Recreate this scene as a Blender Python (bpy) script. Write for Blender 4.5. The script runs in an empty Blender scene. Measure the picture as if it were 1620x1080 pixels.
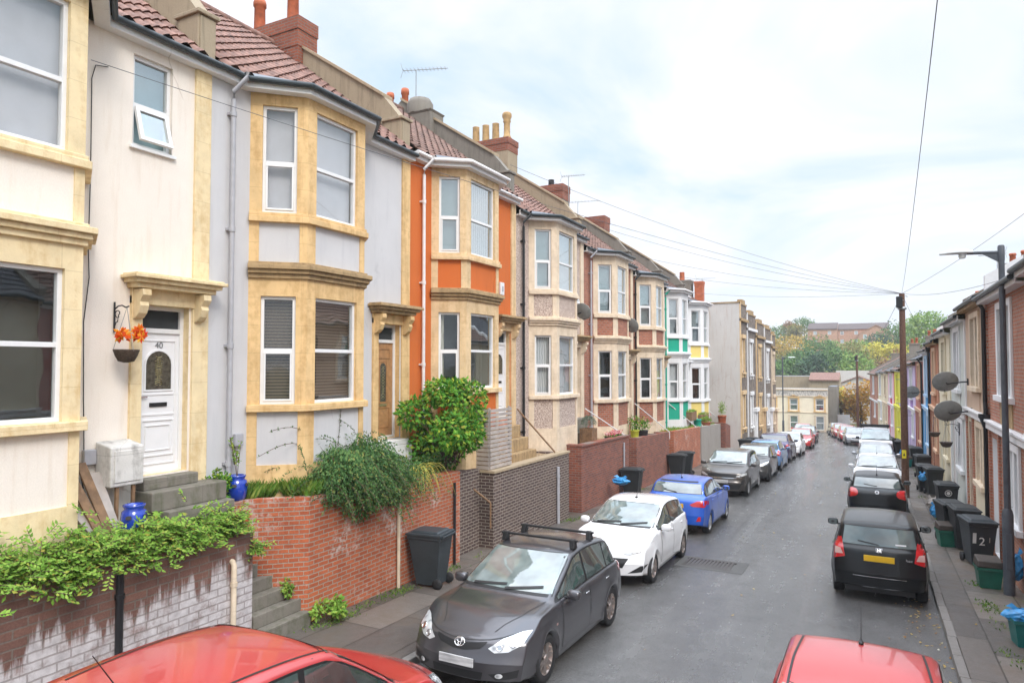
import bpy, bmesh, math, random
from mathutils import Vector, Matrix
from mathutils.bvhtree import BVHTree
from mathutils.geometry import delaunay_2d_cdt
PI = math.pi
rnd = random.Random(7)
C = bpy.context.scene.collection
S = bpy.context.scene

# ------------------------------------------------------------------ camera
cam = bpy.data.cameras.new('camera'); co = bpy.data.objects.new('camera', cam); C.objects.link(co)
cam.sensor_width = 36; cam.lens = 24; cam.clip_start = .1; cam.clip_end = 3000
co.location = (0, 0, 4.03)
co.rotation_euler = (PI/2 + math.atan(37/1080), 0, math.atan(570/1080))
S.camera = co
# ------------------------------------------------------------------ sky and sun
SUN_EL, SUN_AZ = math.radians(42), math.radians(124)      # azimuth from +Y towards +X
w = bpy.data.worlds.new('World'); S.world = w; w.use_nodes = True
nt = w.node_tree; nt.nodes.clear()
def wn(t, **k):
    n = nt.nodes.new(t)
    for a, b in k.items(): setattr(n, a, b)
    return n
wo = wn('ShaderNodeOutputWorld'); bg = wn('ShaderNodeBackground'); bg.inputs[1].default_value = .1
sk = wn('ShaderNodeTexSky'); sk.sky_type = 'NISHITA'; sk.sun_disc = False
sk.sun_elevation = SUN_EL; sk.sun_rotation = SUN_AZ; sk.air_density = 1; sk.dust_density = 2
tc = wn('ShaderNodeTexCoord'); sep = wn('ShaderNodeSeparateXYZ'); nt.links.new(tc.outputs['Generated'], sep.inputs[0])
def wmath(op, a, b=None, clamp=False):
    n = wn('ShaderNodeMath', operation=op, use_clamp=clamp)
    for i, q in enumerate((a, b)):
        if q is None: continue
        if isinstance(q, (int, float)): n.inputs[i].default_value = q
        else: nt.links.new(q, n.inputs[i])
    return n.outputs[0]
den = wmath('ADD', wmath('MAXIMUM', sep.outputs[2], 0), .22)
cmb = wn('ShaderNodeCombineXYZ')
nt.links.new(wmath('DIVIDE', sep.outputs[0], den), cmb.inputs[0]); nt.links.new(wmath('DIVIDE', sep.outputs[1], den), cmb.inputs[1])
nz = wn('ShaderNodeTexNoise'); nz.inputs['Scale'].default_value = 1.15; nz.inputs['Detail'].default_value = 7; nz.inputs['Roughness'].default_value = .55
nz.inputs['Distortion'].default_value = .6
nt.links.new(cmb.outputs[0], nz.inputs['Vector'])
cr = wn('ShaderNodeValToRGB'); cr.color_ramp.elements[0].position = .36; cr.color_ramp.elements[1].position = .60
nt.links.new(nz.outputs['Fac'], cr.inputs[0])
clear = wn('ShaderNodeMixRGB'); clear.inputs[0].default_value = .82; clear.inputs[2].default_value = (5.2, 6.55, 7.85, 1)
nt.links.new(sk.outputs[0], clear.inputs[1])
mixc = wn('ShaderNodeMixRGB'); mixc.inputs[2].default_value = (7.85, 7.75, 8.15, 1)
nt.links.new(cr.outputs[0], mixc.inputs[0]); nt.links.new(clear.outputs[0], mixc.inputs[1])
low = wn('ShaderNodeMapRange'); low.inputs[1].default_value = .0; low.inputs[2].default_value = .22; low.inputs[3].default_value = .85; low.inputs[4].default_value = 0
nt.links.new(sep.outputs[2], low.inputs[0])
mixh = wn('ShaderNodeMixRGB'); mixh.inputs[2].default_value = (6.9, 7.15, 7.6, 1)
nt.links.new(low.outputs[0], mixh.inputs[0]); nt.links.new(mixc.outputs[0], mixh.inputs[1])
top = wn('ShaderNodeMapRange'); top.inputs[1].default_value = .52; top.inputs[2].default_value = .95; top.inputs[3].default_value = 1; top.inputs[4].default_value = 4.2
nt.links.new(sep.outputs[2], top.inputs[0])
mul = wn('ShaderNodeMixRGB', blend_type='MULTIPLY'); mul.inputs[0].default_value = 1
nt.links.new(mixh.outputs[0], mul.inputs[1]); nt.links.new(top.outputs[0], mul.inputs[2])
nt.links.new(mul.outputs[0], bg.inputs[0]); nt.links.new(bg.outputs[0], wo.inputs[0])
sl = bpy.data.lights.new('sun', 'SUN'); sl.energy = 1.5; sl.angle = math.radians(22); sl.color = (1, .95, .88)
so = bpy.data.objects.new('sun', sl); C.objects.link(so)
sd = Vector((math.sin(SUN_AZ)*math.cos(SUN_EL), math.cos(SUN_AZ)*math.cos(SUN_EL), math.sin(SUN_EL)))
so.rotation_euler = sd.to_track_quat('Z', 'Y').to_euler(); so.location = (20, -20, 40)
S.view_settings.view_transform = 'Standard'; S.view_settings.look = 'None'
S.view_settings.exposure = .55; S.view_settings.gamma = 1
S.cycles.max_bounces = 6; S.cycles.transparent_max_bounces = 12; S.cycles.caustics_reflective = False; S.cycles.caustics_refractive = False

# ------------------------------------------------------------------ materials
class Mat:
    def __init__(s, name):
        s.m = bpy.data.materials.new(name); s.m.use_nodes = True
        s.t = s.m.node_tree; s.b = s.t.nodes['Principled BSDF']; s.pos = None
    def n(s, t, **k):
        n = s.t.nodes.new(t)
        for a, b in k.items(): setattr(n, a, b)
        return n
    def l(s, a, b): s.t.links.new(a, b)
    def P(s):
        if s.pos is None: s.pos = s.n('ShaderNodeTexCoord').outputs['Object']
        return s.pos
    def noise(s, scale, detail=4, rough=.55, vec=None, stretch=None):
        n = s.n('ShaderNodeTexNoise'); n.inputs['Scale'].default_value = scale; n.inputs['Detail'].default_value = detail; n.inputs['Roughness'].default_value = rough
        v = vec or s.P()
        if stretch:
            mp = s.n('ShaderNodeMapping'); mp.inputs['Scale'].default_value = stretch; s.l(v, mp.inputs[0]); v = mp.outputs[0]
        s.l(v, n.inputs['Vector']); return n.outputs['Fac']
    def ramp(s, f, stops):
        r = s.n('ShaderNodeValToRGB'); e = r.color_ramp.elements
        while len(e) < len(stops): e.new(.5)
        for i, (p, c) in enumerate(stops):
            e[i].position = p; e[i].color = tuple(c)+(1,) if isinstance(c, (tuple, list)) else (c, c, c, 1)
        s.l(f, r.inputs[0]); return r.outputs[0]
    def mix(s, f, a, b, mode='MIX'):
        m = s.n('ShaderNodeMixRGB', blend_type=mode)
        for i, q in enumerate((f, a, b)):
            if isinstance(q, (int, float)): m.inputs[i].default_value = q if i == 0 else (q, q, q, 1)
            elif isinstance(q, (tuple, list)): m.inputs[i].default_value = tuple(q)+(1,)
            else: s.l(q, m.inputs[i])
        return m.outputs[0]
    def math(s, op, a, b=None, c=False):
        m = s.n('ShaderNodeMath', operation=op, use_clamp=c)
        for i, q in enumerate((a, b)):
            if q is None: continue
            if isinstance(q, (int, float)): m.inputs[i].default_value = q
            else: s.l(q, m.inputs[i])
        return m.outputs[0]
    def col(s, c):
        if isinstance(c, (tuple, list)): s.b.inputs['Base Color'].default_value = tuple(c)+(1,)
        else: s.l(c, s.b.inputs['Base Color'])
        return s
    def rough(s, r):
        if isinstance(r, (int, float)): s.b.inputs['Roughness'].default_value = r
        else: s.l(r, s.b.inputs['Roughness'])
        return s
    def bump(s, h, d=.01, st=.5):
        b = s.n('ShaderNodeBump'); b.inputs['Strength'].default_value = st; b.inputs['Distance'].default_value = d
        s.l(h, b.inputs['Height']); s.l(b.outputs[0], s.b.inputs['Normal']); return s

def sc(c, k): return tuple(min(1, x*k) for x in c)
def plain(name, c, r=.5, metal=0, var=.12, scale=6, coat=0):
    m = Mat(name)
    f = m.noise(scale, 5)
    m.col(m.ramp(f, [(.3, sc(c, 1-var)), (.7, sc(c, 1+var*.6))])).rough(r)
    m.b.inputs['Metallic'].default_value = metal
    if coat: m.b.inputs['Coat Weight'].default_value = coat; m.b.inputs['Coat Roughness'].default_value = .03
    return m.m
def render(name, c, dirt=(.35, .3, .22), amt=.35, bumps=60, bd=.006, r=.85):
    # painted render / stone: mottling, rain streaks, fine grain
    m = Mat(name)
    f = m.noise(1.3, 6, .6); g = m.noise(3, 5, .6, stretch=(3.2, 3.2, .35)); fine = m.noise(bumps, 3)
    base = m.ramp(f, [(.3, sc(c, .93)), (.7, sc(c, 1.04))])
    st = m.math('MULTIPLY', m.ramp(g, [(.52, 0.), (.78, 1.)]), amt)
    base = m.mix(st, base, sc(dirt, 1))
    base = m.mix(.25, base, m.ramp(fine, [(.35, sc(c, .85)), (.65, sc(c, 1.08))]))
    # hairline cracks in a few places
    wv = m.n('ShaderNodeMixRGB', blend_type='LINEAR_LIGHT'); wv.inputs[0].default_value = .12; m.l(m.P(), wv.inputs[1])
    wn_ = m.n('ShaderNodeTexNoise'); wn_.inputs['Scale'].default_value = 2.5; wn_.inputs['Detail'].default_value = 6; m.l(m.P(), wn_.inputs['Vector']); m.l(wn_.outputs['Color'], wv.inputs[2])
    vo = m.n('ShaderNodeTexVoronoi', feature='DISTANCE_TO_EDGE'); vo.inputs['Scale'].default_value = .55; m.l(wv.outputs[0], vo.inputs['Vector'])
    ck = m.math('MULTIPLY', m.ramp(vo.outputs['Distance'], [(.002, 1.), (.007, 0.)]), m.ramp(m.noise(.8, 3), [(.56, 0.), (.66, .45)]))
    base = m.mix(ck, base, sc(dirt, .55))
    m.col(base).rough(r).bump(fine, bd, .5); return m.m
def bathstone(name, c, dark, bumps=35):
    # weathered painted stone with ochre blotches
    m = Mat(name)
    f = m.noise(2.1, 7, .62); g = m.noise(9, 6, .65); fine = m.noise(bumps, 4)
    base = m.ramp(f, [(.32, sc(c, .86)), (.5, c), (.70, sc(c, 1.12))])
    drip = m.noise(2.2, 5, .6, stretch=(3, 3, .4))
    base = m.mix(m.math('MULTIPLY', m.ramp(m.math('ADD', m.math('MULTIPLY', g, .45), m.math('MULTIPLY', drip, .55)), [(.47, 0.), (.66, 1.)]), .72), base, dark)
    sp = m.n('ShaderNodeSeparateXYZ'); m.l(m.P(), sp.inputs[0]); cb = m.n('ShaderNodeCombineXYZ'); m.l(m.math('ADD', sp.outputs[0], sp.outputs[1]), cb.inputs[0]); m.l(sp.outputs[2], cb.inputs[1])
    t = m.n('ShaderNodeTexBrick'); m.l(cb.outputs[0], t.inputs['Vector']); t.inputs['Scale'].default_value = 1; t.inputs['Brick Width'].default_value = 1.3; t.inputs['Row Height'].default_value = .47; t.inputs['Mortar Size'].default_value = .005
    base = m.mix(m.math('MULTIPLY', t.outputs['Fac'], .28), base, sc(dark, .6))
    m.col(base).rough(.85).bump(fine, .006, .5); return m.m
def brick(name, c1, c2, mortar, bw=.225, rh=.075, ms=.010, stain=None, paint=None, dirt=.3):
    m = Mat(name); P = m.n('ShaderNodeNewGeometry').outputs['Position']
    sp = m.n('ShaderNodeSeparateXYZ'); m.l(P, sp.inputs[0])
    cb = m.n('ShaderNodeCombineXYZ'); m.l(m.math('ADD', sp.outputs[0], sp.outputs[1]), cb.inputs[0]); m.l(sp.outputs[2], cb.inputs[1])
    wob = m.n('ShaderNodeTexNoise'); wob.inputs['Scale'].default_value = 9; m.l(P, wob.inputs['Vector'])
    ad = m.n('ShaderNodeMixRGB', blend_type='LINEAR_LIGHT'); ad.inputs[0].default_value = .008; m.l(cb.outputs[0], ad.inputs[1]); m.l(wob.outputs['Color'], ad.inputs[2])
    t = m.n('ShaderNodeTexBrick'); m.l(ad.outputs[0], t.inputs['Vector'])
    t.inputs['Scale'].default_value = 1; t.inputs['Brick Width'].default_value = bw; t.inputs['Row Height'].default_value = rh; t.inputs['Mortar Size'].default_value = ms
    t.inputs['Mortar Smooth'].default_value = .2; t.inputs['Bias'].default_value = -.1
    t.inputs['Color1'].default_value = tuple(c1)+(1,); t.inputs['Color2'].default_value = tuple(c2)+(1,); t.inputs['Mortar'].default_value = tuple(mortar)+(1,)
    f = m.noise(2.2, 6, .65, P); g = m.noise(40, 4, .6, P)
    base = m.mix(dirt, t.outputs['Color'], m.ramp(f, [(.3, .05), (.72, .55)]), 'OVERLAY')
    base = m.mix(.22, base, m.ramp(g, [(.3, .15), (.7, .85)]), 'OVERLAY')
    if stain:   # salts blooming through the face
        e = m.noise(1.1, 7, .7, P, (1, 1, 1.4)); e2 = m.noise(14, 3, .6, P)
        k = m.math('MULTIPLY', m.ramp(e, [(stain, 0.), (stain+.1, 1.)]), m.ramp(e2, [(.42, 0.), (.6, .8)]))
        base = m.mix(k, base, (.62, .55, .50))
    if paint:   # worn white paint below a ragged drip line
        z0 = paint
        d = m.math('ADD', m.math('MULTIPLY', m.noise(1, 6, .7, P, (5.5, 5.5, .45)), .62), m.math('MULTIPLY', m.noise(1, 4, .6, P, (.9, .9, .3)), .38))
        k = m.math('ADD', m.math('SUBTRACT', z0, sp.outputs[2]), m.math('MULTIPLY', m.math('SUBTRACT', d, .5), 2.6))
        k = m.math('MULTIPLY', m.ramp(k, [(.47, 0.), (.53, 1.)]) if False else m.math('MULTIPLY', k, 6, True), 1)
        pw = m.noise(5, 5, .65, P)
        k = m.math('MULTIPLY', k, m.ramp(pw, [(.32, .35), (.5, .95)]))
        wht = m.mix(m.ramp(t.outputs['Fac'], [(.3, 0.), (.7, .75)]), m.ramp(m.noise(7, 4, .6, P), [(.3, (.44, .41, .42)), (.65, (.66, .63, .64))]), (.30, .26, .25))
        base = m.mix(k, base, wht)
    m.col(base).rough(.85)
    h = m.mix(.35, m.math('SUBTRACT', 1, t.outputs['Fac']), g)
    m.bump(h, .012, .7); return m.m
def glassmat(name, refl=.16, tint=(.75, .85, .85)):
    m = Mat(name); t = m.t
    tr = m.n('ShaderNodeBsdfTransparent'); tr.inputs[0].default_value = tuple(tint)+(1,)
    gl = m.n('ShaderNodeBsdfGlossy'); gl.inputs['Roughness'].default_value = .02; gl.inputs[0].default_value = (.9, .96, .97, 1)
    lw = m.n('ShaderNodeLayerWeight'); lw.inputs[0].default_value = .35
    f = m.math('ADD', m.math('MULTIPLY', lw.outputs['Facing'], .55), refl, True)
    nb = m.n('ShaderNodeBump'); nb.inputs['Strength'].default_value = .14; nb.inputs['Distance'].default_value = .02
    m.l(m.noise(1.7, 1), nb.inputs['Height']); m.l(nb.outputs[0], gl.inputs['Normal'])
    mx = m.n('ShaderNodeMixShader'); m.l(f, mx.inputs[0]); m.l(tr.outputs[0], mx.inputs[1]); m.l(gl.outputs[0], mx.inputs[2])
    m.l(mx.outputs[0], t.nodes['Material Output'].inputs[0]); return m.m
def stripes(name, c1, c2, per, axis=2, r=.7):
    m = Mat(name); sp = m.n('ShaderNodeSeparateXYZ'); m.l(m.P(), sp.inputs[0])
    v = sp.outputs[2] if axis == 2 else m.math('ADD', sp.outputs[0], sp.outputs[1])
    s_ = m.math('SINE', m.math('MULTIPLY', v, 2*PI/per))
    if axis != 2: s_ = m.math('SINE', m.math('ADD', m.math('MULTIPLY', v, 2*PI/per), m.math('MULTIPLY', m.noise(3, 2), 9)))
    m.col(m.ramp(m.math('ADD', m.math('MULTIPLY', s_, .5), .5), [(.1, c1), (.75, c2)])).rough(r); return m.m
def leafmat(name, stops, r=.55):
    m = Mat(name); g = m.n('ShaderNodeNewGeometry')
    c = m.ramp(g.outputs['Random Per Island'], stops)
    m.col(c).rough(r); m.b.inputs['Specular IOR Level'].default_value = .15
    tl = m.n('ShaderNodeBsdfTranslucent'); m.l(c, tl.inputs[0])
    mx = m.n('ShaderNodeMixShader'); mx.inputs[0].default_value = .3; m.l(m.b.outputs[0], mx.inputs[1]); m.l(tl.outputs[0], mx.inputs[2])
    m.l(mx.outputs[0], m.t.nodes['Material Output'].inputs[0]); return m.m
def carpaint(name, c, metal=.0, r=.28, coat=1, spec=.5):
    m = Mat(name); d = m.noise(130, 2, .5)
    n2 = m.noise(2, 4)
    m.col(m.ramp(n2, [(.3, sc(c, .94)), (.7, sc(c, 1.05))])).rough(r)
    m.b.inputs['Metallic'].default_value = metal; m.b.inputs['Coat Weight'].default_value = coat; m.b.inputs['Coat Roughness'].default_value = .04; m.b.inputs['Specular IOR Level'].default_value = spec
    # rain beads
    bn = m.n('ShaderNodeBump'); bn.inputs['Strength'].default_value = .30; bn.inputs['Distance'].default_value = .002
    m.l(m.ramp(d, [(.55, 0.), (.7, 1.)]), bn.inputs['Height']); m.l(bn.outputs[0], m.b.inputs['Coat Normal']); return m.m

M = {}
M['white'] = plain('white upvc', (.80, .80, .80), .35, var=.05)
M['white_trim'] = render('white painted trim', (.78, .78, .78), amt=.15)
M['glass'] = glassmat('window glass', .09, (.95, .97, .96))
M['glass_sky'] = glassmat('upper window glass', .32, (.8, .88, .88))
M['net'] = stripes('net curtain', (.42, .43, .45), (.66, .67, .68), .10, 0)  # light and dark stripes paint the shading of the folds
M['blind_white'] = plain('pale blind', (.60, .58, .62), .8, var=.10, scale=2)
M['blind_brown'] = stripes('brown venetian blind', (.035, .025, .018), (.17, .125, .09), .055)
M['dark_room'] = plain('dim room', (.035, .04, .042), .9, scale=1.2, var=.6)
M['sky_tint_backing'] = plain('backing tinted as sky reflection', (.34, .46, .48), .8, var=.12)  # teal colour paints a pale sky reflection behind the panes
M['cream_curtain'] = stripes('cream curtain', (.40, .38, .33), (.62, .60, .53), .13, 0)  # colour stripes stand in for light and shade on the folds
M['black'] = plain('black plastic', (.012, .012, .013), .45)
M['black_iron'] = plain('black painted iron', (.015, .016, .018), .4)
M['grey_pipe'] = plain('grey painted pipe', (.42, .42, .45), .5)
M['white_pipe'] = plain('white pipe', (.78, .75, .74), .4)
M['lead'] = plain('lead sheet', (.14, .16, .19), .45, var=.3)
M['roof_slate'] = plain('roof slate', (.10, .10, .115), .6, var=.4, scale=4); M['tile_slate'] = plain('dark brown far tile', (.10, .075, .07), .8, var=.3)
M['gutter'] = plain('dark gutter', (.03, .04, .045), .4)
M['chrome'] = plain('chrome', (.75, .75, .76), .12, metal=1, var=.03)
M['steel'] = plain('galvanised steel', (.36, .38, .39), .4, metal=.7)
M['wood'] = plain('weathered wood', (.24, .14, .075), .75, var=.4, scale=9)
M['grey_wood'] = plain('grey painted wood', (.43, .38, .345), .7, var=.2)
M['concrete'] = bathstone('mossy concrete step', (.20, .18, .15), (.075, .085, .04), 40)
M['soil'] = render('soil', (.07, .05, .033), (.10, .085, .03), .6, 25, .03)
M['gravel'] = Mat('gravel').m
def _gravel():
    m = Mat('pale gravel'); v = m.n('ShaderNodeTexVoronoi'); v.inputs['Scale'].default_value = 28; m.l(m.P(), v.inputs['Vector'])
    m.col(m.ramp(m.noise(14, 3), [(.3, (.17, .10, .05)), (.55, (.40, .29, .17)), (.7, (.50, .42, .30))])).rough(.9).bump(v.outputs['Distance'], .02, .8); return m.m
M['gravel'] = _gravel()

# ------------------------------------------------------------------ geometry helpers
class MB:
    def __init__(s): s.v = []; s.f = []; s.m = []; s.s = []
    def poly(s, pts, m=0, sm=False):
        i = len(s.v); s.v += [tuple(p) for p in pts]; s.f.append(list(range(i, i+len(pts)))); s.m.append(m); s.s.append(sm)
    def box(s, x0, x1, y0, y1, z0, z1, m=0):
        s.hexa([(x0,y0,z0),(x1,y0,z0),(x1,y1,z0),(x0,y1,z0),(x0,y0,z1),(x1,y0,z1),(x1,y1,z1),(x0,y1,z1)], m)
    def hexa(s, p, m=0):
        i = len(s.v); s.v += [tuple(q) for q in p]
        for f in ((3,2,1,0),(4,5,6,7),(0,1,5,4),(1,2,6,5),(2,3,7,6),(3,0,4,7)):
            s.f.append([i+k for k in f]); s.m.append(m); s.s.append(False)
    def lbox(s, F, u0, u1, v0, v1, n0, n1, m=0):     # box in a frame F = (P, U, V, N)
        P, U, V, N = F
        s.hexa([P+U*u+V*v+N*n for (u, v, n) in ((u0,v0,n0),(u1,v0,n0),(u1,v1,n0),(u0,v1,n0),(u0,v0,n1),(u1,v0,n1),(u1,v1,n1),(u0,v1,n1))], m)
    def prism(s, F, pts, n0, n1, m=0):               # 2D outline in (u, v) pushed from n0 to n1
        P, U, V, N = F
        a = [P+U*u+V*v+N*n0 for u, v in pts]; b = [P+U*u+V*v+N*n1 for u, v in pts]
        k = len(pts); s.poly(a[::-1], m); s.poly(b, m)
        for i in range(k): s.poly([a[i], a[(i+1) % k], b[(i+1) % k], b[i]], m)
    def grid(s, rows, m=0, sm=True, closed=False):
        i = len(s.v); nr, nc = len(rows), len(rows[0])
        for r in rows: s.v += [tuple(p) for p in r]
        for a in range(nr-1):
            for b in range(nc if closed else nc-1):
                b2 = (b+1) % nc
                s.f.append([i+a*nc+b, i+a*nc+b2, i+(a+1)*nc+b2, i+(a+1)*nc+b]); s.m.append(m); s.s.append(sm)
    def tube(s, pts, r, n=8, m=0, cap=True):
        pts = [Vector(p) for p in pts]; rows = []
        for i, p in enumerate(pts):
            d = (pts[min(i+1, len(pts)-1)] - pts[max(i-1, 0)]).normalized()
            a = d.cross(Vector((0, 0, 1)) if abs(d.z) < .9 else Vector((1, 0, 0))).normalized(); b = d.cross(a)
            rr = r[i] if isinstance(r, (list, tuple)) else r
            rows.append([p + a*rr*math.cos(2*PI*k/n) + b*rr*math.sin(2*PI*k/n) for k in range(n)])
        s.grid(rows, m, True, True)
        if cap: s.poly(rows[0][::-1], m); s.poly(rows[-1], m)
    def lathe(s, c, prof, n=16, m=0, ax='z', cap=True):
        c = Vector(c); rows = []
        for r, h in prof:
            row = []
            for k in range(n):
                a = 2*PI*k/n; x, y = r*math.cos(a), r*math.sin(a)
                row.append(c + (Vector((x, y, h)) if ax == 'z' else Vector((x, h, y)) if ax == 'y' else Vector((h, x, y))))
            rows.append(row)
        s.grid(rows, m, True, True)
        if cap: s.poly(rows[0], m); s.poly(rows[-1], m)
    def build(s, name, mats, parent=None, bevel=0, smooth=None):
        me = bpy.data.meshes.new(name); me.from_pydata(s.v, [], s.f)
        if not isinstance(mats, (list, tuple)): mats = [mats]
        for q in mats: me.materials.append(M[q] if isinstance(q, str) else q)
        me.polygons.foreach_set('material_index', s.m)
        me.polygons.foreach_set('use_smooth', s.s if smooth is None else [smooth]*len(s.f))
        me.validate(); me.update()
        o = bpy.data.objects.new(name, me); C.objects.link(o)
        if parent is not None: attach(o, parent)
        if bevel:
            b = o.modifiers.new('bevel', 'BEVEL'); b.width = bevel; b.segments = 2; b.limit_method = 'ANGLE'; b.angle_limit = math.radians(40)
        return o
def wmat(o):
    m = Matrix.LocRotScale(o.location, o.rotation_euler, o.scale)
    return wmat(o.parent) @ o.matrix_parent_inverse @ m if o.parent else m
def attach(o, parent): o.parent = parent; o.matrix_parent_inverse = wmat(parent).inverted()
def tag(o, label=None, cat=None, group=None, kind=None):
    for k, v in (('label', label), ('category', cat), ('group', group), ('kind', kind)):
        if v: o[k] = v
    return o
def thing(name, label, cat, loc=(0, 0, 0), group=None, rz=0):
    o = bpy.data.objects.new(name, None); C.objects.link(o); o.location = loc; o.rotation_euler = (0, 0, rz); o.empty_display_size = .2
    return tag(o, label, cat, group)
def copy_tree(root, loc, rz=0, label=None, scale=None):
    kids = {}
    for o in bpy.data.objects:
        if o.parent: kids.setdefault(o.parent.name, []).append(o)
    def cp(o, p):
        c = o.copy(); C.objects.link(c)
        if p: c.parent = p; c.matrix_parent_inverse = o.matrix_parent_inverse.copy()
        for k in kids.get(o.name, []): cp(k, c)
        return c
    r = cp(root, None); r.location = loc; r.rotation_euler = (0, 0, rz)
    if scale: r.scale = scale
    if label: r['label'] = label
    return r
V3 = Vector
Z = V3((0, 0, 1))
def frame(p0, p1, z):        # wall frame from p0 to p1 (xy), facing to the left-hand normal given later
    a = V3((p0[0], p0[1], z)); b = V3((p1[0], p1[1], z)); U = (b-a).normalized()
    return (a, U, Z.copy(), V3((U.y, -U.x, 0))), (b-a).length
def panel(mb, F, w, h, holes, m=0, v0=0):
    """wall sheet with rectangular holes (u0, v0, u1, v1, depth, reveal material, back material or None)"""
    P, U, V, N = F
    us = sorted({0, w} | {q for o in holes for q in (o[0], o[2])}); vs = sorted({v0, h} | {q for o in holes for q in (o[1], o[3])})
    pt = lambda u, v, n=0: P+U*u+V*v+N*n
    for i in range(len(us)-1):
        for j in range(len(vs)-1):
            cu, cv = (us[i]+us[i+1])/2, (vs[j]+vs[j+1])/2
            if any(o[0] < cu < o[2] and o[1] < cv < o[3] for o in holes): continue
            mb.poly([pt(us[i], vs[j]), pt(us[i+1], vs[j]), pt(us[i+1], vs[j+1]), pt(us[i], vs[j+1])], m)
    for o in holes:
        a, b, c, d, dep = o[:5]; rm = o[5] if len(o) > 5 else m
        for q in (((a, b), (c, b)), ((c, b), (c, d)), ((c, d), (a, d)), ((a, d), (a, b))):
            mb.poly([pt(*q[0]), pt(*q[1]), pt(*q[1], -dep), pt(*q[0], -dep)], rm)
        if len(o) > 6 and o[6] is not None: mb.poly([pt(a, b, -dep), pt(c, b, -dep), pt(c, d, -dep), pt(a, d, -dep)], o[6])
def shift(F, u=0, v=0, n=0): return (F[0]+F[1]*u+F[2]*v+F[3]*n, F[1], F[2], F[3])

def window(parent, F, w, h, split=.5, lower_open=True, back='net', glass='glass', tilt=0, frame_mat='white', bd=.055, cur=None, mull=None):
    """sash-like uPVC window: frame (the part) with its panes and blind"""
    f = MB(); e = bd; d0, d1 = -.03, .045
    f.lbox(F, 0, w, 0, e, d0, d1); f.lbox(F, 0, w, h-e, h, d0, d1)
    f.lbox(F, 0, e, e, h-e, d0, d1); f.lbox(F, w-e, w, e, h-e, d0, d1)
    vs = []
    if split:
        sz = h*split; f.lbox(F, e, w-e, sz-e*.55, sz+e*.55, d0, d1)
        if lower_open and not tilt:
            k = e*.6
            for q in ((e, w-e, e, e+k), (e, w-e, sz-e*.55-k, sz-e*.55), (e, e+k, e+k, sz-e*.55-k), (w-e-k, w-e, e+k, sz-e*.55-k)): f.lbox(F, *q, d1-.02, d1+.018)
    if mull: f.lbox(F, mull*w-e*.5, mull*w+e*.5, e, h-e, d0, d1-.003)
    o = f.build('window', frame_mat, parent, .004)
    g = MB(); P, U, V, N = F
    def pane(a, b, c, d, n=.0): g.poly([P+U*a+V*b+N*n, P+U*c+V*b+N*n, P+U*c+V*d+N*n, P+U*a+V*d+N*n])
    if split:
        if not tilt: pane(e, e, w-e, h*split-e*.5)
        pane(e, h*split+e*.5, w-e, h-e)
    else: pane(e, e, w-e, h-e)
    g.build('pane', glass, o)
    if tilt:   # opened bottom light
        H = h*split-e*.55-e; t = math.radians(tilt)
        F2 = (P+U*e+V*(e+H)+N*.05, U, (V*math.cos(t)-N*math.sin(t)), (N*math.cos(t)+V*math.sin(t)))
        s = MB(); k = .06; W = w-2*e
        for q in ((0, W, -H, -H+k), (0, W, -k, 0), (0, k, -H+k, -k), (W-k, W, -H+k, -k)): s.lbox(F2, *q, -.02, .03)
        so_ = s.build('sash', frame_mat, o, .004)
        g = MB(); P2, U2, W2, N2 = F2
        g.poly([P2+U2*k-W2*(H-k), P2+U2*(W-k)-W2*(H-k), P2+U2*(W-k)-W2*k, P2+U2*k-W2*k]); g.build('tilted_pane', glass, o)
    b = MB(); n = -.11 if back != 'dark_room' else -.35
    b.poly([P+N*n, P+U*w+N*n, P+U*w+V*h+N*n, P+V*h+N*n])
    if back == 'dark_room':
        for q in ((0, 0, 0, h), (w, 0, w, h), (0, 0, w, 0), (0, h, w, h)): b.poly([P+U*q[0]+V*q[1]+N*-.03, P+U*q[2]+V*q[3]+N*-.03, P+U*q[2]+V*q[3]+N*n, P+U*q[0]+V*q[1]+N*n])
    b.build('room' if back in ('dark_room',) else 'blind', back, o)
    if cur:
        c = MB()
        for (a, z) in cur:
            rows = [[P+U*(w*(a+(z-a)*i/14))+V*q+N*(-.09+.02*math.sin(i*1.9)) for i in range(15)] for q in (.03, h-.03)]
            c.grid(rows)
        c.build('curtain', 'cream_curtain', o)
    return o
def offs(poly, d):   # offset an open xy polyline sideways (to +x for a line running along +y)
    out = []
    for i, p in enumerate(poly):
        ns = []
        for a, b in ((i-1, i), (i, i+1)):
            if a < 0 or b >= len(poly): continue
            t = V3((poly[b][0]-poly[a][0], poly[b][1]-poly[a][1])).to_2d().normalized() if False else Vector((poly[b][0]-poly[a][0], poly[b][1]-poly[a][1])).normalized()
            ns.append(Vector((t.y, -t.x)))
        n = ns[0] if len(ns) == 1 else (ns[0]+ns[1]).normalized()
        k = d / max(.4, n.dot(ns[0])); out.append((p[0]+n.x*k, p[1]+n.y*k))
    return out
def band(mb, line, d0, d1, z0, z1, m=0):      # a moulding following an xy polyline between two offsets
    a, b = offs(line, d0), offs(line, d1)
    for i in range(len(line)-1):
        mb.hexa([(*a[i], z0), (*b[i], z0), (*b[i+1], z0), (*a[i+1], z0), (*a[i], z1), (*b[i], z1), (*b[i+1], z1), (*a[i+1], z1)], m)
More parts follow.
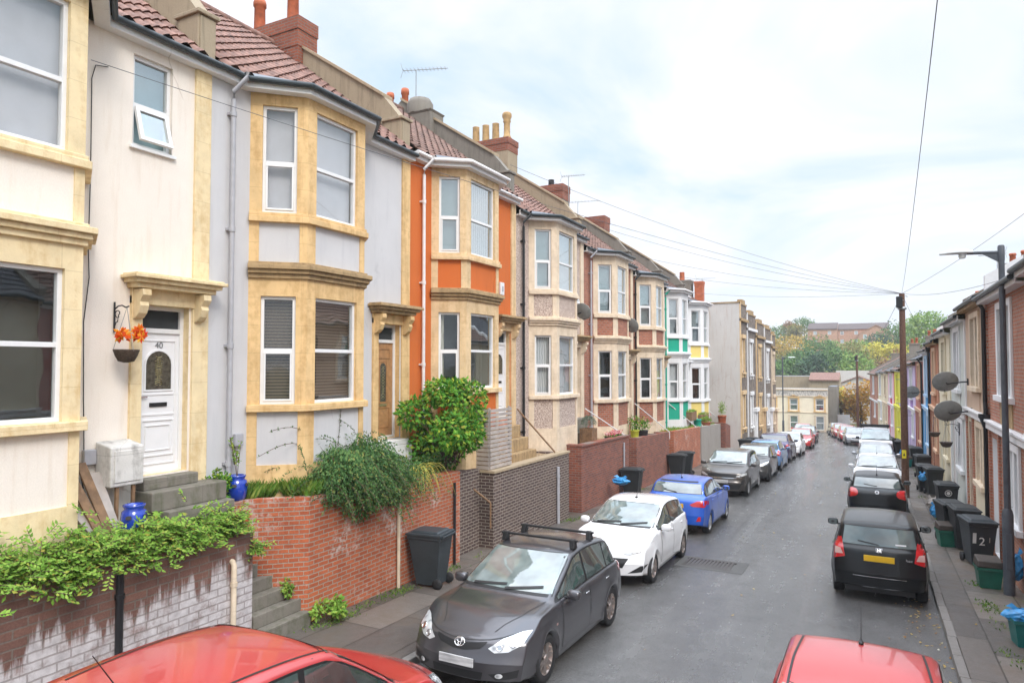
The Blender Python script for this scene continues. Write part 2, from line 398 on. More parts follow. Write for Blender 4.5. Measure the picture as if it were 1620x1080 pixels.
def text_mesh(mb_name, body, size, F, mat, parent, ext=.003, align='CENTER'):
    cu = bpy.data.curves.new('tmp_text', 'FONT'); cu.body = body; cu.size = size; cu.extrude = ext; cu.align_x = align; cu.align_y = 'CENTER'
    t = bpy.data.objects.new('tmp_text', cu); C.objects.link(t)
    dg = bpy.context.evaluated_depsgraph_get(); dg.update()
    me = bpy.data.meshes.new_from_object(t.evaluated_get(dg)); bpy.data.objects.remove(t); bpy.data.curves.remove(cu)
    P, U, V, N = F
    for v in me.vertices: v.co = P+U*v.co.x+V*v.co.y+N*v.co.z
    me.materials.clear(); me.materials.append(M[mat])
    o = bpy.data.objects.new(mb_name, me); C.objects.link(o); attach(o, parent); return o

# ------------------------------------------------------------------ ground, road, pavements
def G(y): return -.035*y if y < 40 else -1.4-.055*(y-40)
def sh(y): return 0 if y < 45 else -2.75*((y-45)/50)**1.5
def KR(y): return 1.0+sh(y)
def XR(y): return 2.55+sh(y)
KL = -5.9
def hillz(x, y):
    b = G(max(-12, min(y, 112)))
    t = max(0, min(1, (y-125)/125)); t = t*t*(3-2*t)
    return b-.12 + t*15 + max(0, y-250)*.02
def sheet(name, mat, xl, xr, y0, y1, dz, kind='structure', nx=2, step=1.0, label=None, cat=None):
    mb = MB(); rows = []; n = int((y1-y0)/step)
    for i in range(n+1):
        y = y0+(y1-y0)*i/n; a, b = xl(y), xr(y)
        rows.append([(a+(b-a)*k/nx, y, G(y)+dz) for k in range(nx+1)])
    mb.grid(rows); o = mb.build(name, mat); return tag(o, label, cat, kind=kind)
def asphalt():
    m = Mat('wet asphalt'); P = m.P()
    ag = m.noise(120, 3, .6); mid = m.noise(3.0, 6, .65); big = m.noise(.45, 5, .6, stretch=(1.6, .5, 1)); streak = m.noise(1.0, 5, .6, stretch=(3.0, .16, 1))
    sp = m.n('ShaderNodeTexVoronoi'); sp.inputs['Scale'].default_value = 75; m.l(P, sp.inputs['Vector'])
    base = m.ramp(big, [(.3, (.095, .092, .09)), (.55, (.13, .126, .122)), (.75, (.175, .169, .163))])
    base = m.mix(.28, base, m.ramp(mid, [(.3, .25), (.7, .72)]), 'OVERLAY')
    base = m.mix(.6, base, m.ramp(ag, [(.35, .1), (.7, .9)]), 'OVERLAY')
    base = m.mix(m.ramp(sp.outputs['Distance'], [(.05, .35), (.16, 0.)]), base, (.22, .21, .20))
    m.col(base)
    m.rough(m.ramp(m.math('ADD', m.math('MULTIPLY', streak, .65), m.math('MULTIPLY', mid, .35)), [(.38, .07), (.62, .30)]))
    m.b.inputs['Specular IOR Level'].default_value = .75
    m.bump(m.math('ADD', m.math('MULTIPLY', ag, .6), sp.outputs['Distance']), .008, .55); return m.m
def pavemat():
    m = Mat('damp pavement'); P = m.P()
    sp = m.n('ShaderNodeSeparateXYZ'); m.l(P, sp.inputs[0])
    cb = m.n('ShaderNodeCombineXYZ'); m.l(sp.outputs[1], cb.inputs[0]); m.l(sp.outputs[0], cb.inputs[1])
    t = m.n('ShaderNodeTexBrick'); m.l(cb.outputs[0], t.inputs['Vector']); t.inputs['Scale'].default_value = 1
    t.inputs['Brick Width'].default_value = 1.9; t.inputs['Row Height'].default_value = .78; t.inputs['Mortar Size'].default_value = .012; t.offset = .37
    t.inputs['Color1'].default_value = (.17, .145, .125, 1); t.inputs['Color2'].default_value = (.085, .075, .068, 1); t.inputs['Mortar'].default_value = (.04, .036, .03, 1)
    ag = m.noise(90, 4, .6); f = m.noise(1.1, 6, .65); g = m.noise(2.6, 6, .65)
    base = m.mix(.5, t.outputs['Color'], m.ramp(ag, [(.3, .25), (.7, .75)]), 'OVERLAY')
    base = m.mix(m.ramp(f, [(.5, 0.), (.72, .6)]), base, (.13, .085, .05))
    edge = m.ramp(m.math('ADD', sp.outputs[0], m.math('MULTIPLY', g, 1.1)), [(.2, 0.), (.6, 0.), (.62, 0.)]) if False else None
    xr = m.n('ShaderNodeMapRange'); xr.inputs[1].default_value = 1.75; xr.inputs[2].default_value = 2.5; m.l(sp.outputs[0], xr.inputs[0])
    k = m.math('MULTIPLY', xr.outputs[0], m.ramp(g, [(.50, 0.), (.66, .8)]))
    base = m.mix(k, base, (.12, .15, .025))
    m.col(base).rough(m.ramp(f, [(.35, .28), (.65, .6)])).bump(m.math('ADD', ag, m.math('MULTIPLY', t.outputs['Fac'], -.8)), .01, .5); return m.m
M['asphalt'] = asphalt(); M['pave'] = pavemat()
M['kerb'] = render('kerb stone', (.20, .185, .17), (.09, .08, .06), .6, 50)
def landmat():
    m = Mat('grassy land'); f = m.noise(.12, 6, .6)
    m.col(m.ramp(f, [(.3, (.05, .07, .02)), (.5, (.09, .09, .03)), (.7, (.11, .085, .035))])).rough(.9); return m.m
M['land'] = landmat()
mb = MB(); xs = [-600+40*i for i in range(14)]+[-60+6*i for i in range(22)]+[80+40*i for i in range(14)]
ys = [-900, -600, -300, -150, -80]+[-30+5*i for i in range(30)]+[120+10*i for i in range(20)]+[320+60*i for i in range(12)]
mb.grid([[(x, y, hillz(x, y)-(.1 if y < 112 else 0)) for x in xs] for y in ys])
tag(mb.build('ground', 'land'), kind='structure')
sheet('road', 'asphalt', lambda y: KL, KR, -12, 112, 0, nx=6)
sheet('pavement', 'pave', lambda y: KL-.002-.12, lambda y: KL-.12, -12, 100, .12) if False else None
sheet('pavement_by_gardens', 'pave', lambda y: -9.3, lambda y: KL-.13, -12, 90, .12, nx=4)
sheet('pavement_by_terrace', 'pave', lambda y: KR(y)+.13, lambda y: XR(y)+.3, -12, 112, .12, nx=3)
def kerb(name, xf, sgn):
    mb = MB(); y = -12.0
    while y < 100:
        L = .9; a, b = xf(y), xf(y+L-.012); j = rnd.uniform(-.006, .006)
        x0, x1 = (a-.13, a) if sgn < 0 else (a, a+.13)
        d = b-a
        mb.hexa([(x0+j, y, G(y)-.1), (x1+j, y, G(y)-.1), (x1+d+j, y+L-.012, G(y+L)-.1), (x0+d+j, y+L-.012, G(y+L)-.1),
                 (x0+j, y, G(y)+.123), (x1+j, y, G(y)+.123), (x1+d+j, y+L-.012, G(y+L)+.123), (x0+d+j, y+L-.012, G(y+L)+.123)])
        y += L
    tag(mb.build(name, 'kerb', bevel=.012), kind='structure')
kerb('kerb_by_gardens', lambda y: KL, -1); kerb('kerb_by_terrace', KR, 1)
# iron drain in the road
M['iron'] = plain('cast iron', (.07, .06, .055), .5, metal=.3, var=.4, scale=20)
M['patch'] = render('repair asphalt', (.10, .097, .092), (.05, .05, .05), .5, 90)
dg_ = thing('drain_cover', 'cast iron drain cover set in the wet road beside the white hatchback', 'drain cover', (-3.4, 16.2, G(16.2)))
mb = MB()
for i in range(13): mb.box(-3.93+i*.082, -3.93+i*.082+.05, 15.95, 16.5, G(16.2)-.03, G(16.2)+.018)
mb.box(-3.97, -2.85, 15.86, 15.95, G(16.2)-.03, G(16.2)+.018); mb.box(-3.97, -2.85, 16.5, 16.59, G(16.2)-.05, G(16.2)+.012)
mb.build('grating', 'iron', dg_)
sheet('road_patch', 'patch', lambda y: -4.1, lambda y: -2.6, 15.7, 16.75, .005, nx=1, step=.5)
M['patch_pale'] = render('worn pale asphalt', (.17, .155, .145), (.09, .085, .08), .7, 90)


# ------------------------------------------------------------------ the bay-fronted terrace
FX, BX = -9.3, -8.6
M['tile_red'] = plain('clay roof tile', (.24, .13, .10), .75, var=.5, scale=7)
M['tile_dark'] = plain('old brown roof tile', (.19, .11, .085), .8, var=.5, scale=5)
M['gable'] = render('weathered parapet render', (.36, .29, .20), (.09, .075, .05), .75, 30)
M['gable_grey'] = render('grey parapet render', (.22, .20, .17), (.08, .075, .06), .7, 30)
M['coping'] = render('coping stone', (.42, .33, .22), (.16, .12, .07), .7, 40)
M['chim_brick'] = brick('chimney brick', (.36, .10, .05), (.24, .065, .035), (.22, .17, .14))
M['pot_red'] = plain('terracotta pot', (.50, .14, .06), .7, var=.3)
M['pot_buff'] = plain('buff chimney pot', (.48, .31, .14), .75, var=.3)
M['stone_yellow'] = bathstone('yellow painted stone', (.80, .65, .40), (.58, .39, .17))
M['stone_ochre'] = bathstone('ochre bath stone', (.74, .51, .25), (.46, .26, .09))
M['stone_buff'] = bathstone('buff bath stone', (.72, .53, .31), (.48, .30, .13))
M['stone_cream'] = bathstone('cream painted stone', (.74, .61, .46), (.56, .43, .28))
M['hood'] = bathstone('weathered hood stone', (.42, .29, .15), (.15, .10, .05))
M['pink_render'] = render('pale pink render', (.86, .785, .70), (.60, .46, .32), .38, 70)
M['grey_render'] = render('pale grey render', (.615, .61, .62), (.42, .42, .45), .35, 130, .010)
M['orange_render'] = render('orange render', (.62, .15, .028), (.36, .10, .03), .45, 90, .012)
def pebbledash():
    m = Mat('pebbledash'); v = m.n('ShaderNodeTexVoronoi'); v.inputs['Scale'].default_value = 38; m.l(m.P(), v.inputs['Vector'])
    c = m.ramp(m.noise(26, 4, .75), [(.34, (.24, .17, .14)), (.5, (.50, .39, .33)), (.64, (.76, .66, .58))])
    m.col(c).rough(.95).bump(v.outputs['Distance'], .015, .8); return m.m
M['pebble'] = pebbledash()
M['brick_red'] = brick('red facing brick', (.50, .16, .085), (.34, .10, .055), (.34, .27, .22), rh=.082, ms=.012)
M['green_paint'] = render('green painted render', (.012, .38, .25), (.01, .2, .14), .2)
M['yellow_paint'] = render('yellow painted render', (.80, .63, .20), (.6, .45, .12), .25)
M['white_render'] = render('white render', (.78, .78, .78), (.5, .48, .44), .25)
M['door_white'] = plain('white door', (.80, .80, .81), .3, var=.03)
M['door_wood'] = plain('varnished oak door', (.42, .22, .095), .4, var=.25, scale=12)

def roof_slope(parent, y0, y1, xe, ze, xr, zr, mat, fine):
    L = math.hypot(xr-xe, zr-ze); D = V3((xr-xe, 0, zr-ze))/L; N = V3((-D.z, 0, D.x)); N = N if N.z > 0 else -N
    mb = MB(); course = .29; nc = int(L/course)+1; wv = .30 if fine else 1e9
    ny = int((y1-y0)/(.05 if fine == 2 else .1)) if fine else 1
    rows = []
    for c in range(nc):
        for k, (t, lift) in enumerate(((c*course-.02, .045), (min(L, (c+1)*course), .01))):
            row = []
            for i in range(ny+1):
                y = y0+(y1-y0)*i/ny
                ph = (y/.30) % 1
                hgt = (.032*math.sin(ph*2*PI)+(.02 if ph < .3 else 0)) if fine else 0
                jit = .006*math.sin(c*12.7+int(y/.3)*7.1)
                row.append(V3((xe, y, ze))+D*(t+jit)+N*(lift+hgt))
            rows.append(row)
    mb.grid(rows, sm=False)
    mb.poly([(xr, y0, zr), (xr, y1, zr), (xr-(xr-xe)*-1.0, y1, ze), (xr-(xr-xe)*-1.0, y0, ze)])
    o = mb.build('roof', mat, parent)
    r = MB(); r.tube([(xr, y0+(y1-y0)*i/12, zr+.03) for i in range(13)], .12, 10); r.build('ridge', mat, o)
    return o
XE, XRG, SL = -9.0, -13.4, .76
PSL = .66
def parapet(parent, y, s, mat, zt=None):
    """sloped party wall standing above the tiles, with coping and kneeler"""
    ze = s+(5.40 if y < 14 else 5.48); mb = MB(); t = .14
    F = (V3((0, y, 0)), V3((1, 0, 0)), Z, V3((0, 1, 0)))
    mb.prism(F, [(-9.40, ze-.4), (-9.40, ze+.85), (-9.95, ze+1.50), (XRG, ze+1.50+PSL*(-9.95-XRG)), (XRG-3.6, ze+.4), (XRG-3.6, ze-.4)], -t, t)
    o = mb.build('parapet', mat, parent)
    c = MB()
    c.prism(F, [(-9.95, ze+1.505), (-9.95, ze+1.58), (XRG, ze+1.58+PSL*(-9.95-XRG)), (XRG, ze+1.505+PSL*(-9.95-XRG))], -t-.05, t+.05)
    c.build('coping', 'coping', o)
    k = MB()
    k.box(-9.92, -9.42, y-.17, y+.17, ze-.1, ze+.88); k.box(-9.97, -9.36, y-.21, y+.21, ze+.88, ze+.95)
    k.build('kneeler', mat, o, .015)
    return o
def pot(mb, x, y, z, h, r, kind):
    if kind == 'plain': p = [(r, 0), (r*.92, h*.8), (r*1.12, h*.82), (r*1.12, h*.92), (r*.98, h), (r*.8, h)]
    elif kind == 'fancy': p = [(r*1.2, 0), (r*1.2, h*.1), (r*.85, h*.2), (r*.8, h*.62), (r*1.05, h*.68), (r*.9, h*.74), (r*1.25, h*.85), (r*1.25, h*.95), (r, h), (r*.8, h)]
    else: p = [(r*1.05, 0), (r*.95, h*.95), (r*1.02, h), (r*.8, h)]
    mb.lathe((x, y, z), p, 14)
def chimney(parent, y, x0, x1, z0, z1, wy, mat, cap_mat, pots, band_h=.3, rz=0):
    mb = MB(); mb.box(x0, x1, y-wy, y+wy, z0, z1-band_h)
    o = mb.build('chimney', mat, parent)
    c = MB(); c.box(x0-.015, x1+.015, y-wy-.015, y+wy+.015, z1-band_h, z1-band_h*.45); c.box(x0-.035, x1+.035, y-wy-.035, y+wy+.035, z1-band_h*.45, z1)
    c.build('chimney_cap', cap_mat, o)
    for (px, h, r, kind, pm) in pots:
        p = MB(); pot(p, px, y, z1-.01, h, r, kind); p.build('chimney_pot', pm, o)
    return o

def brackets(mb, x, y, z, w=.13, d=.22, h=.42):    # scrolled hood bracket
    F = (V3((x, y-w/2, z)), V3((1, 0, 0)), Z, V3((0, 1, 0)))
    pts = [(0, 0), (d, 0), (d+.01, -h*.2), (d*.72, -h*.42), (d*.80, -h*.55), (d*.6, -h*.8), (d*.3, -h*.95), (0, -h)]
    mb.prism(F, pts[::-1], 0, w)
def left_house(name, label, Y0, Y1, s, wall, stone, apron, pil, door, bays, fascia_dark, roof_mat, fine, base, hood='hood', back=('net', 'net', 'blind_brown', 'dark_room'), lowglass='glass', pipe=None, gab='gable', small=None, top_glass='glass_sky', hooded=True, pil_mat=None, upper_sash=True):
    T = thing(name, label, 'house', (FX, (Y0+Y1)/2, s-1.2), 'bay fronted houses of the terrace above the garden walls')
    sof = s+(5.30 if Y0 < 17 else 5.36 if Y0 < 20 else 5.45); yb, f0, f1, ye = bays
    # main wall with door opening
    d0, d1 = Y1-1.12, Y1-.34; zd0, zd1 = s-.92, s+1.55
    F, w_ = frame((FX, Y0), (FX, Y1), 0)
    holes = [(d0-Y0, zd0, d1-Y0, zd1, .20, 1)]
    if small: holes.append((small[0]-Y0, small[1], small[2]-Y0, small[3], .11, 0))
    mb = MB(); panel(mb, F, w_, sof+.05, holes, 0, base)
    mb.build('wall', [wall, stone], T)
    if small:
        window(T, shift(F, small[0]-Y0, small[1], -.10), small[2]-small[0], small[3]-small[1], .46, True, 'sky_tint_backing', 'glass_sky', 16)
        q = MB(); q.lbox(F, small[0]-Y0-.05, small[2]-Y0+.05, small[1]-.05, small[1], -.1, .05); q.build('sill', 'white', T, .006)
    # flank and back so the house is a closed volume
    mb = MB()
    for y in (Y0+.02, Y1-.02): mb.poly([(FX-.01, y, base), (-17, y, base), (-17, y, sof), (XRG, y, sof+.3+SL*(XE-XRG)), (FX-.01, y, sof)])
    mb.poly([(-17, Y0, base), (-17, Y1, base), (-17, Y1, sof), (-17, Y0, sof)]); mb.build('flank_wall', gab, T)
    # bay in dressed stone with sunk panels
    st = MB()
    line = [(FX, yb), (BX, f0), (BX, f1), (FX, ye)]
    for i in range(3):
        Fi, L = frame(line[i], line[i+1], 0)
        c = L/2; ww = L*.62 if i != 1 else L-.42
        u0, u1 = c-ww/2, c+ww/2
        if i == 0: u0 += .02; u1 += .0
        pu0, pu1 = (.16, L-.13) if i != 1 else (.2, L-.12)
        hs = [(u0, s, u1, s+1.84, .13), (u0, s+3.27, u1, s+5.12, .13),
              (pu0, s-1.02, pu1, s-.12, .025, 0, None), (pu0, s+2.42, pu1, s+3.10, .025, 0, None)]
        panel(st, Fi, L, sof+.02, hs, 0, base)
        for (a, b) in ((s-1.02, s-.12), (s+2.42, s+3.10)):
            P = shift(Fi, pu0, a, -.024); pn = MB(); pn.poly([P[0], P[0]+P[1]*(pu1-pu0), P[0]+P[1]*(pu1-pu0)+Z*(b-a), P[0]+Z*(b-a)]); pn.build('apron_panel', apron, T)
        if i < 2 or True:
            cu = [(0, .22)] if back[2] == 'dark_room' else None
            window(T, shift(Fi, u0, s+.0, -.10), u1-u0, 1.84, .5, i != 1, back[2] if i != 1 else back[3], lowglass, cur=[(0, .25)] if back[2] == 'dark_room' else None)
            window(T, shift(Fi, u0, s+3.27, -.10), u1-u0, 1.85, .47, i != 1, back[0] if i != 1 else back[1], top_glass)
    band(st, line, 0, .085, s-.12, s-.005); band(st, line, 0, .075, s+3.10, s+3.20); band(st, line, -.0, .04, s+3.20, s+3.265)
    st.build('bay', stone, T, .008)
    hb = MB(); band(hb, line, 0, .05, s+2.14, s+2.22); band(hb, line, 0, .10, s+2.22, s+2.29); band(hb, line, 0, .15, s+2.29, s+2.37); band(hb, line, 0, .06, s+2.37, s+2.42)
    hb.build('bay_cornice', hood if hooded else stone, T, .01)
    # soffit, fascia, gutter, lead flat over the bay
    ln = [(FX, Y0), (FX, yb-.12), (BX, f0-.05), (BX, f1+.05), (FX, ye+.12), (FX, Y1)]
    fa = MB(); band(fa, ln, -.02, .17, sof, sof+.03); band(fa, ln, .14, .17, sof+.03, sof+.15)
    fa.build('fascia', 'white_trim', T)
    gl = offs(ln, .225); g = MB(); g.tube([(x, y, sof+.125) for x, y in gl], .052, 8)
    g.build('gutter', 'gutter' if fascia_dark else 'white_pipe', T)
    ld = MB(); q = offs(ln, .20)[1:5]
    zl = sof+.165; a, b = (-9.3, q[3][1], sof+.30), (-9.3, q[0][1], sof+.30)
    ld.poly([(*q[0], zl), (*q[1], zl), b]); ld.poly([(*q[1], zl), (*q[2], zl), a, b]); ld.poly([(*q[2], zl), (*q[3], zl), a])
    ld.build('bay_roof', 'lead', T)
    roof_slope(T, Y0+.15, Y1-.15, XE-.10, sof+.16, XRG, sof+.16+SL*(XE-XRG), roof_mat, fine)
    # pilaster at the party line
    p = MB(); p.box(FX-.02, FX+.045, Y1-.30, Y1-.02, base, sof); p.build('pilaster', pil_mat or stone, T, .01)
    # door case: jambs, brackets, hood
    c = MB(); c.box(FX-.01, FX+.05, d0-.17, d0, zd0, zd1+.12); c.box(FX-.01, FX+.06, d0-.17, d1+.17, zd1, zd1+.22)
    c.build('door_surround', stone, T, .008)
    for yy in (d0-.09, d1+.12):
        k = MB(); brackets(k, FX+.045, yy, zd1+.20); k.build('bracket', stone, T, .008)
    h = MB(); h.box(FX, FX+.24, d0-.22, d1+.30, zd1+.22, zd1+.29); h.box(FX, FX+.31, d0-.27, d1+.36, zd1+.29, zd1+.35); h.box(FX, FX+.37, d0-.32, d1+.42, zd1+.35, zd1+.40); h.box(FX, FX+.33, d0-.28, d1+.38, zd1+.40, zd1+.425)
    h.build('door_hood', hood, T, .01)
    Fd = shift(F, d0-Y0, zd0, -.17); W = d1-d0
    fr = MB(); e = .06
    fr.lbox(Fd, 0, e, 0, 2.47, -.03, .05); fr.lbox(Fd, W-e, W, 0, 2.47, -.03, .05); fr.lbox(Fd, e, W-e, 2.41, 2.47, -.03, .05); fr.lbox(Fd, e, W-e, 2.07, 2.14, -.03, .05); fr.lbox(Fd, e, W-e, 0, .05, -.03, .06)
    fo = fr.build('door_frame', 'white', T, .004)
    tl = MB(); P, U, V, N = Fd; tl.poly([P+U*e+V*2.14, P+U*(W-e)+V*2.14, P+U*(W-e)+V*2.41, P+U*e+V*2.41]); tl.build('transom_light', 'dark_room', fo)
    door_leaf(T, shift(Fd, e, .05, 0), W-2*e, 2.02, door)
    if pipe:
        y, mat, zb = pipe; pm = MB(); x = FX+.09
        pm.tube([(FX+.28, y+.1, sof+.17), (FX+.28, y+.1, sof+.08), (x, y, sof-.14), (x, y, sof-.3)], .04, 8, cap=False); pm.tube([(x, y, sof-.28), (x, y, zb)], .04, 10)
        for k in range(4): pm.tube([(x, y, zb+.5+k*1.9), (x, y, zb+.58+k*1.9)], .052, 10); pm.box(FX, x, y-.06, y+.06, zb+.52+k*1.9, zb+.56+k*1.9)
        pm.build('downpipe', mat, T)
    return T
def arch_outline(u0, u1, v0, v1, n=10):
    r = (u1-u0)/2; c = (u0+u1)/2
    return [(u0, v0), (u1, v0)] + [(c+r*math.cos(PI*i/n), v1-r+r*math.sin(PI*i/n)) for i in range(n+1)]
def door_leaf(T, F, w, h, kind):
    d = MB(); d.lbox(F, 0, w, 0, h, -.02, .02)
    mat = 'door_wood' if kind == 'wood' else 'door_white'
    def mould(u0, u1, v0, v1, t=.022):
        for q in ((u0, u1, v0, v0+t), (u0, u1, v1-t, v1), (u0, u0+t, v0+t, v1-t), (u1-t, u1, v0+t, v1-t)): d.lbox(F, *q, .02, .034)
    if kind == 'wood':
        mould(.1, w-.1, .18, .62); d.lbox(F, .12, w/2-.14, .72, 1.42, .02, .032); d.lbox(F, w/2+.14, w-.12, .72, 1.42, .02, .032); mould(w/2-.13, w/2+.13, .70, 1.62); mould(.1, w-.1, 1.68, 1.9)
    else:
        mould(.07, w-.07, .20, .74); mould(.13, w-.13, .28, .66, .015); d.lbox(F, .04, w-.04, .80, .83, .02, .03); d.lbox(F, .04, w-.04, 1.10, 1.13, .02, .03); mould(.05, w-.05, .08, 1.92, .02)
        ar = arch_outline(.10, w-.10, 1.16, 1.78); ai = arch_outline(.125, w-.125, 1.185, 1.755)
        P, U, V, N = F
        for i in range(len(ar)):
            j = (i+1) % len(ar); a = [ar[i], ar[j], ai[j], ai[i]]
            d.poly([P+U*u+V*v+N*.034 for u, v in a]); d.poly([P+U*ar[i][0]+V*ar[i][1]+N*.02, P+U*ar[j][0]+V*ar[j][1]+N*.02, P+U*ar[j][0]+V*ar[j][1]+N*.034, P+U*ar[i][0]+V*ar[i][1]+N*.034])
    o = d.build('door', mat, T, .003)
    g = MB(); P, U, V, N = F
    out = arch_outline(w/2-.1, w/2+.1, .74, 1.58) if kind == 'wood' else arch_outline(.125, w-.125, 1.185, 1.755)
    g.poly([P+U*u+V*v+N*.024 for u, v in out]); g.build('door_glass', 'door_pane', o)
    # leaded scrolls on the glass
    s = MB(); c = w/2; zc = (out[0][1]+out[-1][1])/2
    for k in range(9):
        a0 = out[0][1]+.06+k*(.045 if kind != 'wood' else .08); 
        for sg in (-1, 1):
            s.tube([P+U*(c+sg*(.012+.05*math.sin(i*.9+k)*(.5+.5*((i*7+k) % 3)/2)))+V*(a0+i*.012)+N*.028 for i in range(7)], .004, 5, cap=False)
    s.build('leading', 'brass', o)
    b = MB(); b.lbox(F, w/2-.14, w/2+.14, .93, .99, .02, .04) if kind != 'wood' else b.lbox(F, w/2-.12, w/2+.12, .64, .69, .02, .035); b.build('letterbox', 'black' if kind != 'wood' else 'brass', o, .004)
    k = MB(); k.lbox(F, .035, .065, .94, 1.16, .02, .03); k.lbox(F, .04, .14, 1.07, 1.09, .045, .06); k.lbox(F, .04, .06, 1.07, 1.09, .03, .045); k.build('handle', 'chrome', o, .003)
    return o
M['brass'] = plain('brass', (.55, .48, .26), .3, metal=.7)
M['door_pane'] = plain('leaded door glass', (.09, .085, .065), .12, var=.6, scale=18)
M['maroon'] = plain('dark red paint', (.2, .03, .03), .5)

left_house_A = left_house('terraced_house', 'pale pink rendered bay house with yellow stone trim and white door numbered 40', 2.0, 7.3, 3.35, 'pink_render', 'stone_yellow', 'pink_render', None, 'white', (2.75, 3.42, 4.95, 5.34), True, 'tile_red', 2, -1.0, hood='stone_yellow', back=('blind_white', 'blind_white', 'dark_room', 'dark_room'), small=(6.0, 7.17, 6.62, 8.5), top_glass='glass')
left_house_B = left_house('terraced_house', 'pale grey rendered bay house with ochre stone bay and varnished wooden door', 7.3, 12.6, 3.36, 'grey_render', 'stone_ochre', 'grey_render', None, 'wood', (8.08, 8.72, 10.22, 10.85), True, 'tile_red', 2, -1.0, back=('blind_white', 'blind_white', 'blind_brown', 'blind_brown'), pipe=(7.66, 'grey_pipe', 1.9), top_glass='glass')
left_house_C = left_house('terraced_house', 'bright orange rendered bay house with white gutter and white downpipe', 12.6, 17.82, 3.45, 'orange_render', 'stone_buff', 'orange_render', None, 'white', (13.48, 13.95, 15.55, 16.1), False, 'tile_dark', 2, -1.0, back=('sky_tint_backing', 'net', 'dark_room', 'dark_room'), pipe=(13.05, 'white_pipe', 1.6), gab='gable_grey', top_glass='glass_sky')
left_house_D = left_house('terraced_house', 'pebbledashed bay house with cream stone bay and black downpipe', 17.82, 23.17, 3.10, 'pebble', 'stone_cream', 'pebble', None, 'white', (18.72, 19.25, 20.9, 21.45), True, 'tile_red', 1, -1.2, back=('sky_tint_backing', 'net', 'net', 'net'), pipe=(18.2, 'black_iron', 1.5), small=(22.1, 6.1, 22.5, 7.9), gab='gable', hooded=False)
left_house_E = left_house('terraced_house', 'red brick bay house with cream bay next to the pebbledashed house', 23.17, 28.96, 2.72, 'brick_red', 'stone_cream', 'brick_red', None, 'white', (24.2, 24.8, 26.3, 26.9), True, 'tile_dark', 1, -1.4, back=('sky_tint_backing', 'net', 'dark_room', 'net'), pipe=(23.75, 'grey_pipe', 1.2), gab='gable_grey', hooded=False)
left_house_F = left_house('terraced_house', 'red brick bay house with cream bay and dark brown downpipe beside the green painted house', 28.96, 34.05, 2.5, 'brick_red', 'stone_cream', 'brick_red', None, 'white', (29.4, 30.05, 31.55, 32.2), True, 'tile_dark', 1, -1.6, back=('sky_tint_backing', 'net', 'dark_room', 'net'), pipe=(29.15, 'black_iron', .9), gab='gable_grey', hooded=False)
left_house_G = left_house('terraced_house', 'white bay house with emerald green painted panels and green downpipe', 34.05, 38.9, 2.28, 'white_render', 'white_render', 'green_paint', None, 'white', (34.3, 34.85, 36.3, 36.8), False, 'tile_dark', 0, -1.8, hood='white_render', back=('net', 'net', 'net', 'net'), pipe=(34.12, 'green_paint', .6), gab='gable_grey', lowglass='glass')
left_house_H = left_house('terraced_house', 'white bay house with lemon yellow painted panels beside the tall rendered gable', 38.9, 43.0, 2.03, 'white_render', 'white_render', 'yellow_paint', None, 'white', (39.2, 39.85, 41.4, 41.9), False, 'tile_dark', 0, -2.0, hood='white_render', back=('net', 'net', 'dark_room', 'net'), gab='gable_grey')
# number on the door of the pink house
for o in list(bpy.data.objects):
    if o.name == 'door' and o.parent == left_house_A:
        text_mesh('door_number', '40', .13, (V3((-9.442, 6.57, 4.32)), V3((0, 1, 0)), Z, V3((1, 0, 0))), 'steel', o)
# parapets and chimneys on the party lines
parapet(left_house_A, 7.3, 3.36, 'gable'); parapet(left_house_B, 12.6, 3.36, 'gable'); parapet(left_house_C, 17.82, 3.35, 'gable_grey'); parapet(left_house_D, 23.17, 3.0, 'gable'); parapet(left_house_E, 28.96, 2.62, 'gable_grey'); parapet(left_house_F, 34.05, 2.4, 'gable_grey'); parapet(left_house_G, 38.9, 2.2, 'gable_grey')
chimney(left_house_B, 12.6, -14.7, -12.5, 10.8, 12.72, .32, 'chim_brick', 'chim_brick', [(-13.0, .95, .15, 'plain', 'pot_red'), (-14.2, .95, .15, 'plain', 'pot_red')], .75)
chimney(left_house_C, 17.82, -14.4, -12.1, 10.2, 12.05, .36, 'gable_grey', 'gable_grey', [(-13.95, .95, .12, 'plain', 'pot_red'), (-13.35, .98, .12, 'plain', 'pot_red')], .06)
mb = MB(); mb.lathe((-12.75, 17.82, 12.04), [(.42, 0), (.42, .35), (.34, .5), (.2, .55)], 12); mb.build('capped_flue', 'gable_grey', left_house_C)
chimney(left_house_D, 23.17, -14.0, -12.2, 10.2, 12.75, .40, 'gable', 'chim_brick', [(-13.85, .75, .14, 'bucket', 'pot_buff'), (-13.4, .75, .14, 'bucket', 'pot_buff'), (-12.95, .75, .14, 'bucket', 'pot_buff'), (-12.45, 1.1, .15, 'fancy', 'pot_buff')], .5)
chimney(left_house_E, 28.96, -13.9, -12.45, 9.8, 12.35, .40, 'gable_grey', 'chim_brick', [(-13.2, .35, .14, 'bucket', 'black')], .7)
chimney(left_house_F, 34.05, -13.5, -12.3, 9.3, 11.85, .40, 'gable_grey', 'chim_brick', [], .75)
chimney(left_house_H, 42.8, -10.9, -9.9, 7.8, 9.3, .40, 'gable_grey', 'gable_grey', [(-10.5, .55, .16, 'bucket', 'pot_red')], .25)
chimney(left_house_H, 42.9, -9.7, -9.2, 7.5, 9.2, .25, 'pot_red', 'pot_red', [], .3)

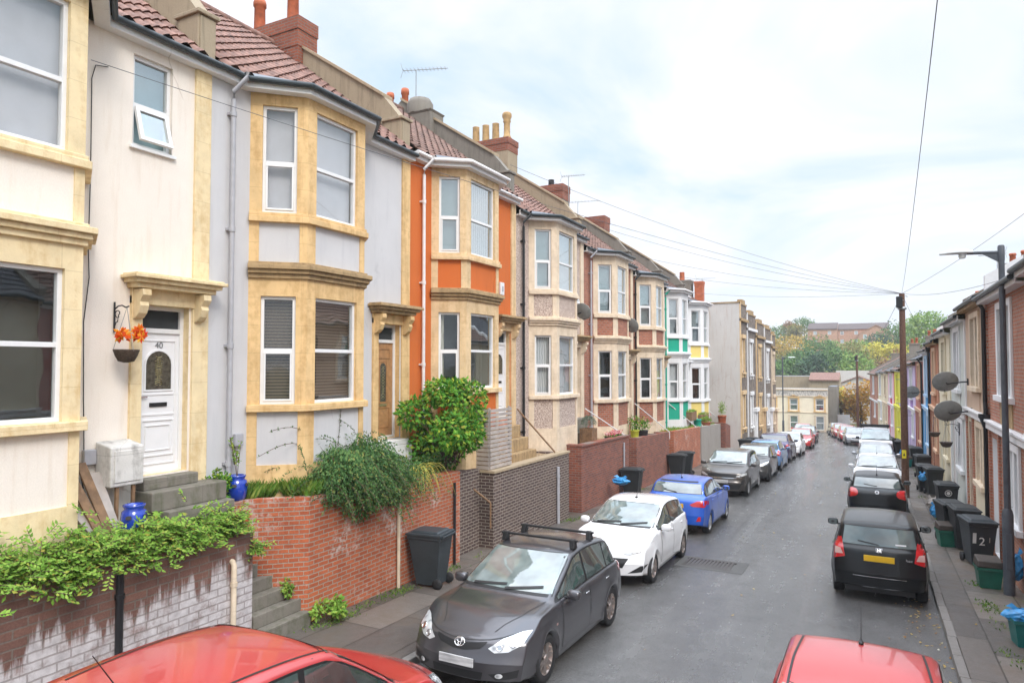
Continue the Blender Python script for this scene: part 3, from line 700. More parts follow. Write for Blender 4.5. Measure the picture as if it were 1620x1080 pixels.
# ------------------------------------------------------------------ front gardens: walls, soil, steps, rails
M['brick_garden'] = brick('orange red garden brick', (.54, .14, .055), (.40, .09, .036), (.40, .31, .24), stain=.54)
M['brick_dark'] = brick('dark brown brick', (.085, .055, .05), (.13, .085, .07), (.36, .31, .26), dirt=.15)
M['brick_plum'] = brick('weathered red brick', (.33, .095, .055), (.19, .06, .045), (.25, .19, .16), stain=.70)
M['brick_paint'] = brick('worn white painted brick', (.24, .12, .09), (.17, .085, .068), (.20, .155, .13), bw=.31, rh=.105, ms=.011, paint=1.06)
M['stone_wall'] = render('grey rendered wall', (.33, .30, .27), (.10, .09, .07), .7, 30, .02)
def gwall(name, label, x, y0, y1, z0t, z1t, mat, ret=True, cop=None, n=6, tk=.22, xin=-9.25):
    """front garden wall on the pavement edge with a return up to the house"""
    T = thing(name, label, 'wall', (x, (y0+y1)/2, G((y0+y1)/2)+.12), 'front garden walls')
    mb = MB()
    for i in range(n):
        a, b = y0+(y1-y0)*i/n, y0+(y1-y0)*(i+1)/n; za, zb = z0t+(z1t-z0t)*i/n, z0t+(z1t-z0t)*(i+1)/n
        f = [(x-tk, a), (x, a), (x, b), (x-tk, b)]
        i0 = len(mb.v)
        p = [(x-tk, a, G(a)-.3), (x, a, G(a)-.3), (x, b, G(b)-.3), (x-tk, b, G(b)-.3), (x-tk, a, za), (x, a, za), (x, b, zb), (x-tk, b, zb)]
        for q in ([4,5,6,7], [1,2,6,5], [3,0,4,7]) + (([0,1,5,4],) if i == 0 else ()) + (([2,3,7,6],) if i == n-1 else ()): mb.poly([p[k] for k in q])
    mb.build('front_face', mat, T)
    if ret:
        r = MB(); r.box(xin, x-tk-.001, y0, y0+tk, G(y0)-.3, z0t); r.build('return', mat, T)
        r = MB(); r.box(xin, x-tk-.001, y1-tk, y1, G(y1)-.3, z1t); r.build('return', mat, T)
    if cop:
        c = MB(); c.hexa([(x-tk-.03, y0-.02, z0t), (x+.035, y0-.02, z0t), (x+.035, y1+.02, z1t), (x-tk-.03, y1+.02, z1t), (x-tk-.03, y0-.02, z0t+.06), (x+.035, y0-.02, z0t+.06), (x+.035, y1+.02, z1t+.06), (x-tk-.03, y1+.02, z1t+.06)])
        c.hexa([(xin, y0-.02, z0t), (x-tk-.032, y0-.02, z0t), (x-tk-.032, y0+tk, z0t), (xin, y0+tk, z0t), (xin, y0-.02, z0t+.06), (x-tk-.032, y0-.02, z0t+.06), (x-tk-.032, y0+tk, z0t+.06), (xin, y0+tk, z0t+.06)])
        c.build('coping', cop, T)
    return T
def bed(name, mat, x0, x1, y0, y1, za, zb, kind='structure'):
    mb = MB(); nx, ny = 6, max(4, int((y1-y0)*4))
    mb.grid([[(x0+(x1-x0)*i/nx, y0+(y1-y0)*j/ny, za+(zb-za)*j/ny + rnd.uniform(-.025, .025)) for i in range(nx+1)] for j in range(ny+1)])
    return tag(mb.build(name, mat), kind=kind)
gwall('garden_wall', 'low brick wall with worn white paint streaked under green creeper', -8.3, -3, 7.36, 1.95, 1.50, 'brick_paint', n=10)
T = gwall('garden_wall', 'tall orange red brick wall with salt stains below the drooping evergreen mound', -8.2, 8.42, 13.05, 1.87, 1.66, 'brick_garden', ret=False)
mb = MB(); zb_ = -.5      # the return runs back at a slant to the grey house
mb.hexa([(-8.421, 8.421, zb_), (-8.2, 8.418, zb_), (-9.27, 7.42, zb_), (-9.27, 7.64, zb_), (-8.421, 8.421, 1.865), (-8.2, 8.418, 1.865), (-9.27, 7.42, 1.865), (-9.27, 7.64, 1.865)]); mb.build('return', 'brick_garden', T)
mb = MB(); mb.box(-9.25, -8.421, 12.83, 13.05, -.8, 1.655); mb.build('return', 'brick_garden', T)
mb = MB(); mb.poly([(-9.27, 7.6, 1.79), (-8.42, 8.4, 1.79), (-8.42, 8.7, 1.79), (-9.27, 8.7, 1.79)]); tag(mb.build('soil', 'soil'), kind='structure')
gwall('garden_wall', 'dark brown brick wall with pale mortar under the slatted screen', -8.1, 14.4, 19.0, 1.42, 1.40, 'brick_dark', cop='coping')
gwall('garden_wall', 'red brick wall with white paint specks between the dark brown wall and the sloping handrail', -8.1, 20.0, 24.7, 1.46, 1.36, 'brick_plum', cop='brick_plum')
gwall('garden_wall', 'red brick wall behind the pair of dark bins', -8.05, 25.5, 30.2, 1.22, 1.05, 'brick_plum')
gwall('garden_wall', 'plain red brick wall below the emerald green panels', -8.0, 30.8, 36.2, 1.03, .80, 'brick_garden')
gwall('garden_wall', 'grey rendered wall at the end of the brick garden walls', -7.95, 36.25, 41.3, .80, .58, 'stone_wall')
gwall('garden_wall', 'short rubble wall with plants on top beside the tall gable', -7.7, 41.5, 43.0, .62, .35, 'brick_plum')
bed('soil', 'soil', -9.29, -8.5, -3, 7.3, 1.86, 1.46); bed('soil', 'soil', -9.29, -8.4, 8.6, 12.85, 1.78, 1.62)
bed('gravel', 'gravel', -9.29, -8.3, 14.6, 19.0, 1.36, 1.34); bed('gravel', 'gravel', -9.29, -8.3, 20.1, 24.6, 1.36, 1.28)
bed('soil', 'soil', -9.29, -8.25, 25.7, 30.1, 1.14, .98); bed('soil', 'soil', -9.29, -8.2, 31, 36.1, .94, .74); bed('soil', 'soil', -9.29, -8.15, 36.3, 42.9, .72, .4)
def steps(name, label, y0, y1, z_lo, z_hi, x0, x1, n, mat='concrete'):
    T = thing(name, label, 'steps', ((x0+x1)/2, (y0+y1)/2, z_lo), 'steps between the garden walls')
    for i in range(n):
        a = x0+(x1-x0)*i/n; z = z_lo+(z_hi-z_lo)*(i+1)/n
        mb = MB(); mb.box(-9.28, a, y0, y1, z-(z_hi-z_lo)/n-(.3 if i == 0 else 0), z); mb.build('step', mat, T, .012)
    return T
steps('steps', 'mossy concrete steps climbing beside the white painted wall', 7.38, 8.40, G(7.9)+.12, 1.05, -8.12, -9.1, 6)
gwall('garden_wall', 'dark infill added for the shaded gap between the orange red wall and the dark brown wall', -8.48, 13.07, 14.38, 1.58, 1.52, 'brick_dark', ret=False)  # added infill, its dark brick stands in for the shade in the gap
steps('steps', 'narrow steps between the dark brown wall and the speckled red wall', 19.02, 19.98, G(19.5)+.12, 1.2, -8.6, -9.2, 6)
steps('steps', 'narrow steps between the two red brick walls near the flower tubs', 24.72, 25.48, G(25)+.12, 1.0, -8.6, -9.2, 6)
# doorsteps
def doorstep(label, y0, y1, zs, mat='concrete', k=2, dx=.30):
    T = thing('doorstep', label, 'doorstep', (-9.0, (y0+y1)/2, zs[0]), 'doorsteps')
    for i in range(k):
        mb = MB(); mb.box(FX+.003, FX+.24+dx*(k-1-i), y0-.15*(k-1-i), y1+.12*(k-1-i)*1.0, zs[i], zs[i+1]); mb.build('step', mat, T, .015)
    return T
T = thing('doorstep', 'worn concrete steps at the white door numbered 40', 'doorstep', (-9.0, 6.7, 1.6), 'doorsteps')
for (x1, a, b, z0, z1) in ((-9.10, 6.14, 7.02, 2.25, 2.41), (-8.86, 6.10, 7.34, 1.98, 2.25), (-8.70, 6.25, 7.36, 1.2, 1.98)):
    mb = MB(); mb.box(FX+.003, x1, a, b, z0, z1); mb.build('step', 'concrete', T, .015)
doorstep('white painted step below the varnished wooden door', 11.45, 12.3, [1.5, 2.30, 2.42], 'white_trim', k=2, dx=.0)
doorstep('stone steps beside the slatted screen', 16.75, 17.7, [1.3, 1.6, 1.95, 2.30], 'hood', k=3, dx=.20)
doorstep('stone step at the pebbledashed house door', 22.0, 23.0, [1.2, 1.7, 2.15], k=2, dx=.2)
def rail(label, pts, mat, r=.022, post=None, g='handrails'):
    T = thing('handrail', label, 'handrail', pts[-1], g)
    mb = MB(); mb.tube(pts, r, 8); mb.build('rail', mat, T)
    p = pts[-1]; mb = MB(); mb.tube([p, (p[0], p[1], p[2]-(post or .5))], r*.9, 8); mb.build('post', mat, T)
rail('rusty brown rail sloping from the pilaster of the orange house', [(-9.2, 17.75, 2.75), (-8.25, 18.3, 1.50)], 'wood', .025, .2)
rail('short rusty rail by the corner of the dark brown wall', [(-9.1, 13.9, 1.55), (-8.1, 14.25, .75)], 'wood', .025, .6)
rail('white rail sloping past the wooden barrel planter', [(-9.2, 23.1, 2.45), (-8.2, 24.9, 1.30)], 'white', .022, .3)
rail('white rail sloping beside the flower tubs', [(-9.2, 28.9, 2.35), (-8.1, 30.5, 1.02)], 'white', .022, .3)
rail('white rail in front of the green panels, the steeper of the pair', [(-9.2, 34.2, 2.15), (-8.15, 35.8, .85)], 'white', .022, .3)
rail('white rail in front of the green panels, ending by the turquoise pot', [(-9.2, 35.0, 2.25), (-8.15, 37.4, .78)], 'white', .022, .3)
rail('white rail sloping down by the tall rendered gable', [(-8.9, 41.3, 1.55), (-8.0, 43.0, .45)], 'white', .022, .3)
# pipes on the garden walls: part of the drainage, things of their own
def drain(label, x, y, z0, z1, mat, r=.04, elbow=False):
    T = thing('drain_pipe', label, 'pipe', (x, y, z0), 'pipes on the garden walls'); mb = MB()
    mb.tube([(x, y, z0), (x, y, z1)] + ([(x-.03, y, z1+.05), (x-.1, y, z1+.06)] if elbow else []), r, 10); mb.build('pipe', mat, T)
    mb = MB(); mb.tube([(x, y, z1-.3), (x, y, z1-.24)], r*1.3, 10); mb.build('collar', mat, T)
drain('black square pipe on the white streaked wall', -8.26, 5.28, G(5.3)+.1, 1.45, 'black_iron', .045)
drain('cream pipe with elbow on the white streaked wall', -8.25, 6.98, G(7)+.1, 1.12, 'stone_cream', .04, True)
drain('pale pipe down the middle of the orange red wall', -8.15, 10.75, G(10.7)+.1, 1.45, 'stone_cream', .035)
drain('black pipe near the end of the orange red wall', -8.15, 12.75, G(12.7)+.1, 1.45, 'black_iron', .03)
drain('grey pipe at the far end of the dark brown wall', -8.05, 18.1, G(18)+.1, 1.1, 'grey_pipe', .045)
drain('grey pipe on the speckled red wall', -8.05, 24.0, G(24)+.1, 1.2, 'grey_pipe', .03)
# slatted screen on the dark brown wall
T = thing('slatted_screen', 'pale grey screen of horizontal wooden slats on the dark brown wall', 'fence', (-8.25, 15.0, 1.48))
for i in range(14):
    z = 1.50+i*.105
    mb = MB(); mb.box(-8.24, -8.215, 14.45, 15.55, z, z+.080); mb.build('slat', 'grey_wood', T)
    mb = MB(); mb.box(-8.95, -8.25, 14.42, 14.445, z, z+.080); mb.build('slat', 'grey_wood', T)
for x, y in ((-8.27, 14.48), (-8.27, 15.5), (-8.9, 14.48)):
    mb = MB(); mb.box(x-.025, x+.025, y-.025, y+.025, 1.40, 2.98); mb.build('post', 'grey_wood', T)
# --- tall block of flats-fronted houses beyond the gardens
M['rubble'] = brick('dark rubble stone', (.17, .14, .12), (.30, .24, .19), (.22, .19, .16), bw=.34, rh=.16, ms=.018, dirt=.5)
M['gable_pale'] = render('stained pale gable render', (.60, .57, .54), (.40, .24, .16), .6, 30)
bl = [(43.0, 45.6, 'stone_buff', 7.85), (45.6, 49.4, 'white_render', 7.4), (49.4, 53.4, 'stone_buff', 7.05), (53.4, 57.4, 'white_render', 6.85), (57.4, 60.2, 'stone_cream', 6.5)]
names = ['dark rubble stone house with buff window cases and a pale rendered gable', 'dark rubble stone house with white window cases next to the pale gable', 'dark rubble stone house with buff window cases between two white trimmed ones', 'dark rubble stone house with white window cases farther down the row', 'narrow stone house with cream trim at the end of the tall row']
BXF = -7.1
for (y0, y1, trim, zt), lb in zip(bl, names):
    T = thing('terraced_house', lb, 'house', (BXF, (y0+y1)/2, G((y0+y1)/2)), 'tall stone houses with parapets')
    F, L = frame((BXF, y0), (BXF, y1), 0); c = L*.42; gz = G((y0+y1)/2)
    hs = [(c-.42, gz+1.9, c+.42, gz+3.75, .16, 1), (c-.42, gz+5.3, c+.42, gz+7.2, .16, 1)]
    if y0 > 44: hs.append((L-1.15, gz+.05, L-.35, gz+2.5, .2, 1))
    mb = MB(); panel(mb, F, L, zt-.02, hs, 0, gz-.6); mb.build('wall', ['rubble', trim], T)
    for h in hs[:2]:
        window(T, shift(F, h[0], h[1], -.1), .84, h[3]-h[1], .5, False, 'net', 'glass_sky')
        q = MB(); q.lbox(F, h[0]-.16, h[0], h[1]-.1, h[3]+.1, 0, .06); q.lbox(F, h[2], h[2]+.16, h[1]-.1, h[3]+.1, 0, .06)
        q.lbox(F, h[0]-.22, h[2]+.22, h[3]+.1, h[3]+.34, 0, .12); q.lbox(F, h[0]-.2, h[2]+.2, h[1]-.2, h[1]-.1, 0, .14); q.lbox(F, h[0]-.12, h[0], h[1]-.42, h[1]-.2, 0, .1); q.lbox(F, h[2], h[2]+.12, h[1]-.42, h[1]-.2, 0, .1)
        q.build('window_case', trim, T, .01)
    if y0 > 44:
        q = MB(); q.lbox(F, L-1.15, L-.35, gz+.05, gz+2.5, -.18, -.12); q.build('door', 'maroon' if trim != 'white_render' else 'white', T)
        q = MB(); q.lbox(F, L-1.35, L-1.15, gz, gz+2.7, 0, .12); q.lbox(F, L-.35, L-.15, gz, gz+2.7, 0, .12); q.lbox(F, L-1.4, L-.1, gz+2.7, gz+2.95, 0, .25); q.build('door_case', trim, T, .01)
    q = MB(); q.lbox(F, 0, .17, gz-.3, zt, 0, .07); q.build('pilaster', trim, T)
    q = MB(); q.lbox(F, 0, L, zt-1.15, zt-.98, 0, .16); q.build('cornice', trim if trim == 'white_render' else 'hood', T)
    q = MB(); q.lbox(F, 0, L, zt-.1, zt, -.25, .05); q.lbox(F, L*.30, L*.72, zt, zt+.22, -.25, .05); q.build('parapet', 'hood', T)
    q = MB(); q.poly([(BXF-.25, y0, zt-.5), (BXF-.25, y1, zt-.5), (-14, y1, zt-.2), (-14, y0, zt-.2)]); q.build('roof', 'lead', T)
    if y0 == 43.0:
        q = MB(); q.poly([(BXF-.002, y0-.01, -2.5), (-14, y0-.01, -2.5), (-14, y0-.01, zt+.02), (BXF-.002, y0-.01, zt-.05)]); q.box(-14, BXF, y0-.05, y0+.2, zt-.05, zt+.03, 1)
        q.build('gable', ['gable_pale', 'hood'], T)
    else:
        q = MB(); q.poly([(-14, y1, -4), (BXF, y1, -4), (BXF, y1, zt), (-14, y1, zt)]); q.build('gable', 'gable_pale', T)

# ------------------------------------------------------------------ the flat-fronted terrace on the other pavement
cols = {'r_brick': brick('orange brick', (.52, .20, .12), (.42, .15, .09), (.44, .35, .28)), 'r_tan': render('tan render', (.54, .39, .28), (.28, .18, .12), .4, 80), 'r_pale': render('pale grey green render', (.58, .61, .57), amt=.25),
        'r_cream': render('cream render', (.76, .68, .50), amt=.3), 'r_orange': render('terracotta render', (.46, .19, .10), amt=.3), 'r_blue': render('pale blue render', (.45, .62, .80), amt=.2),
        'r_lilac': render('lilac render', (.62, .52, .74), amt=.2), 'r_white': render('off white render', (.74, .72, .72), amt=.25), 'r_yellow': render('bright yellow render', (.78, .74, .10), amt=.2), 'r_pink': render('pale pink paint', (.78, .55, .62), amt=.2), 'r_red': render('crimson paint', (.62, .06, .07), amt=.2), 'r_peach': render('peach trim', (.72, .48, .32), amt=.25), 'r_blue2': render('bright blue paint', (.10, .36, .68), amt=.2), 'r_rose': render('dusty red render', (.46, .17, .14), amt=.3), 'r_purple': render('purple paint', (.34, .2, .48), amt=.2)}
M.update(cols)
rows = [
 (5.6, 10.4, 5.75, 'r_cream', 'r_cream', 'white_trim', 'r_cream', 'r_cream', 'cream flat fronted house facing the pink one, behind the viewpoint'),
 (10.4, 15.4, 5.65, 'r_rose', 'r_rose', 'white_trim', 'r_rose', 'r_rose', 'dusty red flat fronted house next to the orange brick one, beside the viewpoint'),
 # y0, y1, eave, upper wall, lower wall, trim, pier, apron, label
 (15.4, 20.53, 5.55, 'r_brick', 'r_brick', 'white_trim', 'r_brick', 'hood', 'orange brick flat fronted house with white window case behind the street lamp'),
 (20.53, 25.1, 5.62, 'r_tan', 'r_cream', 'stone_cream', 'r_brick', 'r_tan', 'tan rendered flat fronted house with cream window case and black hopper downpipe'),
 (25.1, 29.81, 5.42, 'r_pale', 'r_pale', 'white_trim', 'white_trim', 'r_pale', 'pale grey green flat fronted house with white trim and a hanging basket'),
 (29.81, 34.86, 5.2, 'r_cream', 'r_cream', 'r_cream', 'r_cream', 'r_cream', 'cream flat fronted house between the pale green one and the terracotta one'),
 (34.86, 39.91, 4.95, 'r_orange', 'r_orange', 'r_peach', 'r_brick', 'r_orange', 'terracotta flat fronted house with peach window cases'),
 (39.91, 45.57, 4.65, 'r_white', 'r_white', 'r_blue', 'r_blue2', 'r_blue2', 'white flat fronted house with pale blue and bright blue trim'),
 (45.57, 51.0, 4.25, 'r_rose', 'r_rose', 'r_peach', 'r_rose', 'r_rose', 'dusty red flat fronted house with peach trim past the blue trimmed one'),
 (51.0, 57.0, 4.0, 'r_lilac', 'r_lilac', 'white_trim', 'r_lilac', 'r_purple', 'lilac flat fronted house with purple panel under the window'),
 (57.0, 62.8, 3.8, 'r_white', 'r_white', 'r_lilac', 'r_lilac', 'r_white', 'off white house with lilac trim behind the wooden pole'),
 (62.8, 68.5, 3.5, 'r_yellow', 'r_yellow', 'r_yellow', 'r_yellow', 'r_yellow', 'bright yellow flat fronted house'),
 (68.5, 74.7, 3.35, 'r_pink', 'r_pink', 'white_trim', 'r_red', 'r_red', 'pale pink house with crimson strip and panel'),
 (74.7, 80.4, 3.2, 'r_cream', 'r_cream', 'stone_cream', 'r_cream', 'r_cream', 'cream house beside the pale pink and crimson house'),
 (80.4, 86.0, 3.1, 'r_cream', 'r_cream', 'white_trim', 'r_cream', 'r_cream', 'cream house beside the brick house at the end of the terrace'),
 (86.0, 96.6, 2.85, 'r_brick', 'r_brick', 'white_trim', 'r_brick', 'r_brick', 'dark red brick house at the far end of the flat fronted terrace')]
for i, (y0, y1, ez, uw, lw_, tr, pr, ap, lb) in enumerate(rows):
    gz = G((y0+y1)/2)+.12
    T = thing('terraced_house', lb, 'house', (XR((y0+y1)/2), (y0+y1)/2, gz), 'flat fronted houses along the narrow pavement')
    F, L = frame((XR(y1), y1), (XR(y0), y0), 0); N = F[3]
    sc_z = ez-3.02; c = L*.48; near = y0 < 46
    up = (c-.78, ez-2.2, c+.78, ez-.28); lo = (L*.62-.62, sc_z-1.75, L*.62+.62, sc_z-.28)
    dr = (.35, gz+.02, 1.25, sc_z-.25)
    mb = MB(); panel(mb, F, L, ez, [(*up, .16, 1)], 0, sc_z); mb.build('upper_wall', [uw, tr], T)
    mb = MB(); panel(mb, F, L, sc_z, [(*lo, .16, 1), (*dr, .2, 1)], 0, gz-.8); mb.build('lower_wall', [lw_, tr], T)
    q = MB(); q.lbox(F, 0, L, sc_z-.06, sc_z+.10, .0, .10); q.lbox(F, 0, L, sc_z+.10, sc_z+.16, .0, .14); q.build('string_course', 'white_trim' if i < 5 else tr, T, .01)
    for h, nm in ((up, 'u'), (lo, 'l')):
        window(T, shift(F, h[0], h[1], -.1), h[2]-h[0], h[3]-h[1], .5 if nm == 'l' else .55, False, 'net' if nm == 'u' else ['dark_room', 'net', 'net', 'blind_white'][i % 4], 'glass_sky' if nm == 'u' else 'glass', mull=.5)
        q = MB(); k = .17
        q.lbox(F, h[0]-k, h[0], h[1], h[3]+.16, 0, .05); q.lbox(F, h[2], h[2]+k, h[1], h[3]+.16, 0, .05); q.lbox(F, h[0], h[2], h[3], h[3]+.16, 0, .05); q.lbox(F, h[0]-k-.05, h[2]+k+.05, h[1]-.13, h[1], 0, .12)
        q.lbox(F, (h[0]+h[2])/2-.07, (h[0]+h[2])/2+.07, h[1], h[3], -.09, .02)
        q.build('window_case', tr, T, .008)
    q = MB(); q.lbox(F, up[0]+.02, up[2]-.02, sc_z+.17, up[1]-.14, 0, .02); q.build('apron', ap, T)
    q = MB(); q.lbox(F, dr[0], dr[2], dr[1], dr[3]-.45, -.17, -.12); q.lbox(F, dr[0], dr[2], dr[3]-.40, dr[3], -.17, -.13); q.lbox(F, dr[0]+.15, dr[2]-.15, dr[1]+1.2, dr[1]+1.8, -.12, -.11); q.build('door', ['white', 'door_white', 'r_white', 'maroon', 'door_wood', 'r_blue2', 'white'][i % 7], T)
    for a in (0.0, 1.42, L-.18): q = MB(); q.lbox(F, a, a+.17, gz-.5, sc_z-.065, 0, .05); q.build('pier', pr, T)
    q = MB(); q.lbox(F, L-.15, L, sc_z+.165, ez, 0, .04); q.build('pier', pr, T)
    # eaves, gutter, roof, back walls
    q = MB(); q.lbox(F, -.0, L, ez-.02, ez+.02, -.1, .22); q.lbox(F, 0, L, ez+.02, ez+.14, .19, .22); q.build('fascia', 'white_trim' if i % 3 else 'hood', T)
    q = MB(); a = F[0]+N*.275+Z*(ez+.11); q.tube([a, a+F[1]*L], .055, 8); q.build('gutter', 'gutter', T)
    q = MB(); P0 = F[0]+N*.25+Z*(ez+.13); D = (-N*.85+Z*.5).normalized(); nr = 15
    for k in range(nr):
        a = P0+D*(k*.30); b = P0+D*((k+1)*.30+.03); up_ = Z*.02
        q.poly([a+up_*1.8, a+F[1]*L+up_*1.8, b+F[1]*L, b]); q.poly([a, a+F[1]*L, a+F[1]*L+up_*1.8, a+up_*1.8])
    rp = P0+D*(nr*.30); q.poly([rp, rp+F[1]*L, rp+F[1]*L-N*4.2-Z*2.4, rp-N*4.2-Z*2.4]); q.build('roof', ['roof_slate', 'tile_dark'][i % 2], T)
    q = MB()
    for a in (.01, L-.01):
        b = F[0]+F[1]*a; q.poly([b+Z*(gz-.8), b-N*8+Z*(gz-.8), b-N*8+Z*ez, b-N*4+Z*(ez+2.2), b+Z*ez])
    q.build('flank_wall', 'gable_grey', T)
    # party wall upstand and chimney
    q = MB(); F2 = (F[0], -N, Z, F[1]); up_h = .70 if i == 2 else .42; q.prism(F2, [(-.05, ez), (-.05, ez+up_h), (3.9, ez+2.3+up_h), (3.9, ez+1.8)], -.12, .12)
    q.build('parapet', 'white_render' if i in (2, 5) else 'gable_grey', T)
    cx = 2.9 if i % 2 else 3.6; q = MB(); zt = ez+(2.9 if i % 3 else 2.5)
    q.lbox((F[0]-N*cx, F[1], Z, -N), -.30, .30, ez+.8, zt, -.45, .45); q.lbox((F[0]-N*cx, F[1], Z, -N), -.36, .36, zt, zt+.14, -.5, .5)
    ch = q.build('chimney', 'chim_brick' if i % 2 == 0 else 'gable_grey', T)
    for k in range(2):
        q = MB(); p_ = F[0]-N*(cx-.2+.4*k); pot(q, p_.x, p_.y, zt+.13, .55+.1*(k-i % 2), .12, 'plain' if i % 2 else 'bucket'); q.build('chimney_pot', 'pot_red' if i % 3 else 'pot_buff', ch)
    i -= 2
    if i in (1, 4, 6, 8):
        q = MB(); a = L-.02 if i != 4 else .05; b = F[0]+F[1]*a+N*.09
        q.tube([b+N*.15+Z*(ez+.08), b+Z*(ez-.2), b+Z*(sc_z+.5)], .05, 8); q.tube([b+Z*(sc_z+.5), b+F[1]*.08+Z*(sc_z+.3), b+Z*(sc_z+.12), b+Z*(gz+.1)], .05, 8)
        if i == 1: q.lathe(b+Z*(sc_z-.12), [(.06, 0), (.13, .22), (.15, .24), (.15, .33)], 10)
        q.build('downpipe', 'black_iron', T)

# ------------------------------------------------------------------ buildings closing the view
def simple_house(name, label, x0, x1, y0, y1, zb, zt, wall, roof='lead', rh=1.5, wins=(), trim='white_trim', axis='x', extra=None, flat=False, cat='house', group=None):
    T = thing(name, label, cat, ((x0+x1)/2, y0, zb), group)
    F, L = frame((x0, y0), (x1, y0), 0)
    hs = [(*h, .14, 1) for h in wins]
    mb = MB(); panel(mb, F, L, zt, hs, 0, zb)
    mb.poly([(x1, y0, zb), (x1, y1, zb), (x1, y1, zt), (x1, y0, zt)]); mb.poly([(x0, y0, zb), (x0, y1, zb), (x0, y1, zt), (x0, y0, zt)]); mb.poly([(x0, y1, zb), (x1, y1, zb), (x1, y1, zt), (x0, y1, zt)])
    if not flat and axis == 'y':
        xm = (x0+x1)/2
        for y in (y0, y1): mb.poly([(x0, y, zt), (x1, y, zt), (xm, y, zt+rh)])
    if not flat and axis == 'x':
        ym = (y0+y1)/2
        for x in (x0, x1): mb.poly([(x, y0, zt), (x, y1, zt), (x, ym, zt+rh)])
    mb.build('wall', [wall, trim], T)
    for h in wins:
        window(T, shift(F, h[0], h[1], -.09), h[2]-h[0], h[3]-h[1], .5, False, rnd.choice(['net', 'dark_room', 'sky_tint_backing']), 'glass_sky', bd=.09)
    r = MB()
    if flat: r.poly([(x0, y0, zt-.05), (x1, y0, zt-.05), (x1, y1, zt-.05), (x0, y1, zt-.05)])
    elif axis == 'y':
        xm = (x0+x1)/2; e = .25
        r.hexa([(x0-e, y0-e, zt-.15), (xm, y0-e, zt+rh), (xm, y1, zt+rh), (x0-e, y1, zt-.15), (x0-e, y0-e, zt-.05), (xm, y0-e, zt+rh+.1), (xm, y1, zt+rh+.1), (x0-e, y1, zt-.05)])
        r.hexa([(xm, y0-e, zt+rh), (x1+e, y0-e, zt-.15), (x1+e, y1, zt-.15), (xm, y1, zt+rh), (xm, y0-e, zt+rh+.1), (x1+e, y0-e, zt-.05), (x1+e, y1, zt-.05), (xm, y1, zt+rh+.1)])
    else:
        ym = (y0+y1)/2; e = .3
        r.hexa([(x0, y0-e, zt-.15), (x1, y0-e, zt-.15), (x1, ym, zt+rh), (x0, ym, zt+rh), (x0, y0-e, zt), (x1, y0-e, zt), (x1, ym, zt+rh+.12), (x0, ym, zt+rh+.12)])
        r.poly([(x0, ym, zt+rh), (x1, ym, zt+rh), (x1, y1, zt), (x0, y1, zt)])
    r.build('roof', roof, T)
    if extra: extra(T, F, L)
    return T
M['cream_far'] = render('cream stucco', (.86, .77, .60), (.55, .44, .3), .3)
M['orange_brick_far'] = brick('hillside orange brick', (.62, .34, .21), (.55, .29, .18), (.5, .4, .32))
def signband():
    m = Mat('faded painted fascia'); f = m.noise(1, 4, .7, stretch=(5.5, 1, 3.2)); g = m.noise(1.2, 2)
    m.col(m.mix(m.math('MULTIPLY', m.ramp(f, [(.50, 0.), (.56, 1.)]), .55), (.58, .55, .51), (.10, .09, .09))).rough(.8); return m.m
M['fascia_far'] = signband()
zb = -5.2
def cream_extra(T, F, L):
    q = MB(); q.lbox(F, 0, L, .15, .85, 0, .06); q.build('painted_fascia', 'fascia_far', T)
    q = MB(); q.lbox(F, 0, L, .85, 1.02, -.3, .16); q.lbox(F, 0, L, .05, .15, 0, .1); q.lbox(F, 0, L, -1.96, -1.90, 0, .06); q.build('cornice', 'stone_cream', T)
    for h in cw:
        q = MB(); k = .2; q.lbox(F, h[0]-k, h[0], h[1]-.1, h[3]+.15, 0, .07); q.lbox(F, h[2], h[2]+k, h[1]-.1, h[3]+.15, 0, .07); q.lbox(F, h[0]-k-.06, h[2]+k+.06, h[1]-.22, h[1]-.1, 0, .15)
        if h[1] > -2: q.lbox(F, h[0]-k, h[2]+k, h[3]+.15, h[3]+.28, 0, .12); q.prism(F, [(h[0]-.12, h[3]+.28), (h[2]+.12, h[3]+.28), ((h[0]+h[2])/2, h[3]+.55)], 0, .1)
        q.build('window_case', 'stone_ochre' if h[1] > -2 else 'stone_cream', T)
    q = MB(); q.lbox(F, 4.2, L, zb, -4.1, 0, .04); q.build('plinth', 'tarmac_paint', T)
M['tarmac_paint'] = plain('dark plinth paint', (.05, .05, .05), .7)
cw = [(2.55, -1.9+.25, 3.5, -.25), (5.55, -1.65, 6.5, -.25), (2.55, -4.05, 3.5, -2.35), (5.55, -4.05, 6.5, -2.35), (.2, -1.7, .9, -.3), (.2, -4.0, .9, -2.4)]
simple_house('end_building', 'cream stucco building with faded painted fascia facing up the street', -11.9, -4.95, 93, 101, zb, .9, 'cream_far', wins=cw, trim='stone_ochre', extra=cream_extra, flat=True, cat='building')
simple_house('end_building', 'grey rendered slab wing standing against the cream stucco building', -4.93, -4.0, 93.4, 101, zb, 1.35, 'gable_grey', flat=True, cat='building')
simple_house('flat_roofed_building', 'grey flat roofed building rising behind the cream stucco building', -15, -7.6, 112, 122, -6, 2.3, 'gable', flat=True, cat='building')
simple_house('tiled_house', 'house with terracotta roof just behind the cream stucco building', -8.2, -4.2, 108, 114, -6, 1.9, 'gable', 'tile_red', .9, axis='x', cat='house')
simple_house('low_shed', 'pale gabled shed behind the orange tree', -4.6, .5, 124, 134, -6, 1.1, 'gable_pale', 'tile_dark', 1.0, axis='y', cat='shed')
simple_house('yard_wall', 'long pale boundary wall beyond the shed', -6, 8, 140, 140.5, -6, 3.0, 'gable_pale', flat=True, cat='wall')
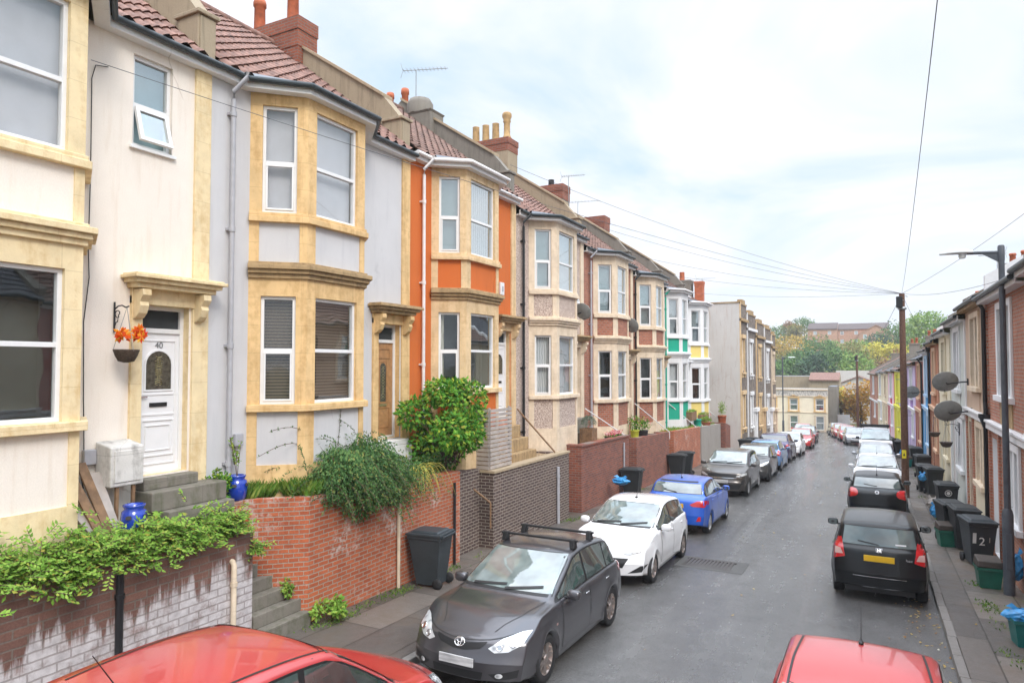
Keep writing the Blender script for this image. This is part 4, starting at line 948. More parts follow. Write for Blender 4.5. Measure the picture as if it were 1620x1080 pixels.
simple_house('yard_wall', 'low white wall with a gate across the end of the street', -3.98, -2.6, 95.0, 95.4, zb, -2.2, 'white_render', flat=True, cat='wall')
hw = [(a, b, a+1.1, b+1.3) for b in (1.2, 4.2) for a in (2.2, 7.6)]
hz = 9.0
simple_house('hill_flats', 'orange brick flats with dark roof on the hilltop, the taller block', -17.5, -9.2, 228, 240, 4.5, hz+6.0, 'orange_brick_far', 'tile_slate', 2.0, wins=[(a, hz+b, a+1.0, hz+b+1.1) for b in (1.6, 4.2) for a in (1.6, 5.6)], axis='x', cat='flats')
simple_house('hill_flats', 'orange brick flats with long dark roof on the hilltop, the longer block', -9.1, 4.6, 229, 241, 4.5, hz+5.8, 'orange_brick_far', 'tile_slate', 1.9, wins=[(a, hz+b, a+1.0, hz+b+1.1) for b in (1.6, 4.1) for a in (.6, 4.4)], axis='x', cat='flats')
simple_house('hill_flats', 'orange brick gabled wing in front of the hilltop flats', -3.5, 5.6, 224, 228.8, 4.5, hz+4.0, 'orange_brick_far', 'orange_brick_far', 2.6, wins=[(a, hz+2.6, a+1.0, hz+4.0-.1) for a in (1.2, 4.4)], axis='y', cat='flats')

# ------------------------------------------------------------------ cars
M['tyre'] = plain('tyre rubber', (.018, .018, .019), .75, var=.2)
M['alloy'] = plain('brake dusted alloy', (.42, .36, .33), .35, metal=.8, var=.25)
M['alloy_bright'] = plain('silver alloy', (.62, .62, .63), .3, metal=.8)
M['trim'] = plain('car trim plastic', (.014, .014, .015), .45)
def _plate():
    m = Mat('smeared white number plate'); f = m.noise(1, 3, .5, stretch=(4, 3, 26)); m.col(m.ramp(f, [(.35, (.34, .34, .35)), (.6, (.62, .62, .62))])).rough(.35); return m.m
M['grille_mat'] = plain('grille mesh', (.01, .01, .011), .5)
M['plate_white'] = _plate(); M['plate_yellow'] = plain('yellow number plate', (.78, .47, .02), .35, var=.08)
M['tail_red'] = plain('red tail lamp', (.55, .012, .015), .12, coat=1); M['tail_clear'] = plain('clear tail lamp', (.62, .40, .36), .15, coat=1)
def lampmat():
    m = Mat('headlamp lens'); v = m.n('ShaderNodeTexVoronoi'); v.inputs['Scale'].default_value = 11; m.l(m.P(), v.inputs['Vector'])
    m.col(m.ramp(v.outputs['Distance'], [(.15, (.30, .31, .32)), (.5, (.72, .73, .73))])).rough(.12); m.b.inputs['Metallic'].default_value = .35; m.b.inputs['Coat Weight'].default_value = 1; return m.m
M['lamp'] = lampmat()
def carglass(name, c, rf=.16):
    m = Mat(name); m.col(m.ramp(m.noise(1.3, 3), [(.35, sc(c, .5)), (.65, sc(c, 1.3))])).rough(.03)
    m.b.inputs['Specular IOR Level'].default_value = .9; m.b.inputs['Coat Weight'].default_value = 1; m.b.inputs['Coat Roughness'].default_value = .01; m.b.inputs['Coat IOR'].default_value = 1.7; return m.m
M['windscreen_glass'] = carglass('windscreen glass', (.20, .25, .24)); M['side_glass'] = carglass('side window glass', (.055, .075, .07)); M['rear_glass'] = carglass('rear window glass', (.13, .17, .165))
M['privacy_glass'] = carglass('dark rear glass', (.03, .034, .036))
def pchip(pts):
    x = [p[0] for p in pts]; y = [p[1] for p in pts]; n = len(x)
    h = [x[i+1]-x[i] for i in range(n-1)]; d = [(y[i+1]-y[i])/h[i] for i in range(n-1)]; m = [d[0]]
    for i in range(1, n-1): m.append(0 if d[i-1]*d[i] <= 0 else 3*(h[i-1]+h[i])/((2*h[i]+h[i-1])/d[i-1]+(h[i]+2*h[i-1])/d[i]))
    m.append(d[-1])
    def f(t):
        t = max(x[0], min(x[-1], t)); i = 0
        while i < n-2 and t > x[i+1]: i += 1
        s = (t-x[i])/h[i]; a, b = s*s*(3-2*s), s*s*(s-1)
        return y[i]*(1-a)+y[i+1]*a+h[i]*(m[i]*(s*(1-s)**2)+m[i+1]*b)
    return f
def sm(a, b, x): t = max(0, min(1, (x-a)/(b-a))); return t*t*(3-2*t)
def blob(mb, c, r, m=0, n=10, pw=.75, R=None):
    rows = []
    for i in range(n+1):
        a = -PI/2+PI*i/n; row = []
        for k in range(2*n):
            b = 2*PI*k/(2*n)
            f = lambda q: math.copysign(abs(q)**pw, q)
            v = V3((r[0]*f(math.cos(a))*f(math.cos(b)), r[1]*f(math.cos(a))*f(math.sin(b)), r[2]*f(math.sin(a))))
            row.append(V3(c)+(R @ v if R else v))
        rows.append(row)
    mb.grid(rows, m, True, True)
def resample(poly, st):
    out = []
    for i in range(len(poly)):
        a, b = Vector(poly[i]), Vector(poly[(i+1) % len(poly)]); k = max(1, int((b-a).length/st))
        out += [a+(b-a)*j/k for j in range(k)]
    return out
def inside(p, poly):
    c = False; j = len(poly)-1
    for i in range(len(poly)):
        if (poly[i][1] > p[1]) != (poly[j][1] > p[1]) and p[0] < (poly[j][0]-poly[i][0])*(p[1]-poly[i][1])/(poly[j][1]-poly[i][1])+poly[i][0]: c = not c
        j = i
    return c
class Car:
    def __init__(s, label, paint, L=4.0, W=1.74, H=1.48, wb=2.5, fo=.80, R=.30, belt=.93, top=None, lod=1, sill=.20, tum=.26, front_taper=.10):
        s.L, s.W, s.H, s.wb, s.R = L, W, H, wb, R; s.w = W/2; s.xF = wb/2+fo; s.xR = s.xF-L; s.paint = paint; s.lod = lod; s.tum = tum
        s.T = thing('parked_car', label, 'car', (0, 0, 0), 'cars parked along both kerbs'); s.ft = front_taper
        s.wp = .34 if front_taper > .06 else .27
        s.top = pchip(top); s.belt0 = belt; s.sill = sill; s.Ra = R+.055
        s.body()
    def belt(s, x): return s.belt0 + .05*sm(s.xF-.9, s.xR+.3, x)
    def zlow(s, x):
        z = s.sill + .05*sm(s.xF-.35, s.xF, x) + .10*sm(s.xR+.45, s.xR, x)
        for xc in (s.wb/2, -s.wb/2):
            d = abs(x-xc)
            if d < s.Ra: z = max(z, s.R+math.sqrt(max(0, s.Ra**2-d*d)))
        return z
    def hw(s, x):
        return s.w*(1-s.ft*sm(s.xF-.75, s.xF, x)**1.5-.07*sm(s.xR+.55, s.xR, x)**1.5)
    def warp(s, x, y):
        t = abs(y)/s.w
        return x - getattr(s, 'wp', .34)*t**3*sm(s.xF-1.0, s.xF, x) - .05*t**2*sm(s.xF-1.2, s.xF-.2, x) + .16*t**3*sm(s.xR+.8, s.xR, x)
    def section(s, x):
        zl, zt, w = s.zlow(x), s.top(x), s.hw(x); bl = s.belt(x)
        zs = max(zl+.02, min(bl, zt-.035)); pts = [(w-.24, zl)]
        arch = 1.0 if zl > s.sill+.12 else 0
        for i in range(11):
            z = zl+(zs-zl)*i/10; t = (z-.18)/(bl-.18)
            k = .955+.045*math.sin(min(1, max(0, t)/.5)*PI/2) if t < .5 else 1-.048*((t-.5)/.5)**2
            crease = .006*math.exp(-((z-.74)/.05)**2)-.010*math.exp(-((z-.36)/.07)**2)
            fl = .018*math.exp(-((math.hypot(min(abs(x-s.wb/2), abs(x+s.wb/2)), z-s.R)-s.Ra)/.05)**2)
            pts.append((w*k+crease*sm(s.xF, s.xF-.5, x)+fl, z))
        ys = pts[-1][0]; h = zt-zs
        rd = min(.07, .6*h); ye = ys-.05-s.tum*max(0, h-.06)-.02*(h < .2); ze = zt-rd
        led = .03*min(1, h/.1)
        pts.append((ys-led, zs+min(.012, h*.2)))
        if h > .12:
            for i in range(1, 6): t = i/5; pts.append((ys-led+(ye-ys+led)*t, zs+.012+(ze-zs-.012)*t + .0))
        else:
            for i in range(1, 6): t = i/5; pts.append((ys-led+(ye-ys+led)*t, zs+.2*h+(ze-zs-.2*h)*t))
        for i in range(1, 4): a = PI/2*i/4; pts.append((ye-.06*math.sin(a)*1.0, ze+(rd*.72)*(1-math.cos(a)) if False else ze+rd*.55*math.sin(a)))
        y1, z1 = pts[-1]
        for i in range(1, 7): t = i/6; pts.append((y1*(1-t), z1+(zt-z1)*(1-(1-t)**2)))
        return pts
    def body(s):
        xs = set(); st = .05 if s.lod else .10
        n = int(s.L/st)
        for i in range(n+1): xs.add(round(s.xR+s.L*i/n, 4))
        for e, d in ((s.xF, -1), (s.xR, 1)):
            for k in (.004, .012, .025, .04, .07, .1, .13, .16, .2): xs.add(round(e+d*k, 4))
        for xc in (s.wb/2, -s.wb/2):
            for k in range(17): xs.add(round(xc+s.Ra*math.cos(PI*k/16), 4))
        xs = sorted(xs); mb = MB(); rows = []
        for x in xs:
            p = s.section(x); full = [(y, z) for y, z in p]+[(-y, z) for y, z in p[-2::-1]]
            rows.append([(s.warp(x, y), y, z) for y, z in full])
        mb.grid(rows)
        nq = len(rows[0])
        for r_, x in ((rows[0], xs[0]), (rows[-1], xs[-1])):     # closed ends
            half = (nq+1)//2; g = []
            for i in range(half):
                (y, z) = r_[i][1:]; g.append([(s.warp(x, y*(1-2*k/12)), y*(1-2*k/12), z) for k in range(13)])
            mb.grid(g)
        # dark wheel wells: first and last column
        o = mb.build('body', [s.paint, 'trim'], s.T)
        me = o.data; bm = bmesh.new(); bm.from_mesh(me); bmesh.ops.remove_doubles(bm, verts=bm.verts, dist=.0006); bmesh.ops.recalc_face_normals(bm, faces=bm.faces)
        for f in bm.faces:
            if f.calc_center_median().z < s.sill+.015 and abs(f.normal.z) > .8: f.material_index = 1
        s.bvh = BVHTree.FromBMesh(bm); bm.to_mesh(me); bm.free(); s.bodyob = o
        u = MB(); u.box(s.xR+.12, s.xF-.25, -s.w+.245, s.w-.245, s.sill-.015, .62); u.build('underbody', 'trim', s.T)
    def cast(s, mode, a, b):
        if mode == 'front': o, d = V3((6, a, b)), V3((-1, 0, 0))
        elif mode == 'rear': o, d = V3((-6, a, b)), V3((1, 0, 0))
        elif mode == 'left': o, d = V3((a, 3, b)), V3((0, -1, 0))
        elif mode == 'right': o, d = V3((a, -3, b)), V3((0, 1, 0))
        else: o, d = V3((a, b, 5)), V3((0, 0, -1))
        h = s.bvh.ray_cast(o, d)
        if h[0] is None: return None
        n = h[1] if h[1].dot(d) < 0 else -h[1]
        return h[0], n
    def decal(s, name, polys, mat, off=.004, parent=None, st=.06, mb=None):
        """thin shell pieces that follow the bodywork"""
        out = mb or MB()
        for mode, poly in polys:
            b = resample(poly, st); n = len(b)
            xs = [p[0] for p in poly]; ys = [p[1] for p in poly]; pts = list(b)
            gx = min(xs)+st/2
            while gx < max(xs):
                gy = min(ys)+st/2
                while gy < max(ys):
                    if inside((gx, gy), poly) and min((Vector((gx, gy))-q).length for q in b) > st*.35: pts.append(Vector((gx, gy)))
                    gy += st
                gx += st
            vs, es, fs, _, _, _ = delaunay_2d_cdt(pts, [(i, (i+1) % n) for i in range(n)], [], 1, 1e-5)
            hit = [s.cast(mode, v[0], v[1]) for v in vs]; i0 = len(out.v)
            out.v += [tuple(h[0]+h[1]*off) if h else (0, 0, 0) for h in hit]
            for f in fs:
                if all(hit[k] for k in f):
                    c = [hit[k][0] for k in f]
                    if max((c[i]-c[i-1]).length for i in range(3)) < (.18 if name.startswith('tail') else .45): out.f.append([i0+k for k in f]); out.m.append(0); out.s.append(True)
        if name.startswith('tail') and out.f:      # keep the one piece that sits on the bodywork
            g = list(range(len(out.v)))
            def fd(a):
                while g[a] != a: a = g[a]
                return a
            for f in out.f:
                for k in f[1:]: g[fd(k)] = fd(f[0])
            cnt = {}
            for f in out.f: cnt[fd(f[0])] = cnt.get(fd(f[0]), 0)+1
            b_ = max(cnt, key=cnt.get); out.f = [f for f in out.f if fd(f[0]) == b_]; out.m = [0]*len(out.f); out.s = [True]*len(out.f)
        if mb is None:
            used = sorted({k for f in out.f for k in f}); ix = {k: i for i, k in enumerate(used)}
            out.v = [out.v[k] for k in used]; out.f = [[ix[k] for k in f] for f in out.f]
        return out.build(name, mat, parent or s.T) if mb is None else None
    def line(s, mode, pts, w):       # thin strip polygon along a polyline
        out = []
        for i in range(len(pts)-1):
            a, b = Vector(pts[i]), Vector(pts[i+1]); d = (b-a).normalized(); n = Vector((-d.y, d.x))*w/2
            out.append((mode, [a-n, b-n, b+n, a+n]))
        return out
    def glass(s, cowl, rf, rr, tb, bp, cq=None, tint='side_glass', rtint='rear_glass', rz=None):
        """cowl: windscreen base x; rf, rr: roof front and rear x; tb: rear window base x; bp: B pillar x; cq: rear door end x"""
        zc, zr = s.top(cowl)+.04, s.top(rf)-.035
        def ww(z, x): h = max(0, z-s.belt(x)); return s.hw(x)*.955-.10-s.tum*h
        P = []
        for i in range(7): t = i/6; z = zc+(zr-zc)*t; P.append((ww(z, cowl+(rf-cowl)*t), z))
        poly = [(-y, z) for y, z in P]+[(y, z) for y, z in P[::-1]]
        s.decal('windscreen_trim', [('front', [(y*1.025, z+(.012 if z > (zc+zr)/2 else -.025)) for y, z in poly])], 'trim', .003)
        s.ws = s.decal('windscreen', [('front', poly)], 'windscreen_glass', .006)
        zb, zr2 = (rz or s.top(tb)+.02), s.top(rr)-.06; Q = []
        for i in range(6): t = i/5; z = zb+(zr2-zb)*t; Q.append((ww(z, tb+(rr-tb)*t)-.015, z))
        rp = [(-y, z) for y, z in Q]+[(y, z) for y, z in Q[::-1]]
        s.decal('rear_window_trim', [('rear', [(y*1.03, z+(.012 if z > (zb+zr2)/2 else -.012)) for y, z in rp])], 'trim', .003)
        s.decal('rear_window', [('rear', rp)], rtint, .006)
        # side windows: sample where there is room between belt and roof edge
        def band_(x0, x1, grow=0):
            lo, up = [], []; n = 14
            for i in range(n+1):
                x = x0+(x1-x0)*i/n; a, b = s.belt(x)+.035-grow, s.top(x)-.105+grow
                b = min(b, s.H-.10+grow)
                if b > a+.01: lo.append((x, a)); up.append((x, b))
            return lo+up[::-1]
        xa, xb = cowl-.10, tb+.20; cq = cq if cq is not None else xb+.32
        for md in ('left', 'right'):
            s.decal('window_surround', [(md, band_(xb-.03, xa+.03, .022))], 'trim', .003)
            for x0, x1 in ((bp+.035, xa), (cq+.02, bp-.035), (xb, cq-.02)):
                if x1-x0 > .08:
                    p = band_(x0, x1)
                    if len(p) > 3: s.decal('side_window', [(md, p)], tint, .006)
        s.bp, s.cq, s.xa, s.cowl = bp, cq, xa, cowl
    def doors(s, front_x, five=True, low=.30):
        """door skins with shut lines and handles"""
        edges = [(front_x, s.bp)] + ([(s.bp, s.cq-.0)] if five else [])
        for md, sg in (('left', 1), ('right', -1)):
            for k, (a, b) in enumerate(edges):
                zt = s.belt(b)+.01
                pts = [(a, low+.03), (a-.02, low), (b+.02, low), (b, low+.03), (b, zt-.02), (b+.02, zt), (a-.03, zt-.01), (a, zt-.06)]
                if k == 1:   # rear door follows the arch
                    rx = -s.wb/2; pts = [(a, low+.03), (a-.02, low)] + [(rx+(s.Ra+.06)*math.cos(t), s.R+(s.Ra+.06)*math.sin(t)) for t in [math.radians(q) for q in (-12, 10, 30, 50)] if rx+(s.Ra+.06)*math.cos(t) < a-.05] + [(b, zt-.25), (b, zt-.02), (b+.02, zt), (a-.02, zt)]
                c = Vector((sum(p[0] for p in pts)/len(pts), sum(p[1] for p in pts)/len(pts)))
                sh_ = s.decal('door_shut_line', [(md, pts)], 'trim', .0022, st=.09)
                dr = s.decal('door', [(md, [tuple(c+(Vector(p)-c)*(1-.012/max(.2, (Vector(p)-c).length))) for p in pts])], s.paint, .0045, st=.06)
                hx = b+.12; h = s.cast(md, hx, zt-.13)
                if h:
                    q = MB(); blob(q, h[0]+h[1]*.022, (.075, .012, .013), n=6); q.build('handle', s.handle if hasattr(s, 'handle') else s.paint, dr)
    def wheels(s, rim='alloy', spokes=10):
        for xc in (s.wb/2, -s.wb/2):
            for sg in (1, -1):
                yo = sg*(s.w-.015); yi = sg*(s.w-.215); R = s.R
                q = MB(); q.lathe((xc, 0, R), [(R*.66, yi), (R*.93, yi), (R, yi+sg*.03), (R, yo-sg*.03), (R*.95, yo-sg*.004), (R*.80, yo), (R*.67, yo-sg*.012)], 28, ax='y', cap=False)
                t = q.build('wheel', 'tyre', s.T)
                q = MB(); q.lathe((xc, 0, R), [(R*.68, yo-sg*.012), (R*.63, yo-sg*.02), (R*.62, yo-sg*.06), (R*.05, yo-sg*.075)], 24, ax='y', cap=False)
                yy = yo-sg*.022
                for k in range(spokes):
                    a = 2*PI*k/spokes + (.09 if k % 2 else -.09); wd = R*.085
                    ca, sa = math.cos(a), math.sin(a); e = V3((ca, 0, sa)); p = V3((-sa, 0, ca)); C0 = V3((xc, yy, R)); yv = V3((0, sg, 0))
                    q.hexa([C0+e*(R*.10)-p*wd-yv*.03, C0+e*(R*.65)-p*wd*.55-yv*.03, C0+e*(R*.65)+p*wd*.55-yv*.03, C0+e*(R*.10)+p*wd-yv*.03, C0+e*(R*.10)-p*wd, C0+e*(R*.65)-p*wd*.55+yv*.012, C0+e*(R*.65)+p*wd*.55+yv*.012, C0+e*(R*.10)+p*wd])
                q.lathe((xc, 0, R), [(R*.18, yy-sg*.02), (R*.18, yy+sg*.006), (R*.1, yy+sg*.012)], 14, ax='y')
                q.build('rim', rim, t)
                q = MB(); q.lathe((xc, 0, R), [(R*.60, yo-sg*.082), (.02, yo-sg*.082)], 20, ax='y', cap=False); q.build('brake_disc', 'trim', t)
    def mirrors(s, x, mat=None, z=None):
        z = z or s.belt0+.07
        for sg in (1, -1):
            h = s.cast('left' if sg > 0 else 'right', x, z-.02); y0 = abs(h[0].y) if h else s.w-.1
            q = MB(); blob(q, (x-.03, sg*(y0+.16), z), (.07, .11, .075), n=8, pw=.7); m = q.build('wing_mirror', mat or s.paint, s.T)
            q = MB(); q.tube([(x-.02, sg*(y0-.02), z-.06), (x-.03, sg*(y0+.10), z-.04)], .022, 6); q.build('mirror_arm', 'trim', m)
            q = MB(); q.poly([(x-.097, sg*(y0+.075), z-.05), (x-.097, sg*(y0+.245), z-.05), (x-.097, sg*(y0+.245), z+.055), (x-.097, sg*(y0+.075), z+.055)]); q.build('mirror_glass', 'side_glass', m)
    def wipers(s, zc=None):
        z0 = s.top(s.cowl)+.045
        for a, b in (((-.55, z0), (.0, z0+.035)), ((.0, z0-.005), (.56, z0+.05))):
            s.decal('wiper', s.line('front', [a, b], .022), 'trim', .018, st=.05)
    def rear_wiper(s, z, y0=0, y1=.36):
        s.decal('rear_wiper', s.line('rear', [(y0, z), (y1, z+.05)], .022), 'trim', .016, st=.05)
    def aerial(s, x, l=.4, lean=-.5):
        z = s.top(x); q = MB(); blob(q, (x, 0, z+.012), (.05, .025, .022), n=6); q.tube([(x, 0, z+.02), (x+lean*l, 0, z+l*.8)], [.006, .0035], 5); q.build('aerial', 'trim', s.T)
    def plate(s, mode, z, mat, y=0, w=.52, h=.112, hits=None):
        c = s.cast(mode, y, z)
        if not c: return
        sg = 1 if mode == 'front' else -1; x = max(sg*s.cast(mode, q, z+r)[0].x for q in (-.24, 0, .24) for r in (-.04, .04))*sg
        q = MB(); q.box(min(x, x+sg*.02), max(x, x+sg*.02), y-w/2, y+w/2, z-h/2, z+h/2); q.build('number_plate', mat, s.T, .004)
    def place(s, x, y, facing, tilt=0, yaw=0, dz=0):
        sl_ = math.atan((G(y+1)-G(y-1))/2)
        s.T.rotation_mode = 'XYZ'; s.T.rotation_euler = (0, -sl_*facing, math.radians(90*facing)+math.radians(yaw)); s.T.location = (x, y, G(y)+.006+dz)

def hatch_top(xR, xF, H, cowl, rf, rr, tb, zt, zc, zn, bulge=.0, nose=.5, tailz=.55):
    """side profile of the bodywork from tail to nose"""
    return [(xR, tailz), (xR+.015, tailz+.10), (xR+.05, zt-.16), ((xR+tb)/2+.01, zt-.04), (tb, zt), ((tb+rr)/2, (zt+H-.07)/2+.03), (rr, H-.075), (rr+.22, H-.035), ((rr+rf)/2+.15, H), (rf, H-.055), (rf+.12, H-.115), (cowl-.06, zc+.055), (cowl+.03, zc), (cowl+(xF-cowl)*.45, zc-.055+bulge), (xF-.30, zn+.05), (xF-.12, zn-.03), (xF-.03, nose+.06), (xF, nose)]
def logo_ring(s, mode, y, z, a, b, kind):
    c = s.cast(mode, y, z); sg = 1 if mode == 'front' else -1
    if not c: return
    P = c[0]+c[1]*.012; n = c[1]; U = V3((0, 1, 0)); W = n.cross(U).normalized(); W = W if W.z > 0 else -W
    q = MB(); ring = lambda cx, cz, ra, rb, r=.007: q.tube([P+U*(cx+ra*math.cos(t))+W*(cz+rb*math.sin(t)) for t in [2*PI*i/20 for i in range(21)]], r, 5, cap=False)
    if kind == 'ovals': ring(0, 0, a, b, .009); ring(0, b*.38, a*.62, b*.5); ring(0, 0, a*.30, b*.95)
    elif kind == 'oval': q.prism((P, U, W, n), [(a*math.cos(2*PI*i/20), b*math.sin(2*PI*i/20)) for i in range(20)], -.005, .006)
    elif kind == 'h':
        for u0, u1, v0, v1 in ((-a*.5, -a*.28, -b*.7, b*.7), (a*.28, a*.5, -b*.7, b*.7), (-a*.28, a*.28, -b*.12, b*.12)): q.lbox((P, U, W, n), u0, u1, v0, v1, 0, .008)
        pts = [(-a, b), (a, b), (a*.75, -b), (-a*.75, -b), (-a, b)]; q.tube([P+U*u+W*v for u, v in pts], .006, 5)
    elif kind == 'vw':
        ring(0, 0, a, a, .008)
        for pts in ([(-.45, .7), (0, .05), (.45, .7)], [(-.75, .4), (-.35, -.7), (0, -.1), (.35, -.7), (.75, .4)]): q.tube([P+U*u*a+W*v*a for u, v in pts], .007, 5)
    elif kind == 'bar': q.lbox((P, U, W, n), -a, a, -b, b, 0, .01)
    elif kind == 'diamond': q.tube([P+U*u*a+W*v*b for u, v in ((-.6, 0), (0, 1), (.6, 0), (0, -1), (-.6, 0))], .012, 5)
    q.build('badge', 'chrome', s.T)
def mir(polys):
    out = list(polys)
    for m, p in polys:
        out.append((({'left': 'right', 'right': 'left'}.get(m, m)), [(-a, b) if m in ('front', 'rear') else (a, b) for a, b in p]))
    return out
paints = {'p_grey': carpaint('dark grey metallic', (.075, .072, .08), .55), 'p_white': carpaint('white paint', (.82, .82, .83)), 'p_blue': carpaint('bright blue metallic', (.008, .10, .56), .25), 'p_bronze': carpaint('dark bronze grey metallic', (.075, .066, .06), .5),
          'p_black': carpaint('black paint', (.006, .007, .008), 0, .28, .35, .25), 'p_red': carpaint('red paint', (.40, .026, .026)), 'p_red2': carpaint('bright red paint', (.52, .04, .04)), 'p_silver': carpaint('silver metallic', (.42, .43, .45), .7), 'p_paleblue': carpaint('pale blue metallic', (.16, .32, .60), .4), 'p_purple': carpaint('dark purple metallic', (.055, .04, .115), .4), 'p_dark': carpaint('charcoal paint', (.05, .05, .052), .3)}
M.update(paints)
def lamps(s, name, polys, mat, off=.007, both=True):
    for k in (0, 1):
        ps = polys if k == 0 else mir(polys)[len(polys):]; o = None
        for p in ps: q = s.decal(name if o is None else name+'_wrap', [p], mat, off, st=.035, parent=o); o = o or q

def auris():
    L, wb, fo, H = 4.30, 2.60, .94, 1.515; xF = wb/2+fo; xR = xF-L
    cw_, rf, rr, tb = .98, .02, -1.42, xR+.28
    s = Car('dark grey hatchback with black roof bars parked behind the red people carrier', 'p_grey', L, 1.78, H, wb, fo, .315, .93, hatch_top(xR, xF, H, cw_, rf, rr, tb, 1.02, .98, .74, nose=.47), front_taper=.05)
    s.handle = 'chrome'
    s.glass(cw_, rf, rr, tb, -.28, -1.18); s.doors(.78); s.wheels('alloy', 12); s.mirrors(.62); s.wipers(); s.rear_wiper(1.06)
    lamps(s, 'headlight', [('front', [(.41, .63), (.50, .585), (.66, .60), (.80, .68), (.83, .80), (.74, .795), (.56, .735)])], 'lamp')
    for sg in (1, -1):
        for y, z, r in ((.55, .645, .045), (.69, .69, .05)):
            c = s.cast('front', sg*y, z)
            if c:
                q = MB(); q.lathe((0, 0, 0), [(r, 0), (r*.95, .008), (r*.75, .010), (r*.7, .004)], 14); o = q.build('lamp_bulb', 'chrome', None, smooth=True); o.location = c[0]+c[1]*.008; o.rotation_euler = c[1].to_track_quat('Z', 'Y').to_euler(); attach_(o, s.T)
    s.decal('grille', [('front', [(-.37, .67), (-.30, .615), (-.08, .575), (.08, .575), (.30, .615), (.37, .67), (.38, .70), (.12, .665), (-.12, .665), (-.38, .70)])], 'grille_mat', .006, st=.04)
    s.decal('lower_grille', [('front', [(-.36, .26), (.36, .26), (.38, .355), (-.38, .355)])], 'grille_mat', .006)
    lamps(s, 'fog_light_surround', [('front', [(.45, .34), (.55, .27), (.78, .30), (.80, .40), (.62, .36)])], 'trim', .006)
    lamps(s, 'fog_light', [('front', [(.58+.045*math.cos(2*PI*i/12), .325+.03*math.sin(2*PI*i/12)) for i in range(12)])], 'lamp', .012)
    s.decal('bonnet_shut_line', s.line('front', [(-.76, .80), (-.55, .745), (-.40, .72), (-.12, .695), (.12, .695), (.40, .72), (.55, .745), (.76, .80)], .009) + s.line('top', [(1.0, .70), (1.55, .60), (1.78, .46), (1.93, .40)], .010) + s.line('top', [(1.0, -.70), (1.55, -.60), (1.78, -.46), (1.93, -.40)], .010), 'trim', .0035)
    logo_ring(s, 'front', 0, .655, .075, .055, 'ovals'); s.plate('front', .455, 'plate_white'); s.plate('rear', .80, 'plate_yellow')
    lamps(s, 'tail_light', [('rear', [(.60, .86), (.84, .80), (.86, 1.02), (.70, 1.06)]), ('left', [(xR+.21, .84), (xR+.36, .92), (xR+.34, 1.03), (xR+.22, 1.06)])], 'tail_red')
    lamps(s, 'side_repeater', [('left', [(.98, .68), (1.03, .68), (1.03, .71), (.98, .71)])], 'tail_clear')
    r = thing('roof_bars', 'pair of black roof bars clamped on the dark grey hatchback', 'roof bars', (0, 0, 0))
    for x in (-.22, -.92):
        z = s.top(x); q = MB(); q.box(x-.03, x+.03, -.68, .68, z+.065, z+.10); b = q.build('bar', 'black', r, .008)
        for sg in (1, -1):
            q = MB(); q.hexa([(x-.07, sg*.66, z-.04), (x+.07, sg*.66, z-.04), (x+.07, sg*.57, z-.03), (x-.07, sg*.57, z-.03), (x-.04, sg*.64, z+.11), (x+.04, sg*.64, z+.11), (x+.04, sg*.55, z+.11), (x-.04, sg*.55, z+.11)]); q.build('foot', 'black', r, .012)
    s.place(-4.87, 9.89, -1)
    r.location = s.T.location; r.rotation_euler = s.T.rotation_euler
def attach_(o, p): o.parent = p
auris()
def car(label, paint, x, y, facing, L=4.0, W=1.72, H=1.48, wb=2.49, fo=.80, R=.30, cw=.95, rf=.05, rr=-1.35, tbo=.28, zt=1.0, zc=.96, zn=.74, belt=.93, bp=-.25, cq=-1.12, lod=1, head=None, grille=None, lower=None, fog=None, tail=None, tail_mat='tail_red', badge=None, plates=('plate_white', 'plate_yellow'), pz=(.46, .80), extra=None, rim='alloy_bright', five=True, tint='side_glass', rtint='rear_glass', aerial_x=None, wiper=True, rw=True, nose=.48, detail=True, yaw=0, rz=None, tum=.26):
    xF = wb/2+fo; xR = xF-L
    s = Car(label, paint, L, W, H, wb, fo, R, belt, hatch_top(xR, xF, H, cw, rf, rr, xR+tbo, zt, zc, zn, nose=nose), lod, tum=tum)
    s.glass(cw, rf, rr, xR+tbo, bp, cq, tint, rtint, rz)
    if detail: s.doors(wb/2-.52, five)
    s.wheels(rim, 10 if detail else 6); s.mirrors(cw-.33)
    if wiper and detail: s.wipers()
    if rw and detail: s.rear_wiper(zt+.05)
    w = W/2
    head = head or [('front', [(w*.45, zn-.11), (w*.62, zn-.16), (w*.85, zn-.12), (w*.96, zn-.0), (w*.95, zn+.06), (w*.75, zn+.02)])]
    tail = tail or [('rear', [(w*.70, .80), (w*.96, .74), (w*.98, 1.0), (w*.80, 1.02)]), ('left', [(xR+.21, .80), (xR+.34, .84), (xR+.32, .98), (xR+.22, 1.0)])]
    if facing < 0 or detail: lamps(s, 'headlight', head, 'lamp')
    lamps(s, 'tail_light', tail, tail_mat)
    if facing < 0 or detail:
        s.decal('grille', grille or [('front', [(-w*.42, zn-.20), (w*.42, zn-.20), (w*.46, zn-.10), (-w*.46, zn-.10)])], 'grille_mat', .006, st=.05)
        s.decal('lower_grille', lower or [('front', [(-w*.55, .25), (w*.55, .25), (w*.6, .36), (-w*.6, .36)])], 'grille_mat', .006)
    if fog: lamps(s, 'fog_light_surround', fog, 'trim', .006)
    if plates[0]: s.plate('front', pz[0], plates[0])
    if plates[1]: s.plate('rear', pz[1], plates[1])
    if badge: logo_ring(s, *badge)
    if aerial_x is not None: s.aerial(aerial_x)
    if extra: extra(s)
    s.place(x, y, facing, yaw=yaw); return s
